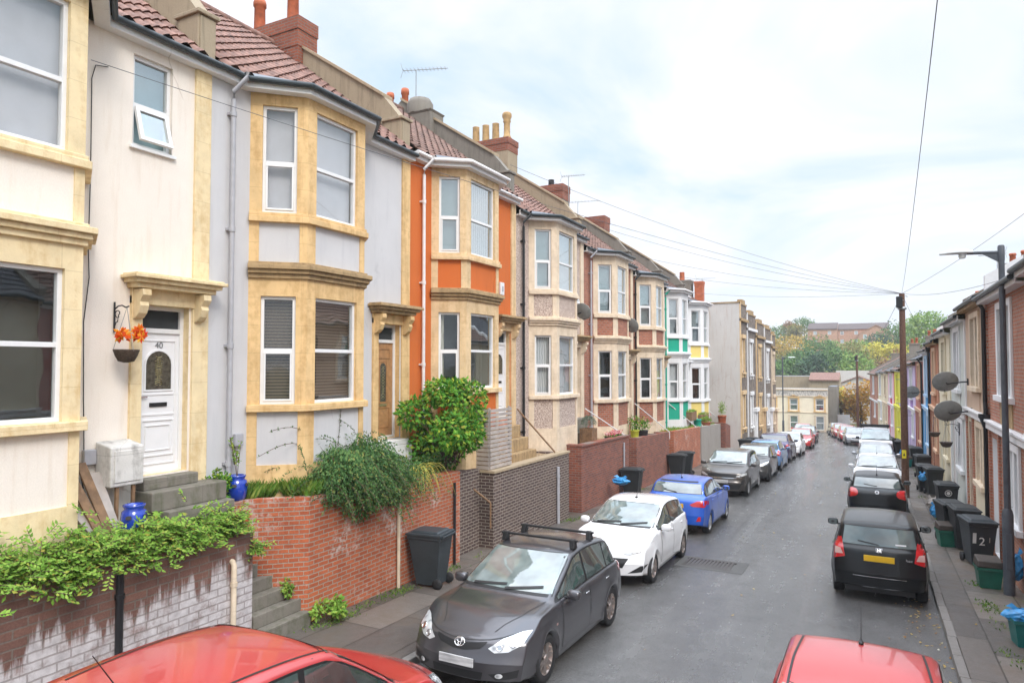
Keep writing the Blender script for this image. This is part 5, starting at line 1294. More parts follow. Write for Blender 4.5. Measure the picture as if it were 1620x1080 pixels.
# kerb by the gardens, nearest first
car('red people carrier with a roof aerial parked under the white streaked wall', 'p_red', -5.03, 4.50, 1, L=4.40, W=1.86, H=1.73, tum=.14, wb=2.65, fo=.88, R=.32, cw=1.12, rf=.12, rr=-1.70, tbo=.26, zt=1.10, zc=1.04, zn=.82, belt=1.0, bp=-.25, cq=-1.25, aerial_x=-1.35, badge=('front', 0, .66, .07, .07, 'bar'),
    head=[('front', [(.48, .70), (.62, .66), (.82, .72), (.88, .92), (.80, .94)])],
    extra=lambda s: [s.decal('roof_channel', s.line('top', [(-1.4, .58*g), (-.5, .64*g), (.15, .66*g)], .025), 'trim', .004) for g in (1, -1)])
car('white hatchback with swept headlamps parked beside the speckled brick wall', 'p_white', -4.93, 15.33, -1, L=3.97, W=1.73, H=1.49, wb=2.489, fo=.80, cw=1.02, rf=.02, zn=.78, zc=1.0, belt=.96, zt=1.04, rim='alloy', aerial_x=-.2,
    head=[('front', [(.40, .66), (.52, .64), (.70, .70), (.84, .86), (.84, .93), (.74, .90), (.55, .76)])],
    grille=[('front', [(-.40, .40), (.40, .40), (.50, .58), (-.50, .58)])], lower=[('front', [(-.3, .24), (.3, .24), (.34, .32), (-.34, .32)])],
    fog=[('front', [(.50, .30), (.74, .32), (.80, .44), (.72, .44)])], badge=('front', 0, .72, .085, .036, 'oval'))
def blue_extra(s):
    lamps(s, 'rear_reflector', [('rear', [(.60, .40), (.72, .41), (.72, .53), (.66, .53)])], 'tail_red')
    s.decal('spoiler_lip', [('rear', [(-.55, s.H-.105), (.55, s.H-.105), (.52, s.H-.075), (-.52, s.H-.075)])], 'trim', .008)
car('bright blue hatchback with long red tail lamps, tail towards the white hatchback', 'p_blue', -4.95, 20.95, 1, L=4.04, W=1.735, H=1.48, wb=2.493, fo=.82, zn=.78, zc=1.0, belt=.97, zt=1.06, rim='alloy_bright', aerial_x=-1.05,
    tail=[('rear', [(.42, .84), (.50, .79), (.80, .78), (.85, .84), (.84, .95), (.62, .94)]), ('left', [(-1.76, .81), (-1.62, .86), (-1.56, .93), (-1.76, .96)])], extra=blue_extra, rtint='rear_glass', rz=1.1)
def suv_extra(s):
    s.decal('chrome_strip', [('front', [(-.70, .70), (.70, .70), (.72, .72), (-.72, .72)])], 'chrome', .01)
    for sg in (1, -1):
        s.decal('sill_cladding', [('left' if sg > 0 else 'right', [(-.85, .22), (.85, .22), (.85, .36), (-.85, .36)])], 'trim', .008)
car('dark bronze grey crossover with slim headlamps behind the bright blue hatchback', 'p_bronze', -5.12, 28.7, -1, L=4.25, W=1.79, H=1.62, wb=2.60, fo=.85, R=.33, cw=1.05, rf=.08, rr=-1.5, zn=.92, zc=1.10, belt=1.04, zt=1.15, nose=.55, rim='alloy_bright',
    head=[('front', [(.50, .76), (.62, .74), (.84, .82), (.84, .89), (.66, .85)])], grille=[('front', [(-.50, .74), (.50, .74), (.56, .86), (-.56, .86)])], lower=[('front', [(-.62, .30), (.62, .30), (.70, .48), (-.70, .48)])], fog=[('front', [(.66, .46), (.82, .52), (.80, .66), (.72, .64)])], pz=(.58, .85), extra=suv_extra)
car('charcoal small hatchback with pointed black grille between the crossover and the pale blue car', 'p_dark', -4.92, 33.5, -1, L=3.95, W=1.70, H=1.51, wb=2.51, zn=.80, zc=1.02, belt=.97, zt=1.04, rim='trim',
    grille=[('front', [(-.10, .62), (.10, .62), (.62, .30), (.55, .24), (-.55, .24), (-.62, .30)])], head=[('front', [(.30, .66), (.60, .70), (.80, .84), (.80, .90), (.60, .82)])])
car('pale blue small car with red tail lamps in front of the purple crossover', 'p_paleblue', -4.93, 38.2, 1, L=3.7, W=1.66, H=1.50, wb=2.40, fo=.72, zt=1.02, detail=True)
car('dark purple crossover with black rear window parked by the tall gable', 'p_purple', -5.1, 43.6, 1, L=4.35, W=1.81, H=1.62, wb=2.64, R=.34, zn=.9, zc=1.08, belt=1.04, zt=1.14, rr=-1.55, rtint='privacy_glass', detail=True)
car('white hatchback facing up the hill just past the purple crossover', 'p_white', -4.95, 48.7, -1, lod=0, detail=False)
car('bright red hatchback facing up the hill past the second white hatchback', 'p_red2', -5.0, 57.6, -1, lod=0, detail=False, W=1.75)
car('charcoal estate car parked past the bright red hatchback', 'p_dark', -5.3, 66.5, -1, lod=0, detail=False, L=4.4, wb=2.65)
car('red hatchback at the far end of the row by the gardens', 'p_red2', -6.2, 73.5, -1, lod=0, detail=False)
# kerb by the terrace
car('red hatchback with wet roof, only its roof and tail in view beside the kerb', 'p_red2', -.15, 6.72, -1, L=4.05, W=1.74, H=1.47, wb=2.5, aerial_x=-1.22, rr=-1.42, zt=1.05,
    extra=lambda s: [s.decal('roof_channel', s.line('top', [(-1.3, .55*g), (-.5, .575*g), (.1, .575*g)], .022), 'trim', .004) for g in (1, -1)])
def jazz_extra(s):
    t = s.cast('rear', -.50, .86)
    if t: text_mesh('model_script', 'Jazz', .075, (t[0]+t[1]*.008, V3((0, -1, 0)), Z, V3((-1, 0, 0))), 'chrome', s.T)
    s.decal('window_sticker', [('rear', [(-.46, 1.10), (-.28, 1.10), (-.28, 1.125), (-.46, 1.125)])], 'white', .009)
    lamps(s, 'tail_lamp_lens', [('rear', [(.62, .86), (.76, .85), (.755, .97), (.66, .96)])], 'tail_clear', .010)
    s.decal('tailgate_shut_line', s.line('rear', [(-.60, .55), (-.45, .50), (.45, .50), (.60, .55), (.62, .78)], .010)+s.line('rear', [(-.60, .55), (-.62, .78)], .010)+s.line('rear', [(-.45, .70), (.45, .70)], .018), 'chrome', .004)
car('black hatchback with yellow number plate and tall red tail lamps, tail towards the camera', 'p_black', .05, 16.78, 1, L=3.85, W=1.675, H=1.525, wb=2.45, fo=.70, R=.29, cw=1.05, rf=.35, rr=-1.66, tbo=.13, zt=1.03, zc=1.0, zn=.80, belt=.98, bp=-.2, cq=-1.1, rim='alloy_bright', tum=.22,
    tail=[('rear', [(.585, .82), (.83, .74), (.85, .84), (.70, 1.16), (.645, 1.17)]), ('left', [(-1.70, .78), (-1.60, .84), (-1.60, 1.02), (-1.70, 1.12)])], plates=('plate_white', 'plate_yellow'), pz=(.45, .84), badge=('rear', 0, .985, .055, .042, 'h'), extra=jazz_extra, rz=1.06)
def polo_extra(s):
    lamps(s, 'tail_light_round', [('rear', [(.63+.11*math.cos(2*PI*i/16), .90+.11*math.sin(2*PI*i/16)) for i in range(16)])], 'tail_red', .012)
car('black hatchback with rounded red tail lamps in front of the other black one', 'p_black', .06, 25.75, 1, L=3.92, W=1.66, H=1.465, wb=2.46, zt=1.04, belt=.95, rim='trim', badge=('rear', 0, .93, .055, .055, 'vw'), plates=('plate_white', None), aerial_x=-1.25, extra=polo_extra)
car('white hatchback nose to nose with the second black hatchback', 'p_white', .10, 32.1, -1, L=4.0, W=1.75, H=1.48, aerial_x=-.2)
car('silver estate car hidden between the white hatchback and the white van', 'p_silver', .08, 38.6, -1, L=4.45, W=1.78, H=1.52, wb=2.65, lod=0)
# the white van
def van():
    L, wb, fo, H = 4.8, 3.1, .83, 1.97; xF = wb/2+fo; xR = xF-L
    top = [(xR, .60), (xR+.015, .75), (xR+.05, 1.4), (xR+.12, 1.86), (xR+.30, 1.95), (-.6, H), (.55, H-.03), (.75, H-.10), (1.62, 1.16), (1.75, 1.10), (2.05, 1.0), (xF-.12, .86), (xF-.03, .66), (xF, .5)]
    s = Car('white panel van parked nose uphill with a black roof rack', 'p_white', L, 1.92, H, wb, fo, .33, 1.16, pchip(top) and top, 1, .24, tum=.10)
    s.bp, s.cq, s.cowl = .0, -1.4, 1.62
    zc, zr = 1.22, H-.16; P = [(.84, zc), (.80, (zc+zr)/2), (.70, zr)]
    s.decal('windscreen_trim', [('front', [(-a*1.03, b) for a, b in ((.84, zc-.05), (.8, 1.5), (.7, zr+.03))]+[(a*1.03, b) for a, b in ((.7, zr+.03), (.8, 1.5), (.84, zc-.05))])], 'trim', .003)
    s.decal('windscreen', [('front', [(-a, b) for a, b in P]+[(a, b) for a, b in P[::-1]])], 'windscreen_glass', .008)
    for md in ('left', 'right'): s.decal('side_window', [(md, [(.35, 1.2), (1.45, 1.2), (1.0, 1.68), (.35, 1.72)])], 'side_glass', .006)
    s.doors(1.15, False); s.wheels('steel', 8); s.mirrors(1.2, 'trim', 1.28); s.wipers()
    lamps(s, 'headlight', [('front', [(.55, .72), (.72, .70), (.90, .84), (.90, 1.02), (.76, .96)])], 'lamp')
    s.decal('grille', [('front', [(-.5, .62), (.5, .62), (.56, .74), (.1, .70), (-.1, .70), (-.56, .74)])], 'grille_mat', .007); s.decal('lower_grille', [('front', [(-.6, .32), (.6, .32), (.64, .48), (-.64, .48)])], 'grille_mat', .006)
    s.decal('bonnet_vent', [('front', [(-.02, 1.03), (.4, 1.03), (.4, 1.06), (-.02, 1.06)])], 'trim', .008)
    logo_ring(s, 'front', 0, .78, .09, .11, 'diamond'); s.plate('front', .42, 'plate_white')
    r = MB()
    for k in range(6): x = .5-k*.5; r.box(x-.025, x+.025, -.78, .78, H+.08, H+.12)
    for sg in (1, -1): r.box(-2.1, .6, sg*.78-.025, sg*.78+.025, H+.08, H+.15)
    r.box(.55, .62, -.8, .8, H+.0, H+.16)
    for x in (-1.8, -.6, .4):
        for sg in (1, -1): r.box(x-.03, x+.03, sg*.70-.03, sg*.70+.03, H-.06, H+.09)
    r.build('roof_rack', 'black', s.T)
    s.place(.10, 50.6, -1)
van()
far = [('black hatchback at the far end of the bend', 'p_dark', -3.35, 84.5, 9), ('dull red hatchback parked on the bend in front of the black one', 'p_red', -2.75, 78.9, 8), ('bright red small car on the bend, next before the silver one', 'p_red2', -1.95, 72.6, 7), ('silver car on the bend half hidden by the white van', 'p_silver', -1.25, 66.5, 6)]
for lb, p, x, y, yw in far: car(lb, p, x-.2, y, -1, lod=0, detail=False, yaw=yw)

# ------------------------------------------------------------------ street furniture
def pav(y): return G(y)+.12
M['pole_wood'] = plain('creosoted pole wood', (.13, .065, .04), .8, var=.4, scale=14)
M['lamp_paint'] = plain('dark grey lamp paint', (.075, .085, .10), .5, var=.25)
M['lamp_head'] = plain('pale lamp housing', (.66, .69, .68), .4)
M['sign_yellow'] = plain('yellow sign', (.85, .70, .02), .5, var=.04)
def pole(label, x, y, top, r=.13, sign=True):
    T = thing('telegraph_pole', label, 'pole', (x, y, pav(y)))
    q = MB(); q.tube([(x, y, pav(y)-.2), (x, y, (top+pav(y))/2), (x, y, top)], [r, r*.92, r*.75], 14); q.build('shaft', 'pole_wood', T)
    q = MB(); q.box(x-.20, x+.02, y-.20, y-.11, top-.55, top-.12); q.build('junction_box', 'black', T, .02)
    q = MB(); q.lathe((x, y, top-.62), [(r*.84, 0), (r*1.15, .02), (r*1.15, .09), (r*.84, .11)], 14); q.build('ring_bracket', 'steel', T)
    for k in range(5):
        a = k*1.26; q = MB(); q.tube([(x+.1*math.cos(a), y+.1*math.sin(a), top-.10-.04*k), (x+.2*math.cos(a), y+.2*math.sin(a), top-.12-.04*k)], .014, 5); q.build('insulator', 'steel', T)
    for k in range(6 if sign else 0):
        s_ = 1 if k % 2 else -1; q = MB(); z = pav(y)+2.6+k*.45; q.tube([(x+s_*.09, y, z), (x+s_*.24, y, z), (x+s_*.24, y, z+.03)], .012, 5); q.build('step_iron', 'steel', T)
    if sign:
        q = MB(); q.box(x-.10, x+.04, y-.150, y-.132, .55, .86); p = q.build('warning_plate', 'sign_yellow', T)
        q = MB(); P = V3((x-.03, y-.1515, .70)); q.poly([P+V3((-.035, 0, -.06)), P+V3((.035, 0, -.06)), P+V3((0, 0, .07))]); q.build('warning_symbol', 'black', p)
    return T
PT = V3((1.02, 29.6, 6.72))
pole('tall brown wooden telegraph pole with a yellow plate at the kerb of the terrace', 1.02, 29.6, 6.72)
pole('weathered wooden telegraph pole at the far end of the street by the orange tree', -1.35, 75, 5.0, .13, False)
def lamp(label, x, y, top, arm, r=.075, dirx=-1):
    T = thing('street_lamp', label, 'street lamp', (x, y, pav(y))); z0 = pav(y)
    q = MB(); q.lathe((x, y, z0), [(r*1.75, -.05), (r*1.75, 1.55), (r*1.5, 1.62), (r*1.05, 1.68)], 16); b = q.build('base', 'lamp_paint', T)
    q = MB(); q.box(x-.05, x+.05, y-r*1.75-.008, y-r*1.7+.01, z0+.5, z0+1.2); q.build('access_door', 'lamp_paint', b, .006)
    q = MB(); q.tube([(x, y, z0+1.6), (x, y, top)], [r*1.05, r*.95], 14); q.lathe((x, y, top-.02), [(r*1.05, -.28), (r*1.1, 0), (r*.8, .03)], 14); q.build('column', 'lamp_paint', T)
    q = MB(); q.tube([(x, y, top-.13), (x+dirx*arm*.55, y, top-.11)], .032, 8); q.prism((V3((x, y-.02, top-.12)), V3((dirx, 0, 0)), Z, V3((0, 1, 0))), [(.05, -.20), (.05, -.02), (.32, -.02)], 0, .04); q.build('bracket_arm', 'lamp_paint', T)
    h = MB(); rows = []
    for i in range(9):
        t = i/8; w_ = .11*math.sin(PI*min(1, .18+t*.86))**.5; hh = .085*math.sin(PI*min(.96, .14+t*.8))**.6; xx = x+dirx*(arm*.45+t*arm*.55)
        rows.append([(xx, y+w_*math.cos(a), top-.10+(hh*math.sin(a) if math.sin(a) > 0 else .018*math.sin(a))) for a in [2*PI*k/16 for k in range(16)]])
    h.grid(rows, 0, True, True); h.poly(rows[0]); h.poly(rows[-1]); hd = h.build('lantern', 'lamp_head', T)
    q = MB(); q.lathe((x+dirx*arm*.62, y, top-.21), [(.05, 0), (.065, .03), (.065, .10)], 12); q.build('lens_bowl', 'lamp_head', hd)
lamp('dark grey street lamp with flat pale lantern in front of the orange brick house', 2.30, 16.5, 6.40, 1.05, .056)
lamp('slender black street lamp near the cream stucco building at the street end', -7.85, 72, 4.85, 1.2, .06, 1)
M['cable_grey'] = plain('grey cable', (.10, .10, .11), .6)
def wire(label, a, b, sag, r=.006):
    T = thing('overhead_cable', label, 'cable', tuple(b), 'overhead cables'); a, b = V3(a), V3(b)
    q = MB(); q.tube([a+(b-a)*i/16-Z*sag*4*(i/16)*(1-i/16) for i in range(17)], r, 5); q.build('cable', 'cable_grey', T)
wire('cable running from the wooden pole overhead towards the camera', (.42, 3.0, 7.0), PT, .25, .0045)
wire('cable from the pink house wall above the small window to the wooden pole', (-9.22, 5.35, 8.12), PT, .35, .005)
wire('cable from the chimney of the orange house to the wooden pole', (-9.4, 17.7, 9.95), PT, .35, .006)
wire('cable from the eaves of the pebbledashed house to the wooden pole', (-9.3, 22.9, 9.25), PT, .3, .006)
wire('cable from the first red brick bay house to the wooden pole', (-9.3, 26.6, 8.7), PT, .25, .006)
wire('cable from the second red brick bay house to the wooden pole', (-9.3, 32.5, 8.5), PT, .2, .006)
wire('cable from the green panelled house to the wooden pole', (-9.3, 38.0, 8.1), PT, .2, .006)
wire('cable from the wooden pole to the eaves of the orange brick house', (2.5, 18.5, 5.9), PT, .15, .006)
wire('cable from the wooden pole over the roofs beside the lamp', (5.2, 16.0, 9.2), PT, .3, .006)
wire('cable from the wooden pole down to the terracotta house', (2.3, 38.5, 5.2), PT, .1, .006)
wire('cable from the wooden pole to the pole at the far end of the street', (-1.35, 75, 4.9), PT, .8, .008)
# wheelie bins -------------------------------------------------------
M['bin_black'] = plain('black bin plastic', (.022, .026, .028), .5, var=.3, scale=3)
M['bin_slate'] = plain('slate bin plastic', (.035, .045, .052), .5, var=.25, scale=3)
M['box_green'] = plain('green crate plastic', (.015, .13, .085), .45, var=.2); M['box_teal'] = plain('teal crate plastic', (.01, .16, .15), .4, var=.2)
M['bag_blue'] = plain('blue bag', (.04, .28, .60), .35, var=.4, scale=16); M['box_lid'] = plain('brown black lid', (.06, .045, .035), .55, var=.4)
M['paint_white'] = plain('white house paint', (.75, .75, .72), .6, var=.1)
def bin_proto(label, mat):
    T = thing('wheelie_bin', label, 'wheelie bin', (0, 0, 0), 'wheelie bins')
    q = MB(); A = [(-.20, .24), (.20, .24), (.20, -.22), (-.20, -.22)]; B = [(-.28, .34), (.28, .34), (.28, -.36), (-.28, -.36)]
    rows = []
    for z, t in ((.05, 0), (.12, .04), (.5, .5), (.92, .93), (.93, 1.12), (.99, 1.13)):
        rows.append([(a[0]+(b[0]-a[0])*t, a[1]+(b[1]-a[1])*t, z) for a, b in zip(A, B)])
    q.grid(rows, 0, False, True); q.poly(rows[0]); q.poly(rows[-1]); q.build('body', mat, T, .018)
    q = MB(); q.hexa([(-.31, -.41, .99), (.31, -.41, .99), (.31, .37, .99), (-.31, .37, .99), (-.31, -.41, 1.03), (.31, -.41, 1.03), (.31, .37, 1.05), (-.31, .37, 1.05)]); q.hexa([(-.25, -.33, 1.03), (.25, -.33, 1.03), (.25, .30, 1.05), (-.25, .30, 1.05), (-.21, -.27, 1.075), (.21, -.27, 1.075), (.21, .26, 1.085), (-.21, .26, 1.085)])
    q.build('lid', mat, T, .015)
    q = MB(); q.tube([(-.24, .40, 1.0), (.24, .40, 1.0)], .018, 8); q.box(-.26, -.22, .33, .41, .97, 1.02); q.box(.22, .26, .33, .41, .97, 1.02); q.build('handle', mat, T)
    for sx in (-1, 1):
        q = MB(); q.lathe((sx*.24, .27, .10), [(.03, -.025), (.10, -.025), (.10, .025), (.03, .025)], 16, ax='x'); q.build('wheel', 'tyre', T)
    return T
bins = [(2.08, 19.05, 12, 'slate wheelie bin with a white number 2 by the brick pier near the lamp'), (1.98, 20.75, 8, 'black wheelie bin standing right behind the number 2 bin'), (1.76, 21.5, 14, 'black wheelie bin pressed against the back of another, next to a green crate'),
        (2.02, 25.9, 5, 'black wheelie bin with a round emblem and white digits by the pale green house'), (2.0, 31.0, 10, 'black wheelie bin with closed flat lid in front of the cream house'), (1.78, 31.9, 4, 'black wheelie bin hanging a pale blue bag in front of the cream house'),
        (1.95, 36.8, 8, 'black wheelie bin by the terracotta house'), (1.95, 42.6, 6, 'black wheelie bin by the blue trimmed house'), (1.72, 43.5, 12, 'black wheelie bin beside a teal crate at the blue trimmed house'), (1.45, 50.2, 3, 'black wheelie bin just past the white van'), (1.25, 52.6, 9, 'black wheelie bin past the white van, by the lilac house'), (.95, 55.5, 9, 'black wheelie bin past the white van, the most distant of the line'),
        (-7.74, 11.25, -84, 'slate wheelie bin against the orange red wall behind the dark grey car'), (-7.66, 23.7, -88, 'black wheelie bin against the speckled red wall behind the white hatchback'), (-7.64, 30.0, -90, 'black wheelie bin with a round white emblem behind the bright blue car'), (-7.62, 31.4, -86, 'dark wheelie bin farther up the wall than the one with the round emblem'), (-6.7, 42.2, -90, 'black wheelie bin at the foot of the pale gable'), (-6.65, 44.6, -90, 'black wheelie bin in front of the dark stone house with buff cases'), (-6.6, 52.0, -80, 'black wheelie bin by the tall stone houses near the red car')]
pr = {}
for k, (x, y, a, lb) in enumerate(bins):
    mat = 'bin_slate' if 'slate' in lb else 'bin_black'
    if mat not in pr: o = pr[mat] = bin_proto(lb, mat); o.location = (x, y, pav(y)); o.rotation_euler = (0, 0, math.radians(a))
    else: o = copy_tree(pr[mat], (x, y, pav(y)), math.radians(a), lb)
    bpy.context.view_layer.update()
    Fr = lambda u, v: (o.matrix_world @ V3((u, -.262-.105*max(0, (v-.2)/.75)-.0, v)), (o.matrix_world.to_3x3() @ V3((1, 0, 0))), (o.matrix_world.to_3x3() @ V3((0, -.135, 1)).normalized()), (o.matrix_world.to_3x3() @ V3((0, -1, -.135)).normalized()))
    b = next((c for c in bpy.data.objects if c.parent == o and c.name.startswith('body')), None)
    def sticker(fr, w_, h_): q = MB(); q.lbox(fr, -w_/2, w_/2, -h_/2, h_/2, 0, .004); q.build('sticker', 'paint_white', o)
    if k == 0: text_mesh('painted_number', '2', .26, Fr(-.02, .58), 'paint_white', o, .004); text_mesh('faint_number', '1', .17, Fr(.13, .62), 'grey_wood', o, .003); sticker(Fr(-.17, .66), .07, .24)
    if k == 3: text_mesh('painted_number', '22', .24, Fr(0, .50), 'paint_white', o, .004)
    if k in (3, 14):
        fr = Fr(0, .78); q = MB(); P, U, V, N = fr; q.tube([P+U*.09*math.cos(t)+V*.09*math.sin(t)+N*.006 for t in [2*PI*i/20 for i in range(21)]], .012, 5, cap=False); q.prism(fr, [(.055*math.cos(i*.785), .055*math.sin(i*.785)) for i in range(8)], 0, .006); q.build('round_emblem', 'paint_white', o)
    if k == 12: sticker(Fr(-.08, .75), .10, .022)
def crate(label, x, y, mat, rz=0, lid=True, n='recycling_box'):
    T = thing(n, label, 'recycling box', (x, y, pav(y)), None, math.radians(rz)); q = MB(); rows = []
    def at_(v): return T.matrix_basis @ V3(v)
    for z, s_ in ((0, .80), (.36, 1.0), (.36, 1.08), (.42, 1.08)): rows.append([at_((a*.215*s_, b*.20*s_, z)) for a, b in ((-1, -1), (1, -1), (1, 1), (-1, 1))])
    q.grid(rows, 0, False, True); q.poly(rows[0]); q.poly([V3(p)-Z*.05 for p in rows[-1]]); q.build('crate', mat, T, .012)
    if lid:
        q = MB(); q.hexa([at_(p) for p in ((-.23, -.21, .42), (.23, -.21, .42), (.23, .21, .42), (-.23, .21, .42), (-.21, -.19, .55), (.21, -.19, .55), (.21, .19, .60), (-.21, .19, .60))]); q.build('lid', 'box_lid', T, .02)
    return T
def bag(label, x, y, z, r, mat='bag_blue', seed=1):
    rn = random.Random(seed); T = thing('plastic_bag', label, 'bag', (x, y, z), 'plastic bags'); q = MB()
    rows = []; n = 9
    for i in range(n+1):
        a = -PI/2+PI*i/n
        rows.append([V3((x, y, z+r[2]))+V3((r[0]*math.cos(a)*math.cos(b)*(1+rn.uniform(-.28, .22)), r[1]*math.cos(a)*math.sin(b)*(1+rn.uniform(-.28, .22)), r[2]*math.sin(a)*(1+rn.uniform(-.1, .1)))) for b in [2*PI*k/14 for k in range(14)]])
    q.grid(rows, 0, False, True)
    for k in (-1, 1): q.poly([(x, y, z+r[2]*1.7), (x+k*r[0]*.9, y-.05, z+r[2]*2.2), (x+k*r[0]*.5, y+.04, z+r[2]*2.5)])
    q.build('bag', mat, T)
crate('green recycling box with a brown black lid at the foot of the street lamp', 2.02, 16.95, 'box_green', 4)
crate('teal open recycling box spilling a blue bag at the picture edge', 2.08, 13.35, 'box_teal', 8, False)
crate('green recycling box tucked between the black bins', 1.62, 20.9, 'box_green', 10)
crate('teal recycling box by the bin at the blue trimmed house', 1.55, 42.3, 'box_teal', 5)
bag('bright blue bag hanging behind the street lamp', 2.45, 16.7, pav(16.7)+.25, (.13, .12, .26), seed=2)
bag('blue bag heaped in the teal open box', 2.02, 13.4, pav(13.4)+.30, (.24, .18, .12), seed=3)
bag('blue bag leaning on the bin with white digits', 1.66, 25.2, pav(25)+.02, (.14, .12, .20), seed=4)
bag('pale blue bag hooked on the bin by the cream house', 1.62, 30.6, pav(31)+.55, (.13, .10, .15), seed=5)
bag('brown grey sack slumped beside the bin with white digits', 1.72, 26.9, pav(27)+.02, (.20, .18, .20), 'grey_wood', 6)
bag('blue bag on the pavement behind the white hatchback roof', -7.6, 22.3, pav(22)+.62, (.28, .22, .13), seed=7)
bag('blue bag by the most distant bins', 1.4, 43.9, pav(44)+.4, (.16, .14, .18), seed=8)
# satellite dishes, aerials --------------------------------------------
M['dish'] = plain('grey mesh dish', (.27, .28, .27), .6, var=.2)
def dish(label, c, wall, r, face=(.25, .9, .38)):
    T = thing('satellite_dish', label, 'satellite dish', tuple(wall), 'satellite dishes'); c = V3(c); n = V3(face).normalized(); U = n.cross(Z).normalized(); W = U.cross(n)
    rows = [[c+(U*math.cos(a)*r*t+W*math.sin(a)*r*.9*t)+n*(.22*r*t*t) for a in [2*PI*k/24 for k in range(24)]] for t in (.01, .25, .5, .75, .95, 1.0)]
    rows.append([p+n*.012 for p in rows[-1]]); rows += [[q+n*.012 for q in rw] for rw in rows[4::-1]]
    q = MB(); q.grid(rows, 0, True, True); q.build('reflector', 'dish', T)
    q = MB(); q.tube([c-n*.03, c-n*.10, V3(wall)+(c-V3(wall))*.25, V3(wall)], .022, 8); w_ = V3(wall); q.box(w_.x-.02, w_.x+.02, w_.y-.08, w_.y+.08, w_.z-.1, w_.z+.1); q.build('wall_arm', 'black', T)
    q = MB(); q.tube([c-W*r*.85, c-W*r*.3+n*r*.95], .012, 6); q.lathe(c-W*r*.3+n*r*.92, [(.03, 0), (.035, .1)], 10, ax='y'); q.build('receiver_arm', 'black', T)
dish('grey satellite dish on the pebbledashed house near its door', (-8.72, 21.6, 5.82), (-9.29, 22.2, 5.75), .33)
dish('dark satellite dish between the two red brick bay houses', (-8.75, 26.95, 5.62), (-9.29, 27.6, 5.5), .35)
dish('upper grey satellite dish on a long arm at the tan house', (2.0, 24.9, 3.48), (2.54, 24.7, 3.52), .37, (-.2, .9, .38))
dish('lower grey satellite dish on a long arm at the tan house', (2.0, 24.2, 2.62), (2.54, 23.9, 2.68), .38, (-.2, .9, .38))
dish('dark satellite dish high on the house with blue trim', (1.95, 45.0, 2.45), (2.5, 45.0, 2.5), .42, (-.2, .9, .38))
def aerial(label, base, h, L, yaw, n=10, el=.16, kind='yagi'):
    T = thing('tv_aerial', label, 'aerial', tuple(base), 'roof aerials'); b = V3(base); d = V3((math.cos(yaw), math.sin(yaw), 0)); p = V3((-d.y, d.x, 0))
    q = MB(); q.tube([b, b+Z*h], .016, 6); q.build('mast', 'steel', T)
    q = MB(); a0 = b+Z*h-d*L*.3; q.tube([a0, a0+d*L], .012, 6)
    for k in range(n): c = a0+d*L*(k+.3)/n; q.tube([c-p*el*(1.3-.5*k/n), c+p*el*(1.3-.5*k/n)], .006, 5); q.tube([c-Z*el*.35, c+Z*el*.35], .005, 4)
    for s_ in (-1, 1): q.tube([a0+Z*s_*.03, a0-d*.06+Z*s_*.24], .008, 5)
    q.build('antenna', 'steel', T)
aerial('long television aerial on the grey rendered chimney of the orange house', (-12.9, 17.8, 12.0), 1.55, 1.5, .35, 12)
aerial('television aerial with thick mast beside the brick chimney of the first red brick house', (-12.3, 28.9, 11.4), 1.35, 1.1, .2)
aerial('television aerial behind the chimney of the second red brick house', (-13.6, 33.2, 11.2), 1.4, 1.7, .2)
aerial('television aerial by the red pot above the yellow panelled house', (-9.65, 44.6, 8.0), 1.6, 1.2, .2)
aerial('television aerial on the roof of the orange brick flat fronted house', (3.6, 17.6, 7.2), 1.3, 1.4, -.4)
aerial('small television aerial on the cream flat fronted house roof', (4.6, 34.0, 7.2), 1.4, 1.0, 2.6)
# things by the house fronts -------------------------------------------
M['pot_blue'] = plain('cobalt glazed pot', (.012, .05, .40), .15, var=.2, coat=1)
M['meter'] = bathstone('dirty white meter box', (.62, .60, .57), (.16, .15, .135), 60)
def strawberry_pot(label, x, y, z, h=.36):
    T = thing('glazed_pot', label, 'pot', (x, y, z), 'cobalt blue pots'); q = MB()
    q.lathe((x, y, z), [(.10, 0), (.145, .05), (.165, h*.5), (.15, h*.78), (.115, h*.86), (.135, h*.94), (.14, h), (.11, h), (.10, h*.85)], 20); q.build('jar', 'pot_blue', T)
    for k in range(5):
        a = k*1.257+.3; c = V3((x+.163*math.cos(a), y+.163*math.sin(a), z+h*(.42 if k % 2 else .62))); q = MB(); e = V3((math.cos(a), math.sin(a), .5)).normalized()
        u = e.cross(Z).normalized(); w_ = u.cross(e); q.poly([c+(u*math.cos(t)*.04+w_*math.sin(t)*.028)+e*.012 for t in [2*PI*i/12 for i in range(12)]]); q.build('pocket', 'black', T)
    return T
strawberry_pot('cobalt blue strawberry pot under the dirty white meter box', -8.72, 5.75, 1.78, .40)
strawberry_pot('cobalt blue strawberry pot holding a young plant on the corner of the orange red wall', -9.08, 7.72, 1.86, .40)
T = thing('meter_box', 'dirty white meter box on legs beside the white door numbered 40', 'meter box', (-9.05, 5.78, 2.2))
q = MB(); q.hexa([(-9.28, 5.55, 2.40), (-8.93, 5.55, 2.40), (-8.93, 6.02, 2.40), (-9.28, 6.02, 2.40), (-9.28, 5.55, 3.0), (-8.93, 5.55, 2.93), (-8.93, 6.02, 2.93), (-9.28, 6.02, 3.0)]); q.build('case', 'meter', T, .02)
q = MB(); q.box(-8.93, -8.915, 5.60, 5.97, 2.46, 2.88); q.build('door', 'meter', T, .006)
q = MB(); q.box(-9.0, -8.96, 5.88, 5.92, 1.8, 2.40); q.build('leg', 'wood', T); q = MB(); q.box(-9.0, -8.96, 5.65, 5.69, 1.8, 2.40); q.build('leg', 'wood', T)
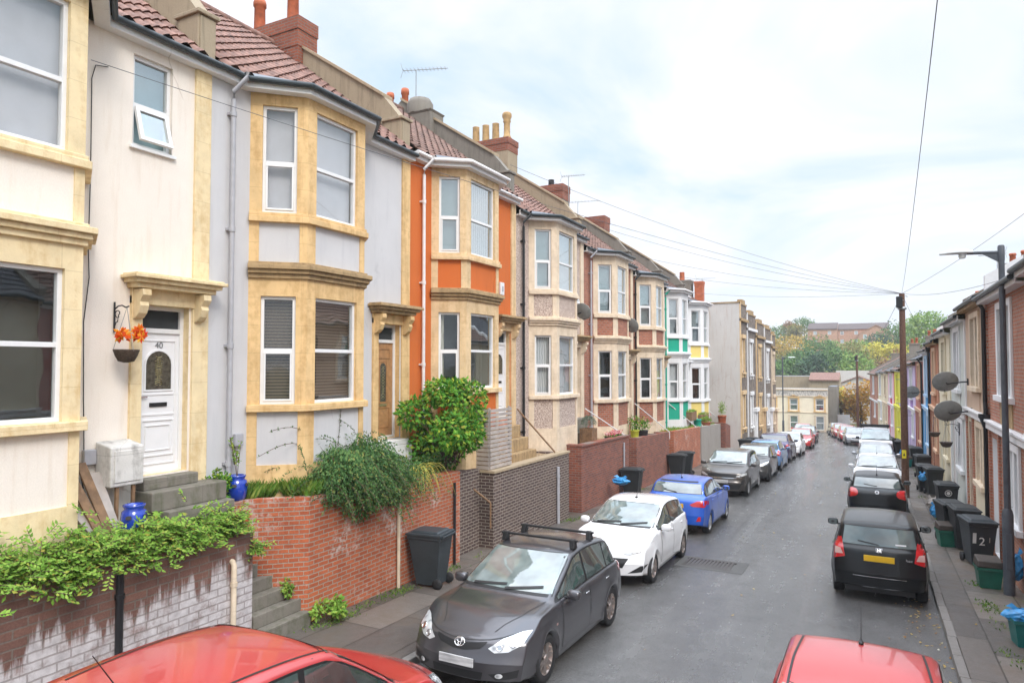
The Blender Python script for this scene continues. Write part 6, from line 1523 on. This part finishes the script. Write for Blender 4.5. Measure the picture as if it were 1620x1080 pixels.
def cable_box(label, y, z, x=-9.29):
    T = thing('cable_box', label, 'junction box', (x, y, z), 'grey cable boxes'); q = MB(); q.box(x, x+.07, y-.08, y+.08, z-.10, z+.10); q.build('case', 'grey_pipe', T, .01)
    q = MB(); q.tube([(x+.02, y-.06, z-.1), (x+.03, y-.1, z-.25), (x+.02, y-.06, z-.4)], .008, 5); q.build('cable', 'black', T)
cable_box('small grey cable box beside the yellow bay edge of the pink house', 5.46, 2.80); cable_box('small grey cable box by the grey downpipe', 7.88, 2.80)
T = thing('alarm_box', 'white alarm box high on the orange wall', 'alarm box', (-9.29, 16.9, 6.15)); q = MB(); q.box(-9.29, -9.22, 16.8, 17.02, 6.0, 6.36); q.build('case', 'white', T, .02); q = MB(); q.box(-9.22, -9.21, 16.87, 16.95, 6.1, 6.25); q.build('panel', 'grey_pipe', T)
T = thing('wall_cable', 'thin black cable tacked down the pale pink wall beside the bay', 'cable', (-9.28, 5.40, 5)); q = MB()
q.tube([(-9.275, 5.62, 8.14), (-9.275, 5.45, 8.1), (-9.275, 5.40, 7.9), (-9.275, 5.41, 6.6), (-9.275, 5.40, 5.6), (-9.275, 5.42, 5.2), (-9.275, 5.36, 4.6), (-9.275, 5.38, 3.6), (-9.275, 5.40, 2.9)], .007, 5); q.build('cable', 'black', T)
planks = [('weathered grey plank', .0, .62, 1.0, 'grey_wood'), ('split brown plank', .10, .9, .8, 'wood'), ('short brown plank', .18, .7, .9, 'grey_wood'), ('rough brown plank', .27, .95, .6, 'wood'), ('broad pale board', .42, .8, .25, 'grey_wood')]
for i, (lb, dy, ln_, lean, mt) in enumerate(planks):
    T = thing('plank', ['weathered grey plank leaning on the yellow bay of the pink house, first of the heap', 'split brown plank lying across the leaning heap by the yellow bay', 'short grey plank in the middle of the heap by the yellow bay', 'rough brown plank at the slanting end of the heap by the yellow bay', 'broad pale board upright in front of the meter box'][i], 'plank', (-9.1, 5.2+dy, 1.8), 'timber leaning by the pink house')
    q = MB(); a = V3((-8.75, 5.02+dy+lean*.30, 1.80)); b = V3((-9.16, 5.02+dy, 1.80+ln_)); d = (b-a).normalized(); u = V3((0, 1, 0)); n_ = d.cross(u).normalized(); w_ = .06 if i < 4 else .10
    q.hexa([a-u*w_-n_*.015, a+u*w_-n_*.015, a+u*w_+n_*.015, a-u*w_+n_*.015, b-u*w_-n_*.015, b+u*w_-n_*.015, b+u*w_+n_*.015, b-u*w_+n_*.015]); q.build('board', mt, T)
# hanging basket with autumn leaves by the door
M['wicker'] = plain('dark wicker', (.075, .05, .035), .8, var=.5, scale=40)
M['leaf_autumn'] = leafmat('autumn fabric leaves', [(0, (.62, .03, .01)), (.4, (.80, .13, .01)), (.7, (.85, .30, .02)), (1, (.80, .45, .05))])
def leaf(mb, p, d, n, l, w, m=0):
    d = d.normalized(); s_ = d.cross(n).normalized(); f = n.normalized()*l*.12
    mb.poly([p, p+d*l*.5+s_*w*.5-f, p+d*l, p+d*l*.5-s_*w*.5-f], m)
def rdir(rn, up=0): return V3((rn.gauss(0, 1), rn.gauss(0, 1), rn.gauss(0, 1)+up)).normalized()
def basket(label, x, y, z, side, flowers=None, hook=True, r=.16):
    T = thing('hanging_basket', label, 'hanging basket', (x, y, z), 'hanging baskets'); q = MB()
    q.lathe((x, y, z), [(.03, -.16), (r*.62, -.14), (r*.85, -.07), (r, 0), (r*1.03, .02), (r*.9, .01)], 18); q.build('basket', 'wicker', T)
    q = MB(); wx = side; top_ = z+.58; sg = 1 if x > wx else -1
    q.tube([(wx, y, top_+.1), (wx, y, top_-.32)], .014, 6); q.tube([(wx, y, top_)]+[(wx+(x-wx)*t, y, top_+.05*math.sin(t*PI)) for t in (.3, .6, .9)]+[(x+sg*.04, y, top_+.03)], .010, 6)
    q.tube([(wx, y, top_-.25)]+[(wx+sg*(.02+.10*t), y, top_-.25+.2*t+.03*math.sin(t*9)) for t in (.25, .5, .75, 1)], .008, 6)
    q.tube([(wx+sg*.07+.05*math.cos(t), y, top_-.07+.05*math.sin(t)) for t in [i*.6 for i in range(10)]], .007, 5); q.build('wall_bracket', 'black_iron', T)
    q = MB()
    for k in range(3): a = k*2.1; q.tube([(x+r*math.cos(a), y+r*math.sin(a), z), (x, y, top_+.02)], .004, 4)
    q.build('chain', 'steel', T)
    return T
bk = basket('wicker hanging basket of orange and red maple leaves by the white door', -9.0, 5.78, 4.22, -9.28)
rn = random.Random(3); q = MB()
for c in (V3((-8.98, 5.72, 4.44)), V3((-8.96, 5.97, 4.46))):
    for k in range(12):
        p = c+rdir(rn)*.05; d0 = rdir(rn)
        for j in range(5): a = (j-2)*.6; dd = (d0*math.cos(a)+d0.cross(V3((1, .2, .1))).normalized()*math.sin(a)); leaf(q, p, dd, V3((1, 0, .2)), .12-.02*abs(j-2), .05)
q.build('maple_spray', 'leaf_autumn', bk)
basket('dark hanging basket on the pale grey green house', 2.15, 27.2, 1.42, 2.53, r=.19); basket('brown hanging basket at the cream flat fronted house', 2.1, 31.4, 1.38, 2.53, r=.20)

# ------------------------------------------------------------------ plants
M['leaf_ivy'] = leafmat('fresh creeper leaves', [(0, (.13, .27, .035)), (.45, (.22, .40, .06)), (.8, (.33, .50, .09)), (.95, (.38, .42, .08)), (1, (.42, .30, .06))])
M['leaf_coton'] = leafmat('small evergreen leaves', [(0, (.045, .115, .038)), (.5, (.09, .195, .06)), (.85, (.16, .28, .09)), (1, (.30, .28, .07))])
M['leaf_shrub'] = leafmat('broad shrub leaves', [(0, (.05, .17, .025)), (.45, (.10, .29, .035)), (.75, (.20, .40, .05)), (.95, (.42, .48, .06)), (1, (.36, .30, .07))])
M['leaf_yellow'] = leafmat('yellow strap leaves', [(0, (.40, .34, .07)), (.6, (.62, .50, .12)), (1, (.25, .33, .06))])
M['leaf_grass'] = leafmat('lush grass', [(0, (.06, .15, .02)), (.6, (.14, .27, .04)), (1, (.28, .33, .07))])
M['twig'] = plain('twig bark', (.12, .075, .05), .85, var=.3)
M['leaf_grey'] = leafmat('grey green foliage', [(0, (.14, .19, .14)), (1, (.28, .32, .24))])
M['flower_mix'] = leafmat('mixed flowers', [(0, (.65, .06, .12)), (.4, (.70, .22, .28)), (.7, (.75, .5, .5)), (1, (.75, .3, .05))])
def plant(name, label, cat, loc, group=None): return thing(name, label, cat, loc, group)
# creeper tumbling over the painted wall
rn = random.Random(11)
def creeper(label, spots, n, size, base, drop=.32):
    T = plant('creeper', label, 'creeper', base); q = MB(); st = MB()
    for k in range(n):
        c = rn.choice(spots); p = V3((c[0]+rn.gauss(0, c[3]*.45), c[1]+rn.gauss(0, c[4]*.5), c[2]+abs(rn.gauss(0, c[5]*.55))))
        if p.x > -8.27: p.z -= (p.x+8.27)*rn.uniform(.6, 2.2)*drop*2
        d = V3((rn.uniform(-.2, 1), rn.uniform(-.9, .9), rn.uniform(-.35, .45))).normalized()
        L = rn.uniform(.10, .22); st.tube([p, p+d*L], .004, 3, cap=False)
        for j in range(8):
            t = (j+1)/8; s_ = 1 if j % 2 else -1; up = (Z+V3((.5, 0, 0))+rdir(rn)*.35).normalized(); sd_ = d.cross(up).normalized()
            leaf(q, p+d*L*t, (d*.55+sd_*s_*.8), up, size*rn.uniform(.7, 1.3), size*.52)
    q.build('foliage', 'leaf_ivy', T); st.build('stem', 'twig', T)
spots = [(-8.5, 3.6+.28*i, 1.70-.012*i, .40, .34, .26+.08*math.sin(i*1.7)) for i in range(12)] + [(-8.36, 4.72, 1.55, .16, .14, .1), (-8.4, 5.5, 1.62, .3, .3, .2), (-8.45, 7.0, 1.60, .28, .22, .26), (-8.5, 3.2, 1.72, .3, .4, .2), (-8.5, 5.9, 1.6, .3, .3, .3)]
creeper('bright green creeper sprawling along the top of the white streaked wall', spots, 2500, .070, (-8.4, 5.2, 1.6))
creeper('small tuft of green creeper on the end face of the white streaked wall', [(-8.3, 7.42, 1.2, .1, .08, .2)], 30, .06, (-8.3, 7.42, 1.2))
# drooping evergreen mound
T = plant('evergreen_shrub', 'drooping dark evergreen mound spilling over the orange red brick wall', 'shrub', (-8.5, 9.6, 1.75)); q = MB(); st = MB()
for k in range(760):
    a = rn.uniform(0, 2*PI); y0 = 9.80+rn.gauss(0, .38); x0 = -8.42+rn.gauss(0, .15); p = V3((x0, y0, 1.75+rn.uniform(0, .45)))
    d = V3((math.cos(a)*.75+.45, math.sin(a)*1.35, rn.uniform(.5, 1.9))).normalized(); L = rn.uniform(.75, 1.45)*(1.2 if k < 14 else 1)*(.72 if d.y < -.25 else 1); pts = [p]; v = d.copy()
    for i in range(9):
        v = (v+Z*-.24+rdir(rn)*.05).normalized(); n_ = pts[-1]+v*L/9
        if n_.x < -9.22: n_.x = -9.22
        if n_.x < -8.22 and n_.z < 1.80: n_.z = 1.80+rn.uniform(0, .06)
        pts.append(n_)
    if k % 3 == 0: st.tube(pts, .004, 3, cap=False)
    for i in range(1, 10):
        dd = (pts[i]-pts[i-1]).normalized()
        for j in range(5):
            c = pts[i-1]+(pts[i]-pts[i-1])*(j/5); u = rdir(rn, .3); leaf(q, c, dd*.6+u*.8, rdir(rn, .6), rn.uniform(.04, .065), .024)
for k in range(9000):
    d = rdir(rn, .15); t = rn.uniform(.72, 1.04); p = V3((-8.32+d.x*.60*t, 9.84+d.y*1.20*t, 1.98+d.z*.66*t+.10*math.sin(d.y*7)))
    if p.x < -9.2 or (p.x < -8.22 and p.z < 1.8): continue
    leaf(q, p, (V3((d.x, d.y, -.9))+rdir(rn)*.5), d+rdir(rn)*.4, rn.uniform(.05, .085), .032)
q.build('foliage', 'leaf_coton', T); st.build('branch', 'twig', T)
# long wands from the mound
q = MB(); l2 = MB()
for (y1, z1, x1) in ((8.05, 2.95, -8.7), (7.9, 2.55, -8.8), (9.9, 3.35, -8.75), (9.6, 3.2, -8.6), (10.1, 3.15, -8.7)):
    p0 = V3((-8.6, 9.5, 2.1)); p1 = V3((x1, y1, z1)); pts = [p0+(p1-p0)*t+Z*.35*math.sin(PI*t)*(1 if y1 < 9 else .2) for t in [i/10 for i in range(11)]]; q.tube(pts, .005, 4, cap=False)
    for p in pts[3:]:
        for j in range(4): leaf(l2, p, rdir(rn), rdir(rn, 1), .04, .02)
o = q.build('wand', 'twig', T); l2.build('wand_leaf', 'leaf_coton', o)
def bush(name, label, cat, c, r, n, size, mat, group=None, shell=.55, trunk=True, twigs=30, lobes=9, seed=1, wr=.7):
    r_ = random.Random(seed); T = plant(name, label, cat, (c[0], c[1], c[2]-r[2]), group); q = MB(); c = V3(c)
    lb = [(c+V3((r[0]*.74*d.x, r[1]*.74*d.y, r[2]*.74*d.z)), r_.uniform(.28, .55)) for d in [rdir(r_) for _ in range(lobes)]]
    for k in range(n):
        cc, s_ = r_.choice(lb); d = rdir(r_, .15); t = shell+(1-shell)*r_.random()**.6
        p = cc+V3((d.x*r[0]*s_*t, d.y*r[1]*s_*t, d.z*r[2]*s_*t)); dd = (d*.6+rdir(r_)*.7+Z*-.25); leaf(q, p, dd, (d+Z*.5+rdir(r_)*.4), size*r_.uniform(.7, 1.35), size*wr)
    q.build('foliage', mat, T)
    if twigs:
        t_ = MB()
        for k in range(twigs):
            cc, s_ = r_.choice(lb); e = cc+rdir(r_, .4)*min(r)*.5; b = c-Z*r[2]*.9+V3((r_.uniform(-.2, .2)*r[0], r_.uniform(-.2, .2)*r[1], 0)); m_ = (b+e)/2+V3((0, 0, .1*r[2]))
            t_.tube([b, m_, e], [.016*min(1, max(r)), .010*min(1, max(r)), .004], 5, cap=False)
        t_.build('branch', 'twig', T)
    return T
bush('leafy_shrub', 'rounded bright green shrub with yellowing tips in front of the orange house', 'shrub', (-8.50, 13.05, 2.70), (.80, 1.62, 1.0), 6500, .11, 'leaf_shrub', seed=5, lobes=12, twigs=40)
bush('leafy_shrub', 'low deep green growth under the rounded shrub', 'shrub', (-8.6, 12.4, 1.85), (.4, .6, .3), 900, .07, 'leaf_coton', seed=6, twigs=8)
bush('leafy_shrub', 'small dense green bush beside the cobalt pot on the orange red wall', 'shrub', (-9.12, 7.36, 2.12), (.16, .2, .28), 700, .05, 'leaf_shrub', seed=8, twigs=6)
T = plant('strap_leaf_plant', 'clump of yellow strap leaves arching over the orange red wall', 'plant', (-8.4, 11.3, 1.75), None); q = MB()
for k in range(46):
    a = rn.uniform(-1.5, 1.5); d = V3((math.cos(a), math.sin(a)*1.1, 0)); L = rn.uniform(.5, .95); w_ = .016; p = V3((-8.30+rn.gauss(0, .06), 11.65+rn.gauss(0, .10), 1.74)); rows = []
    for i in range(8):
        t = i/7; c = p+d*L*.75*t+Z*(L*1.5*t*(1-t)*1.05-.55*t*t*L*.9); s_ = d.cross(Z).normalized()*w_*(1-t)**.6; rows.append([c-s_, c+Z*.004, c+s_])
    q.grid(rows, 0, True)
q.build('foliage', 'leaf_yellow', T)
T = plant('young_plant', 'young plant growing out of the cobalt pot on the orange red wall', 'plant', (-9.08, 7.72, 2.27)); q = MB(); st = MB()
for k in range(5):
    e = V3((-9.08+rn.uniform(-.12, .12), 7.72+rn.uniform(-.14, .14), 2.27+rn.uniform(.3, .75))); st.tube([(-9.08, 7.72, 2.2), (-9.08+(e.x+9.08)*.4, 7.72+(e.y-7.72)*.4, 2.5), e], .005, 4, cap=False)
    for j in range(9): leaf(q, V3((-9.08, 7.72, 2.35)).lerp(e, .3+.08*j), rdir(rn), rdir(rn, 1), .07, .04)
q.build('foliage', 'leaf_ivy', T); st.build('stem', 'twig', T)
def grassy(name, label, x0, x1, y0, y1, z, n, h, mat='leaf_grass', zf=None):
    q = MB()
    for k in range(n):
        p = V3((rn.uniform(x0, x1), rn.uniform(y0, y1), z)); p.z = (zf(p) if zf else z)
        a = rn.uniform(0, 6.3); d = V3((math.cos(a)*.5, math.sin(a)*.5, 1)).normalized(); leaf(q, p, d, V3((math.cos(a+1.5), math.sin(a+1.5), .2)), h*rn.uniform(.5, 1.3), h*.14)
    tag(q.build(name, mat), label, 'grass', None, 'stuff')
grassy('grass', 'lush grass on top of the orange red wall', -9.2, -8.25, 8.46, 9.9, 1.82, 5200, .30)
grassy('grass', 'lush grass in the slanting corner behind the cobalt pot', -9.2, -8.95, 7.85, 8.6, 1.80, 900, .30)
grassy('grass', 'rough grass behind the white streaked wall', -9.2, -8.6, 2, 7, 1.7, 1500, .14)
clumps = [(rn.choice((-8.05, -8.0, -7.9)), rn.uniform(8.3, 30)) for _ in range(26)] + [(rn.uniform(1.7, 2.45), rn.uniform(12, 45)) for _ in range(60)] + [(-7.9, 8.7)]*3 + [(-8.3, 7.9)]*2 + [(-7.95, 10.6)]*3 + [(2.0, 22.6), (1.9, 23.4), (1.95, 24.2), (1.5, 30)]
q = MB()
for (x, y) in clumps:
    for k in range(46):
        p = V3((x+rn.gauss(0, .09), y+rn.gauss(0, .16), 0)); p.z = pav(p.y)
        leaf(q, p, rdir(rn, .5), rdir(rn, 1), rn.uniform(.03, .075), .022)
tag(q.build('weeds', 'leaf_grass'), 'weeds and moss sprouting along the edges of the pavements', 'weeds', None, 'stuff')
bush('weed_clump', 'leafy weed at the foot of the orange red wall by the steps', 'weed', (-7.95, 8.62, .05), (.22, .28, .2), 420, .08, 'leaf_ivy', 'weeds by the walls', seed=12, twigs=5)
bush('weed_clump', 'trailing weed on the mossy steps', 'weed', (-8.42, 8.12, .42), (.13, .10, .2), 240, .06, 'leaf_ivy', 'weeds by the walls', seed=13, twigs=4)
q = MB()
for k in range(260):
    if k % 3: y = rn.uniform(11, 24); p = V3((rn.gauss(.75, .22), y, G(y)+.012))
    else: y = rn.uniform(8, 40); p = V3((rn.uniform(-3.6, 2.4), y, 0)); p.z = (pav(y) if p.x > 1.13 else G(y))+.012
    if .98 < p.x < 1.14: p.x = .9
    a = rn.uniform(0, 6.3); leaf(q, p, V3((math.cos(a), math.sin(a), .15)), V3((.2*math.sin(k), .1, 1)), rn.uniform(.03, .08), .04)
M['leaf_litter'] = leafmat('fallen leaves', [(0, (.28, .13, .04)), (.5, (.45, .27, .09)), (.9, (.60, .45, .12)), (1, (.7, .68, .6))])
tag(q.build('leaf_litter', 'leaf_litter'), 'fallen autumn leaves in the gutter by the terrace kerb', 'leaves', None, 'stuff')
# planters and tubs on the far gardens
def tub(label, x, y, z, r, h, mat, leafm=None, lr=.2, flower=False, seed=1, tall=1.0):
    T = thing('planter', label, 'planter', (x, y, z), 'planters in the front gardens'); q = MB(); q.lathe((x, y, z), [(r*.8, 0), (r*.95, h*.9), (r*1.05, h*.92), (r*1.05, h), (r*.9, h), (r*.85, h*.9)], 16); q.build('pot', mat, T)
    if leafm:
        r_ = random.Random(seed); b = MB(); f = MB()
        for k in range(260): d = rdir(r_, .3); leaf(b, V3((x, y, z+h+lr*.5*tall))+V3((d.x*lr, d.y*lr, d.z*lr*.8*tall))*r_.uniform(.3, 1), rdir(r_, .4), rdir(r_, 1), .09, .045)
        b.build('foliage', leafm, T)
        if flower:
            for k in range(40): d = rdir(r_, .9); leaf(f, V3((x, y, z+h+lr*.6))+d*lr*.95, rdir(r_), rdir(r_, 1), .06, .05)
            f.build('blossom', 'flower_mix', T)
def slat_tub(label, x, y, z, w_, h):
    T = thing('planter', label, 'planter', (x, y, z), 'planters in the front gardens')
    for k in range(4):
        for j in range(6):
            q = MB(); a = k*PI/2; R = Matrix.Rotation(a, 3, 'Z'); u0 = -w_/2+w_*j/6
            q.hexa([V3((x, y, z))+R @ V3(p) for p in ((u0+.006, -w_/2, 0), (u0+w_/6-.006, -w_/2, 0), (u0+w_/6-.006, -w_/2+.02, 0), (u0+.006, -w_/2+.02, 0), (u0+.006, -w_/2, h), (u0+w_/6-.006, -w_/2, h), (u0+w_/6-.006, -w_/2+.02, h), (u0+.006, -w_/2+.02, h))]); q.build('slat', 'wood', T)
    q = MB(); q.box(x-w_*.46, x+w_*.46, y-w_*.46, y+w_*.46, z, z+h-.04); q.build('liner', 'soil', T)
    b = MB()
    for k in range(420): d = rdir(rn, .6); leaf(b, V3((x, y, z+h+.1))+V3((d.x*w_*.55, d.y*w_*.55, abs(d.z)*.28)), rdir(rn, .8), rdir(rn, .5), .07, .022)
    b.build('foliage', 'leaf_grey', T)
slat_tub('slatted wooden barrel planter with grey green foliage by the pebbledashed house', -8.55, 21.75, 1.34, .46, .55)
tub('lime yellow pot with leafy plants at the red brick house', -8.3, 25.9, 1.12, .17, .32, 'pot_lime', 'leaf_shrub', .3, False, 2, 1.5) if False else None
M['pot_lime'] = plain('lime yellow pot', (.60, .62, .05), .4); M['pot_turq'] = plain('turquoise pot', (.01, .42, .30), .35); M['pot_slate'] = plain('slate pot', (.05, .06, .07), .6)
tub('lime yellow pot with tall leafy plants at the first red brick house', -8.35, 26.2, 1.12, .18, .34, 'pot_lime', 'leaf_shrub', .32, True, 2, 1.4)
tub('slate pot with orange lilies next to the lime yellow pot', -8.3, 27.2, 1.08, .2, .3, 'pot_slate', 'leaf_shrub', .30, True, 3, 1.3)
tub('turquoise pot in front of the emerald panels', -8.3, 36.9, .72, .22, .42, 'pot_turq', None)
tub('terracotta pot with a spiky plant by the tall gable', -8.05, 42.3, .5, .26, .5, 'pot_red', 'leaf_ivy', .26, False, 4, 2.6)
tub('low bowl of trailing plants near the wooden troughs', -8.2, 38.6, .66, .26, .2, 'pot_red', 'leaf_ivy', .34, True, 5, .8)
for lb, y, z, k in (('brown wooden trough on legs before the emerald panels', 36.3, 1.12, 0), ('brown wooden trough on the ground before the yellow panels', 39.4, .78, 1)):
    T = thing('wooden_trough', lb, 'trough', (-8.5, y, z-.4)); q = MB(); q.box(-8.72, -8.32, y-.55, y+.55, z, z+.45); q.build('box', 'wood', T, .015)
    for dy in (-.5, .5): q = MB(); q.box(-8.7, -8.62, y+dy-.04, y+dy+.04, .6, z); q.box(-8.42, -8.34, y+dy-.04, y+dy+.04, .6, z) if False else None; q.build('leg', 'wood', T)
    b = MB()
    for j in range(160): leaf(b, V3((-8.52+rn.uniform(-.18, .18), y+rn.uniform(-.5, .5), z+.45)), rdir(rn, 1.2), rdir(rn, .4), .14, .05)
    b.build('foliage', 'leaf_ivy', T)
T = thing('flower_trough', 'long black trough of pink and red flowers under the red brick bay', 'trough', (-8.35, 24.6, 1.3)); q = MB(); q.box(-8.55, -8.3, 25.7, 26.9, 1.1, 1.30) if False else q.box(-8.55, -8.3, 23.3, 24.5, 1.28, 1.46); q.build('box', 'black', T, .01); b = MB()
for j in range(220): leaf(b, V3((-8.42+rn.uniform(-.15, .15), 23.9+rn.uniform(-.6, .6), 1.46+rn.uniform(0, .14))), rdir(rn, .6), rdir(rn, 1), .07, .05)
b.build('blossom', 'flower_mix', T); b = MB()
for j in range(200): leaf(b, V3((-8.42+rn.uniform(-.15, .15), 23.9+rn.uniform(-.6, .6), 1.44)), rdir(rn, .6), rdir(rn, 1), .09, .04)
b.build('foliage', 'leaf_shrub', T)
grassy('grass', 'low garden plants along the tops of the far garden walls', -9.0, -8.2, 30.5, 42.5, .9, 1400, .16, 'leaf_ivy', lambda p: .98-.045*(p.y-30.5))
# trees on the hill ------------------------------------------------------
TM = {'green': [(0, (0.051, 0.123, 0.036)), (.5, (0.102, 0.217, 0.058)), (.85, (0.174, 0.304, 0.087)), (1, (0.261, 0.334, 0.116))], 'dark': [(0, (0.036, 0.087, 0.051)), (.6, (0.065, 0.138, 0.072)), (1, (0.116, 0.203, 0.102))], 'gold': [(0, (0.319, 0.217, 0.043)), (.5, (0.522, 0.362, 0.072)), (.85, (0.667, 0.464, 0.087)), (1, (0.319, 0.319, 0.072))],
      'yellow': [(0, (0.435, 0.377, 0.058)), (.5, (0.696, 0.609, 0.087)), (.9, (0.750, 0.696, 0.131)), (1, (0.290, 0.377, 0.072))], 'olive': [(0, (0.145, 0.145, 0.043)), (.5, (0.246, 0.246, 0.072)), (.9, (0.348, 0.319, 0.102)), (1, (0.435, 0.290, 0.087))], 'bright': [(0, (0.116, 0.217, 0.043)), (.5, (0.203, 0.348, 0.072)), (1, (0.348, 0.435, 0.116))], 'rust': [(0, (0.203, 0.116, 0.058)), (.6, (0.362, 0.217, 0.102)), (1, (0.464, 0.290, 0.116))], 'orange': [(0, (0.290, 0.145, 0.029)), (.4, (0.493, 0.261, 0.043)), (.8, (0.696, 0.406, 0.058)), (1, (0.232, 0.261, 0.058))]}
for k, v in TM.items(): M['tree_'+k] = leafmat('tree leaves '+k, v)  # far leaf colours lightened, so distance haze is partly painted in
M['bark'] = plain('tree bark', (.08, .06, .045), .9, var=.3)
def tree(label, x, y, zt, r, kind, n=1500, size=.55, seed=1, rz=None, zb=None):
    r_ = random.Random(seed); gz = hillz(x, y) if zb is None else zb; T = thing('tree', label, 'tree', (x, y, gz), 'trees on the hillside'); rz = rz or r*1.05
    c = V3((x, y, zt-rz)); q = MB()
    lb = [(c+V3((d.x*r*.62, d.y*r*.62, d.z*rz*.62+.1*rz)), r_.uniform(.30, .52)) for d in [rdir(r_, .25) for _ in range(16)]]
    for k in range(n):
        cc, s_ = r_.choice(lb); d = rdir(r_, .2); p = cc+V3((d.x*r, d.y*r, d.z*rz*.9))*s_*r_.uniform(.55, 1.08)
        leaf(q, p, d*.5+rdir(r_)*.8, d+Z*.6+rdir(r_)*.5, size*r_.uniform(.6, 1.4), size*.75)
    q.build('crown', 'tree_'+kind, T)
    t = MB(); t.tube([(x, y, gz-.3), (x+.1, y, (gz+c.z)/2), (c.x, c.y, c.z+rz*.3)], [.28, .2, .07], 8)
    for k in range(6): cc, _ = lb[k]; b = V3((x, y, gz+(c.z-gz)*(.55+.07*k))); t.tube([b, (b+cc)/2+Z*.2, cc], [.11, .07, .03], 5)
    t.build('trunk', 'bark', T)
trees = [('dark green tree at the skyline above the stone houses', -27, 235, 16.5, 5.5, 'green'), ('rust brown thinning tree on the skyline beside the flats', -23.5, 240, 18.4, 3.4, 'rust'), ('green tree rising above the roof of the taller flats', -19.8, 245, 19.6, 5.2, 'green'), ('small yellowish tree leaning against the end of the taller flats', -20.5, 226, 16.5, 3.4, 'olive'),
 ('golden tree over the parapet of the stone houses', -22.0, 200, 11.8, 5.4, 'gold'), ('tallest golden tree on the slope below the flats', -17.0, 195, 13.0, 5.6, 'gold'), ('olive tree low on the slope behind the cream building', -16.5, 170, 7.2, 4.8, 'olive'), ('dark green tree low behind the end of the stone houses', -20.5, 165, 5.8, 4.2, 'dark'),
 ('full green tree in the middle of the slope under the flats', -11.3, 180, 10.5, 5.4, 'green'), ('mid green tree next to the full green one below the long flats', -7.4, 187, 10.2, 5.0, 'bright'), ('olive green tree below the gabled flats', -4.0, 176, 9.0, 4.8, 'olive'), ('bright green tree just under the gabled flats', -3.0, 200, 10.4, 5.0, 'bright'),
 ('dark green tree behind the terracotta roof', -10.5, 150, 6.6, 4.4, 'dark'), ('green tree behind the flat roofed building', -14.5, 150, 5.6, 4.2, 'green'), ('mid green tree above the pale shed', -6.5, 152, 7.0, 4.6, 'green'), ('yellow green tree above the pale boundary wall', -2.6, 148, 6.2, 4.2, 'bright'),
 ('blue green conifer like tree right of the gabled flats', 1.4, 206, 12.2, 3.8, 'dark'), ('lemon yellow tree on the slope over the terrace roofs', 1.5, 180, 9.3, 4.6, 'yellow'), ('second lemon yellow tree close beside the first', 4.6, 178, 8.9, 3.8, 'yellow'), ('tall green tree behind the wooden pole', 5.8, 215, 16.2, 5.4, 'green'),
 ('green tree behind the terrace chimneys', 10.0, 210, 16.4, 5.4, 'bright'), ('loose pale green tree above the terrace roofs', 9.8, 160, 15.0, 4.8, 'bright'), ('green tree half hidden by the terrace chimneys', 13.0, 152, 12.6, 4.4, 'green'), ('rust tinted tree behind the brick house at the terrace end', 2.6, 150, 4.8, 3.8, 'rust'), ('low dark hedge like tree below the lemon yellow ones', 4.8, 158, 5.6, 3.6, 'dark'),
 ('green tree at the edge of the hilltop beyond the flats', 8.5, 235, 13.5, 4.0, 'dark'), ('green tree low between the golden and the full green trees', -13.6, 165, 7.6, 4.2, 'green')]
for i, (lb, x, y, zt, r, kd) in enumerate(trees): tree(lb, x, y, zt, r, kd, seed=40+i)
tree('orange autumn tree at the end of the street beside the far pole', -1.5, 101, 1.7, 2.5, 'orange', 2200, .34, 90, 3.0, -5)
tree('lime yellow bush tree between the slab wing and the orange tree', -3.9, 102, 1.0, 1.9, 'yellow', 1500, .32, 91, 2.0, -5)
# ------------------------------------------------------------------ damp air
hz_ = bpy.data.materials.new('damp air'); hz_.use_nodes = True; hz_.node_tree.nodes.clear()
ho = hz_.node_tree.nodes.new('ShaderNodeOutputMaterial'); hv = hz_.node_tree.nodes.new('ShaderNodeVolumePrincipled')
hv.inputs['Color'].default_value = (.92, .95, 1, 1); hv.inputs['Density'].default_value = .0007
hz_.node_tree.links.new(hv.outputs[0], ho.inputs['Volume'])
mb = MB(); mb.box(-640, 640, -910, 1100, -12, 60); tag(mb.build('haze', hz_), kind='stuff')
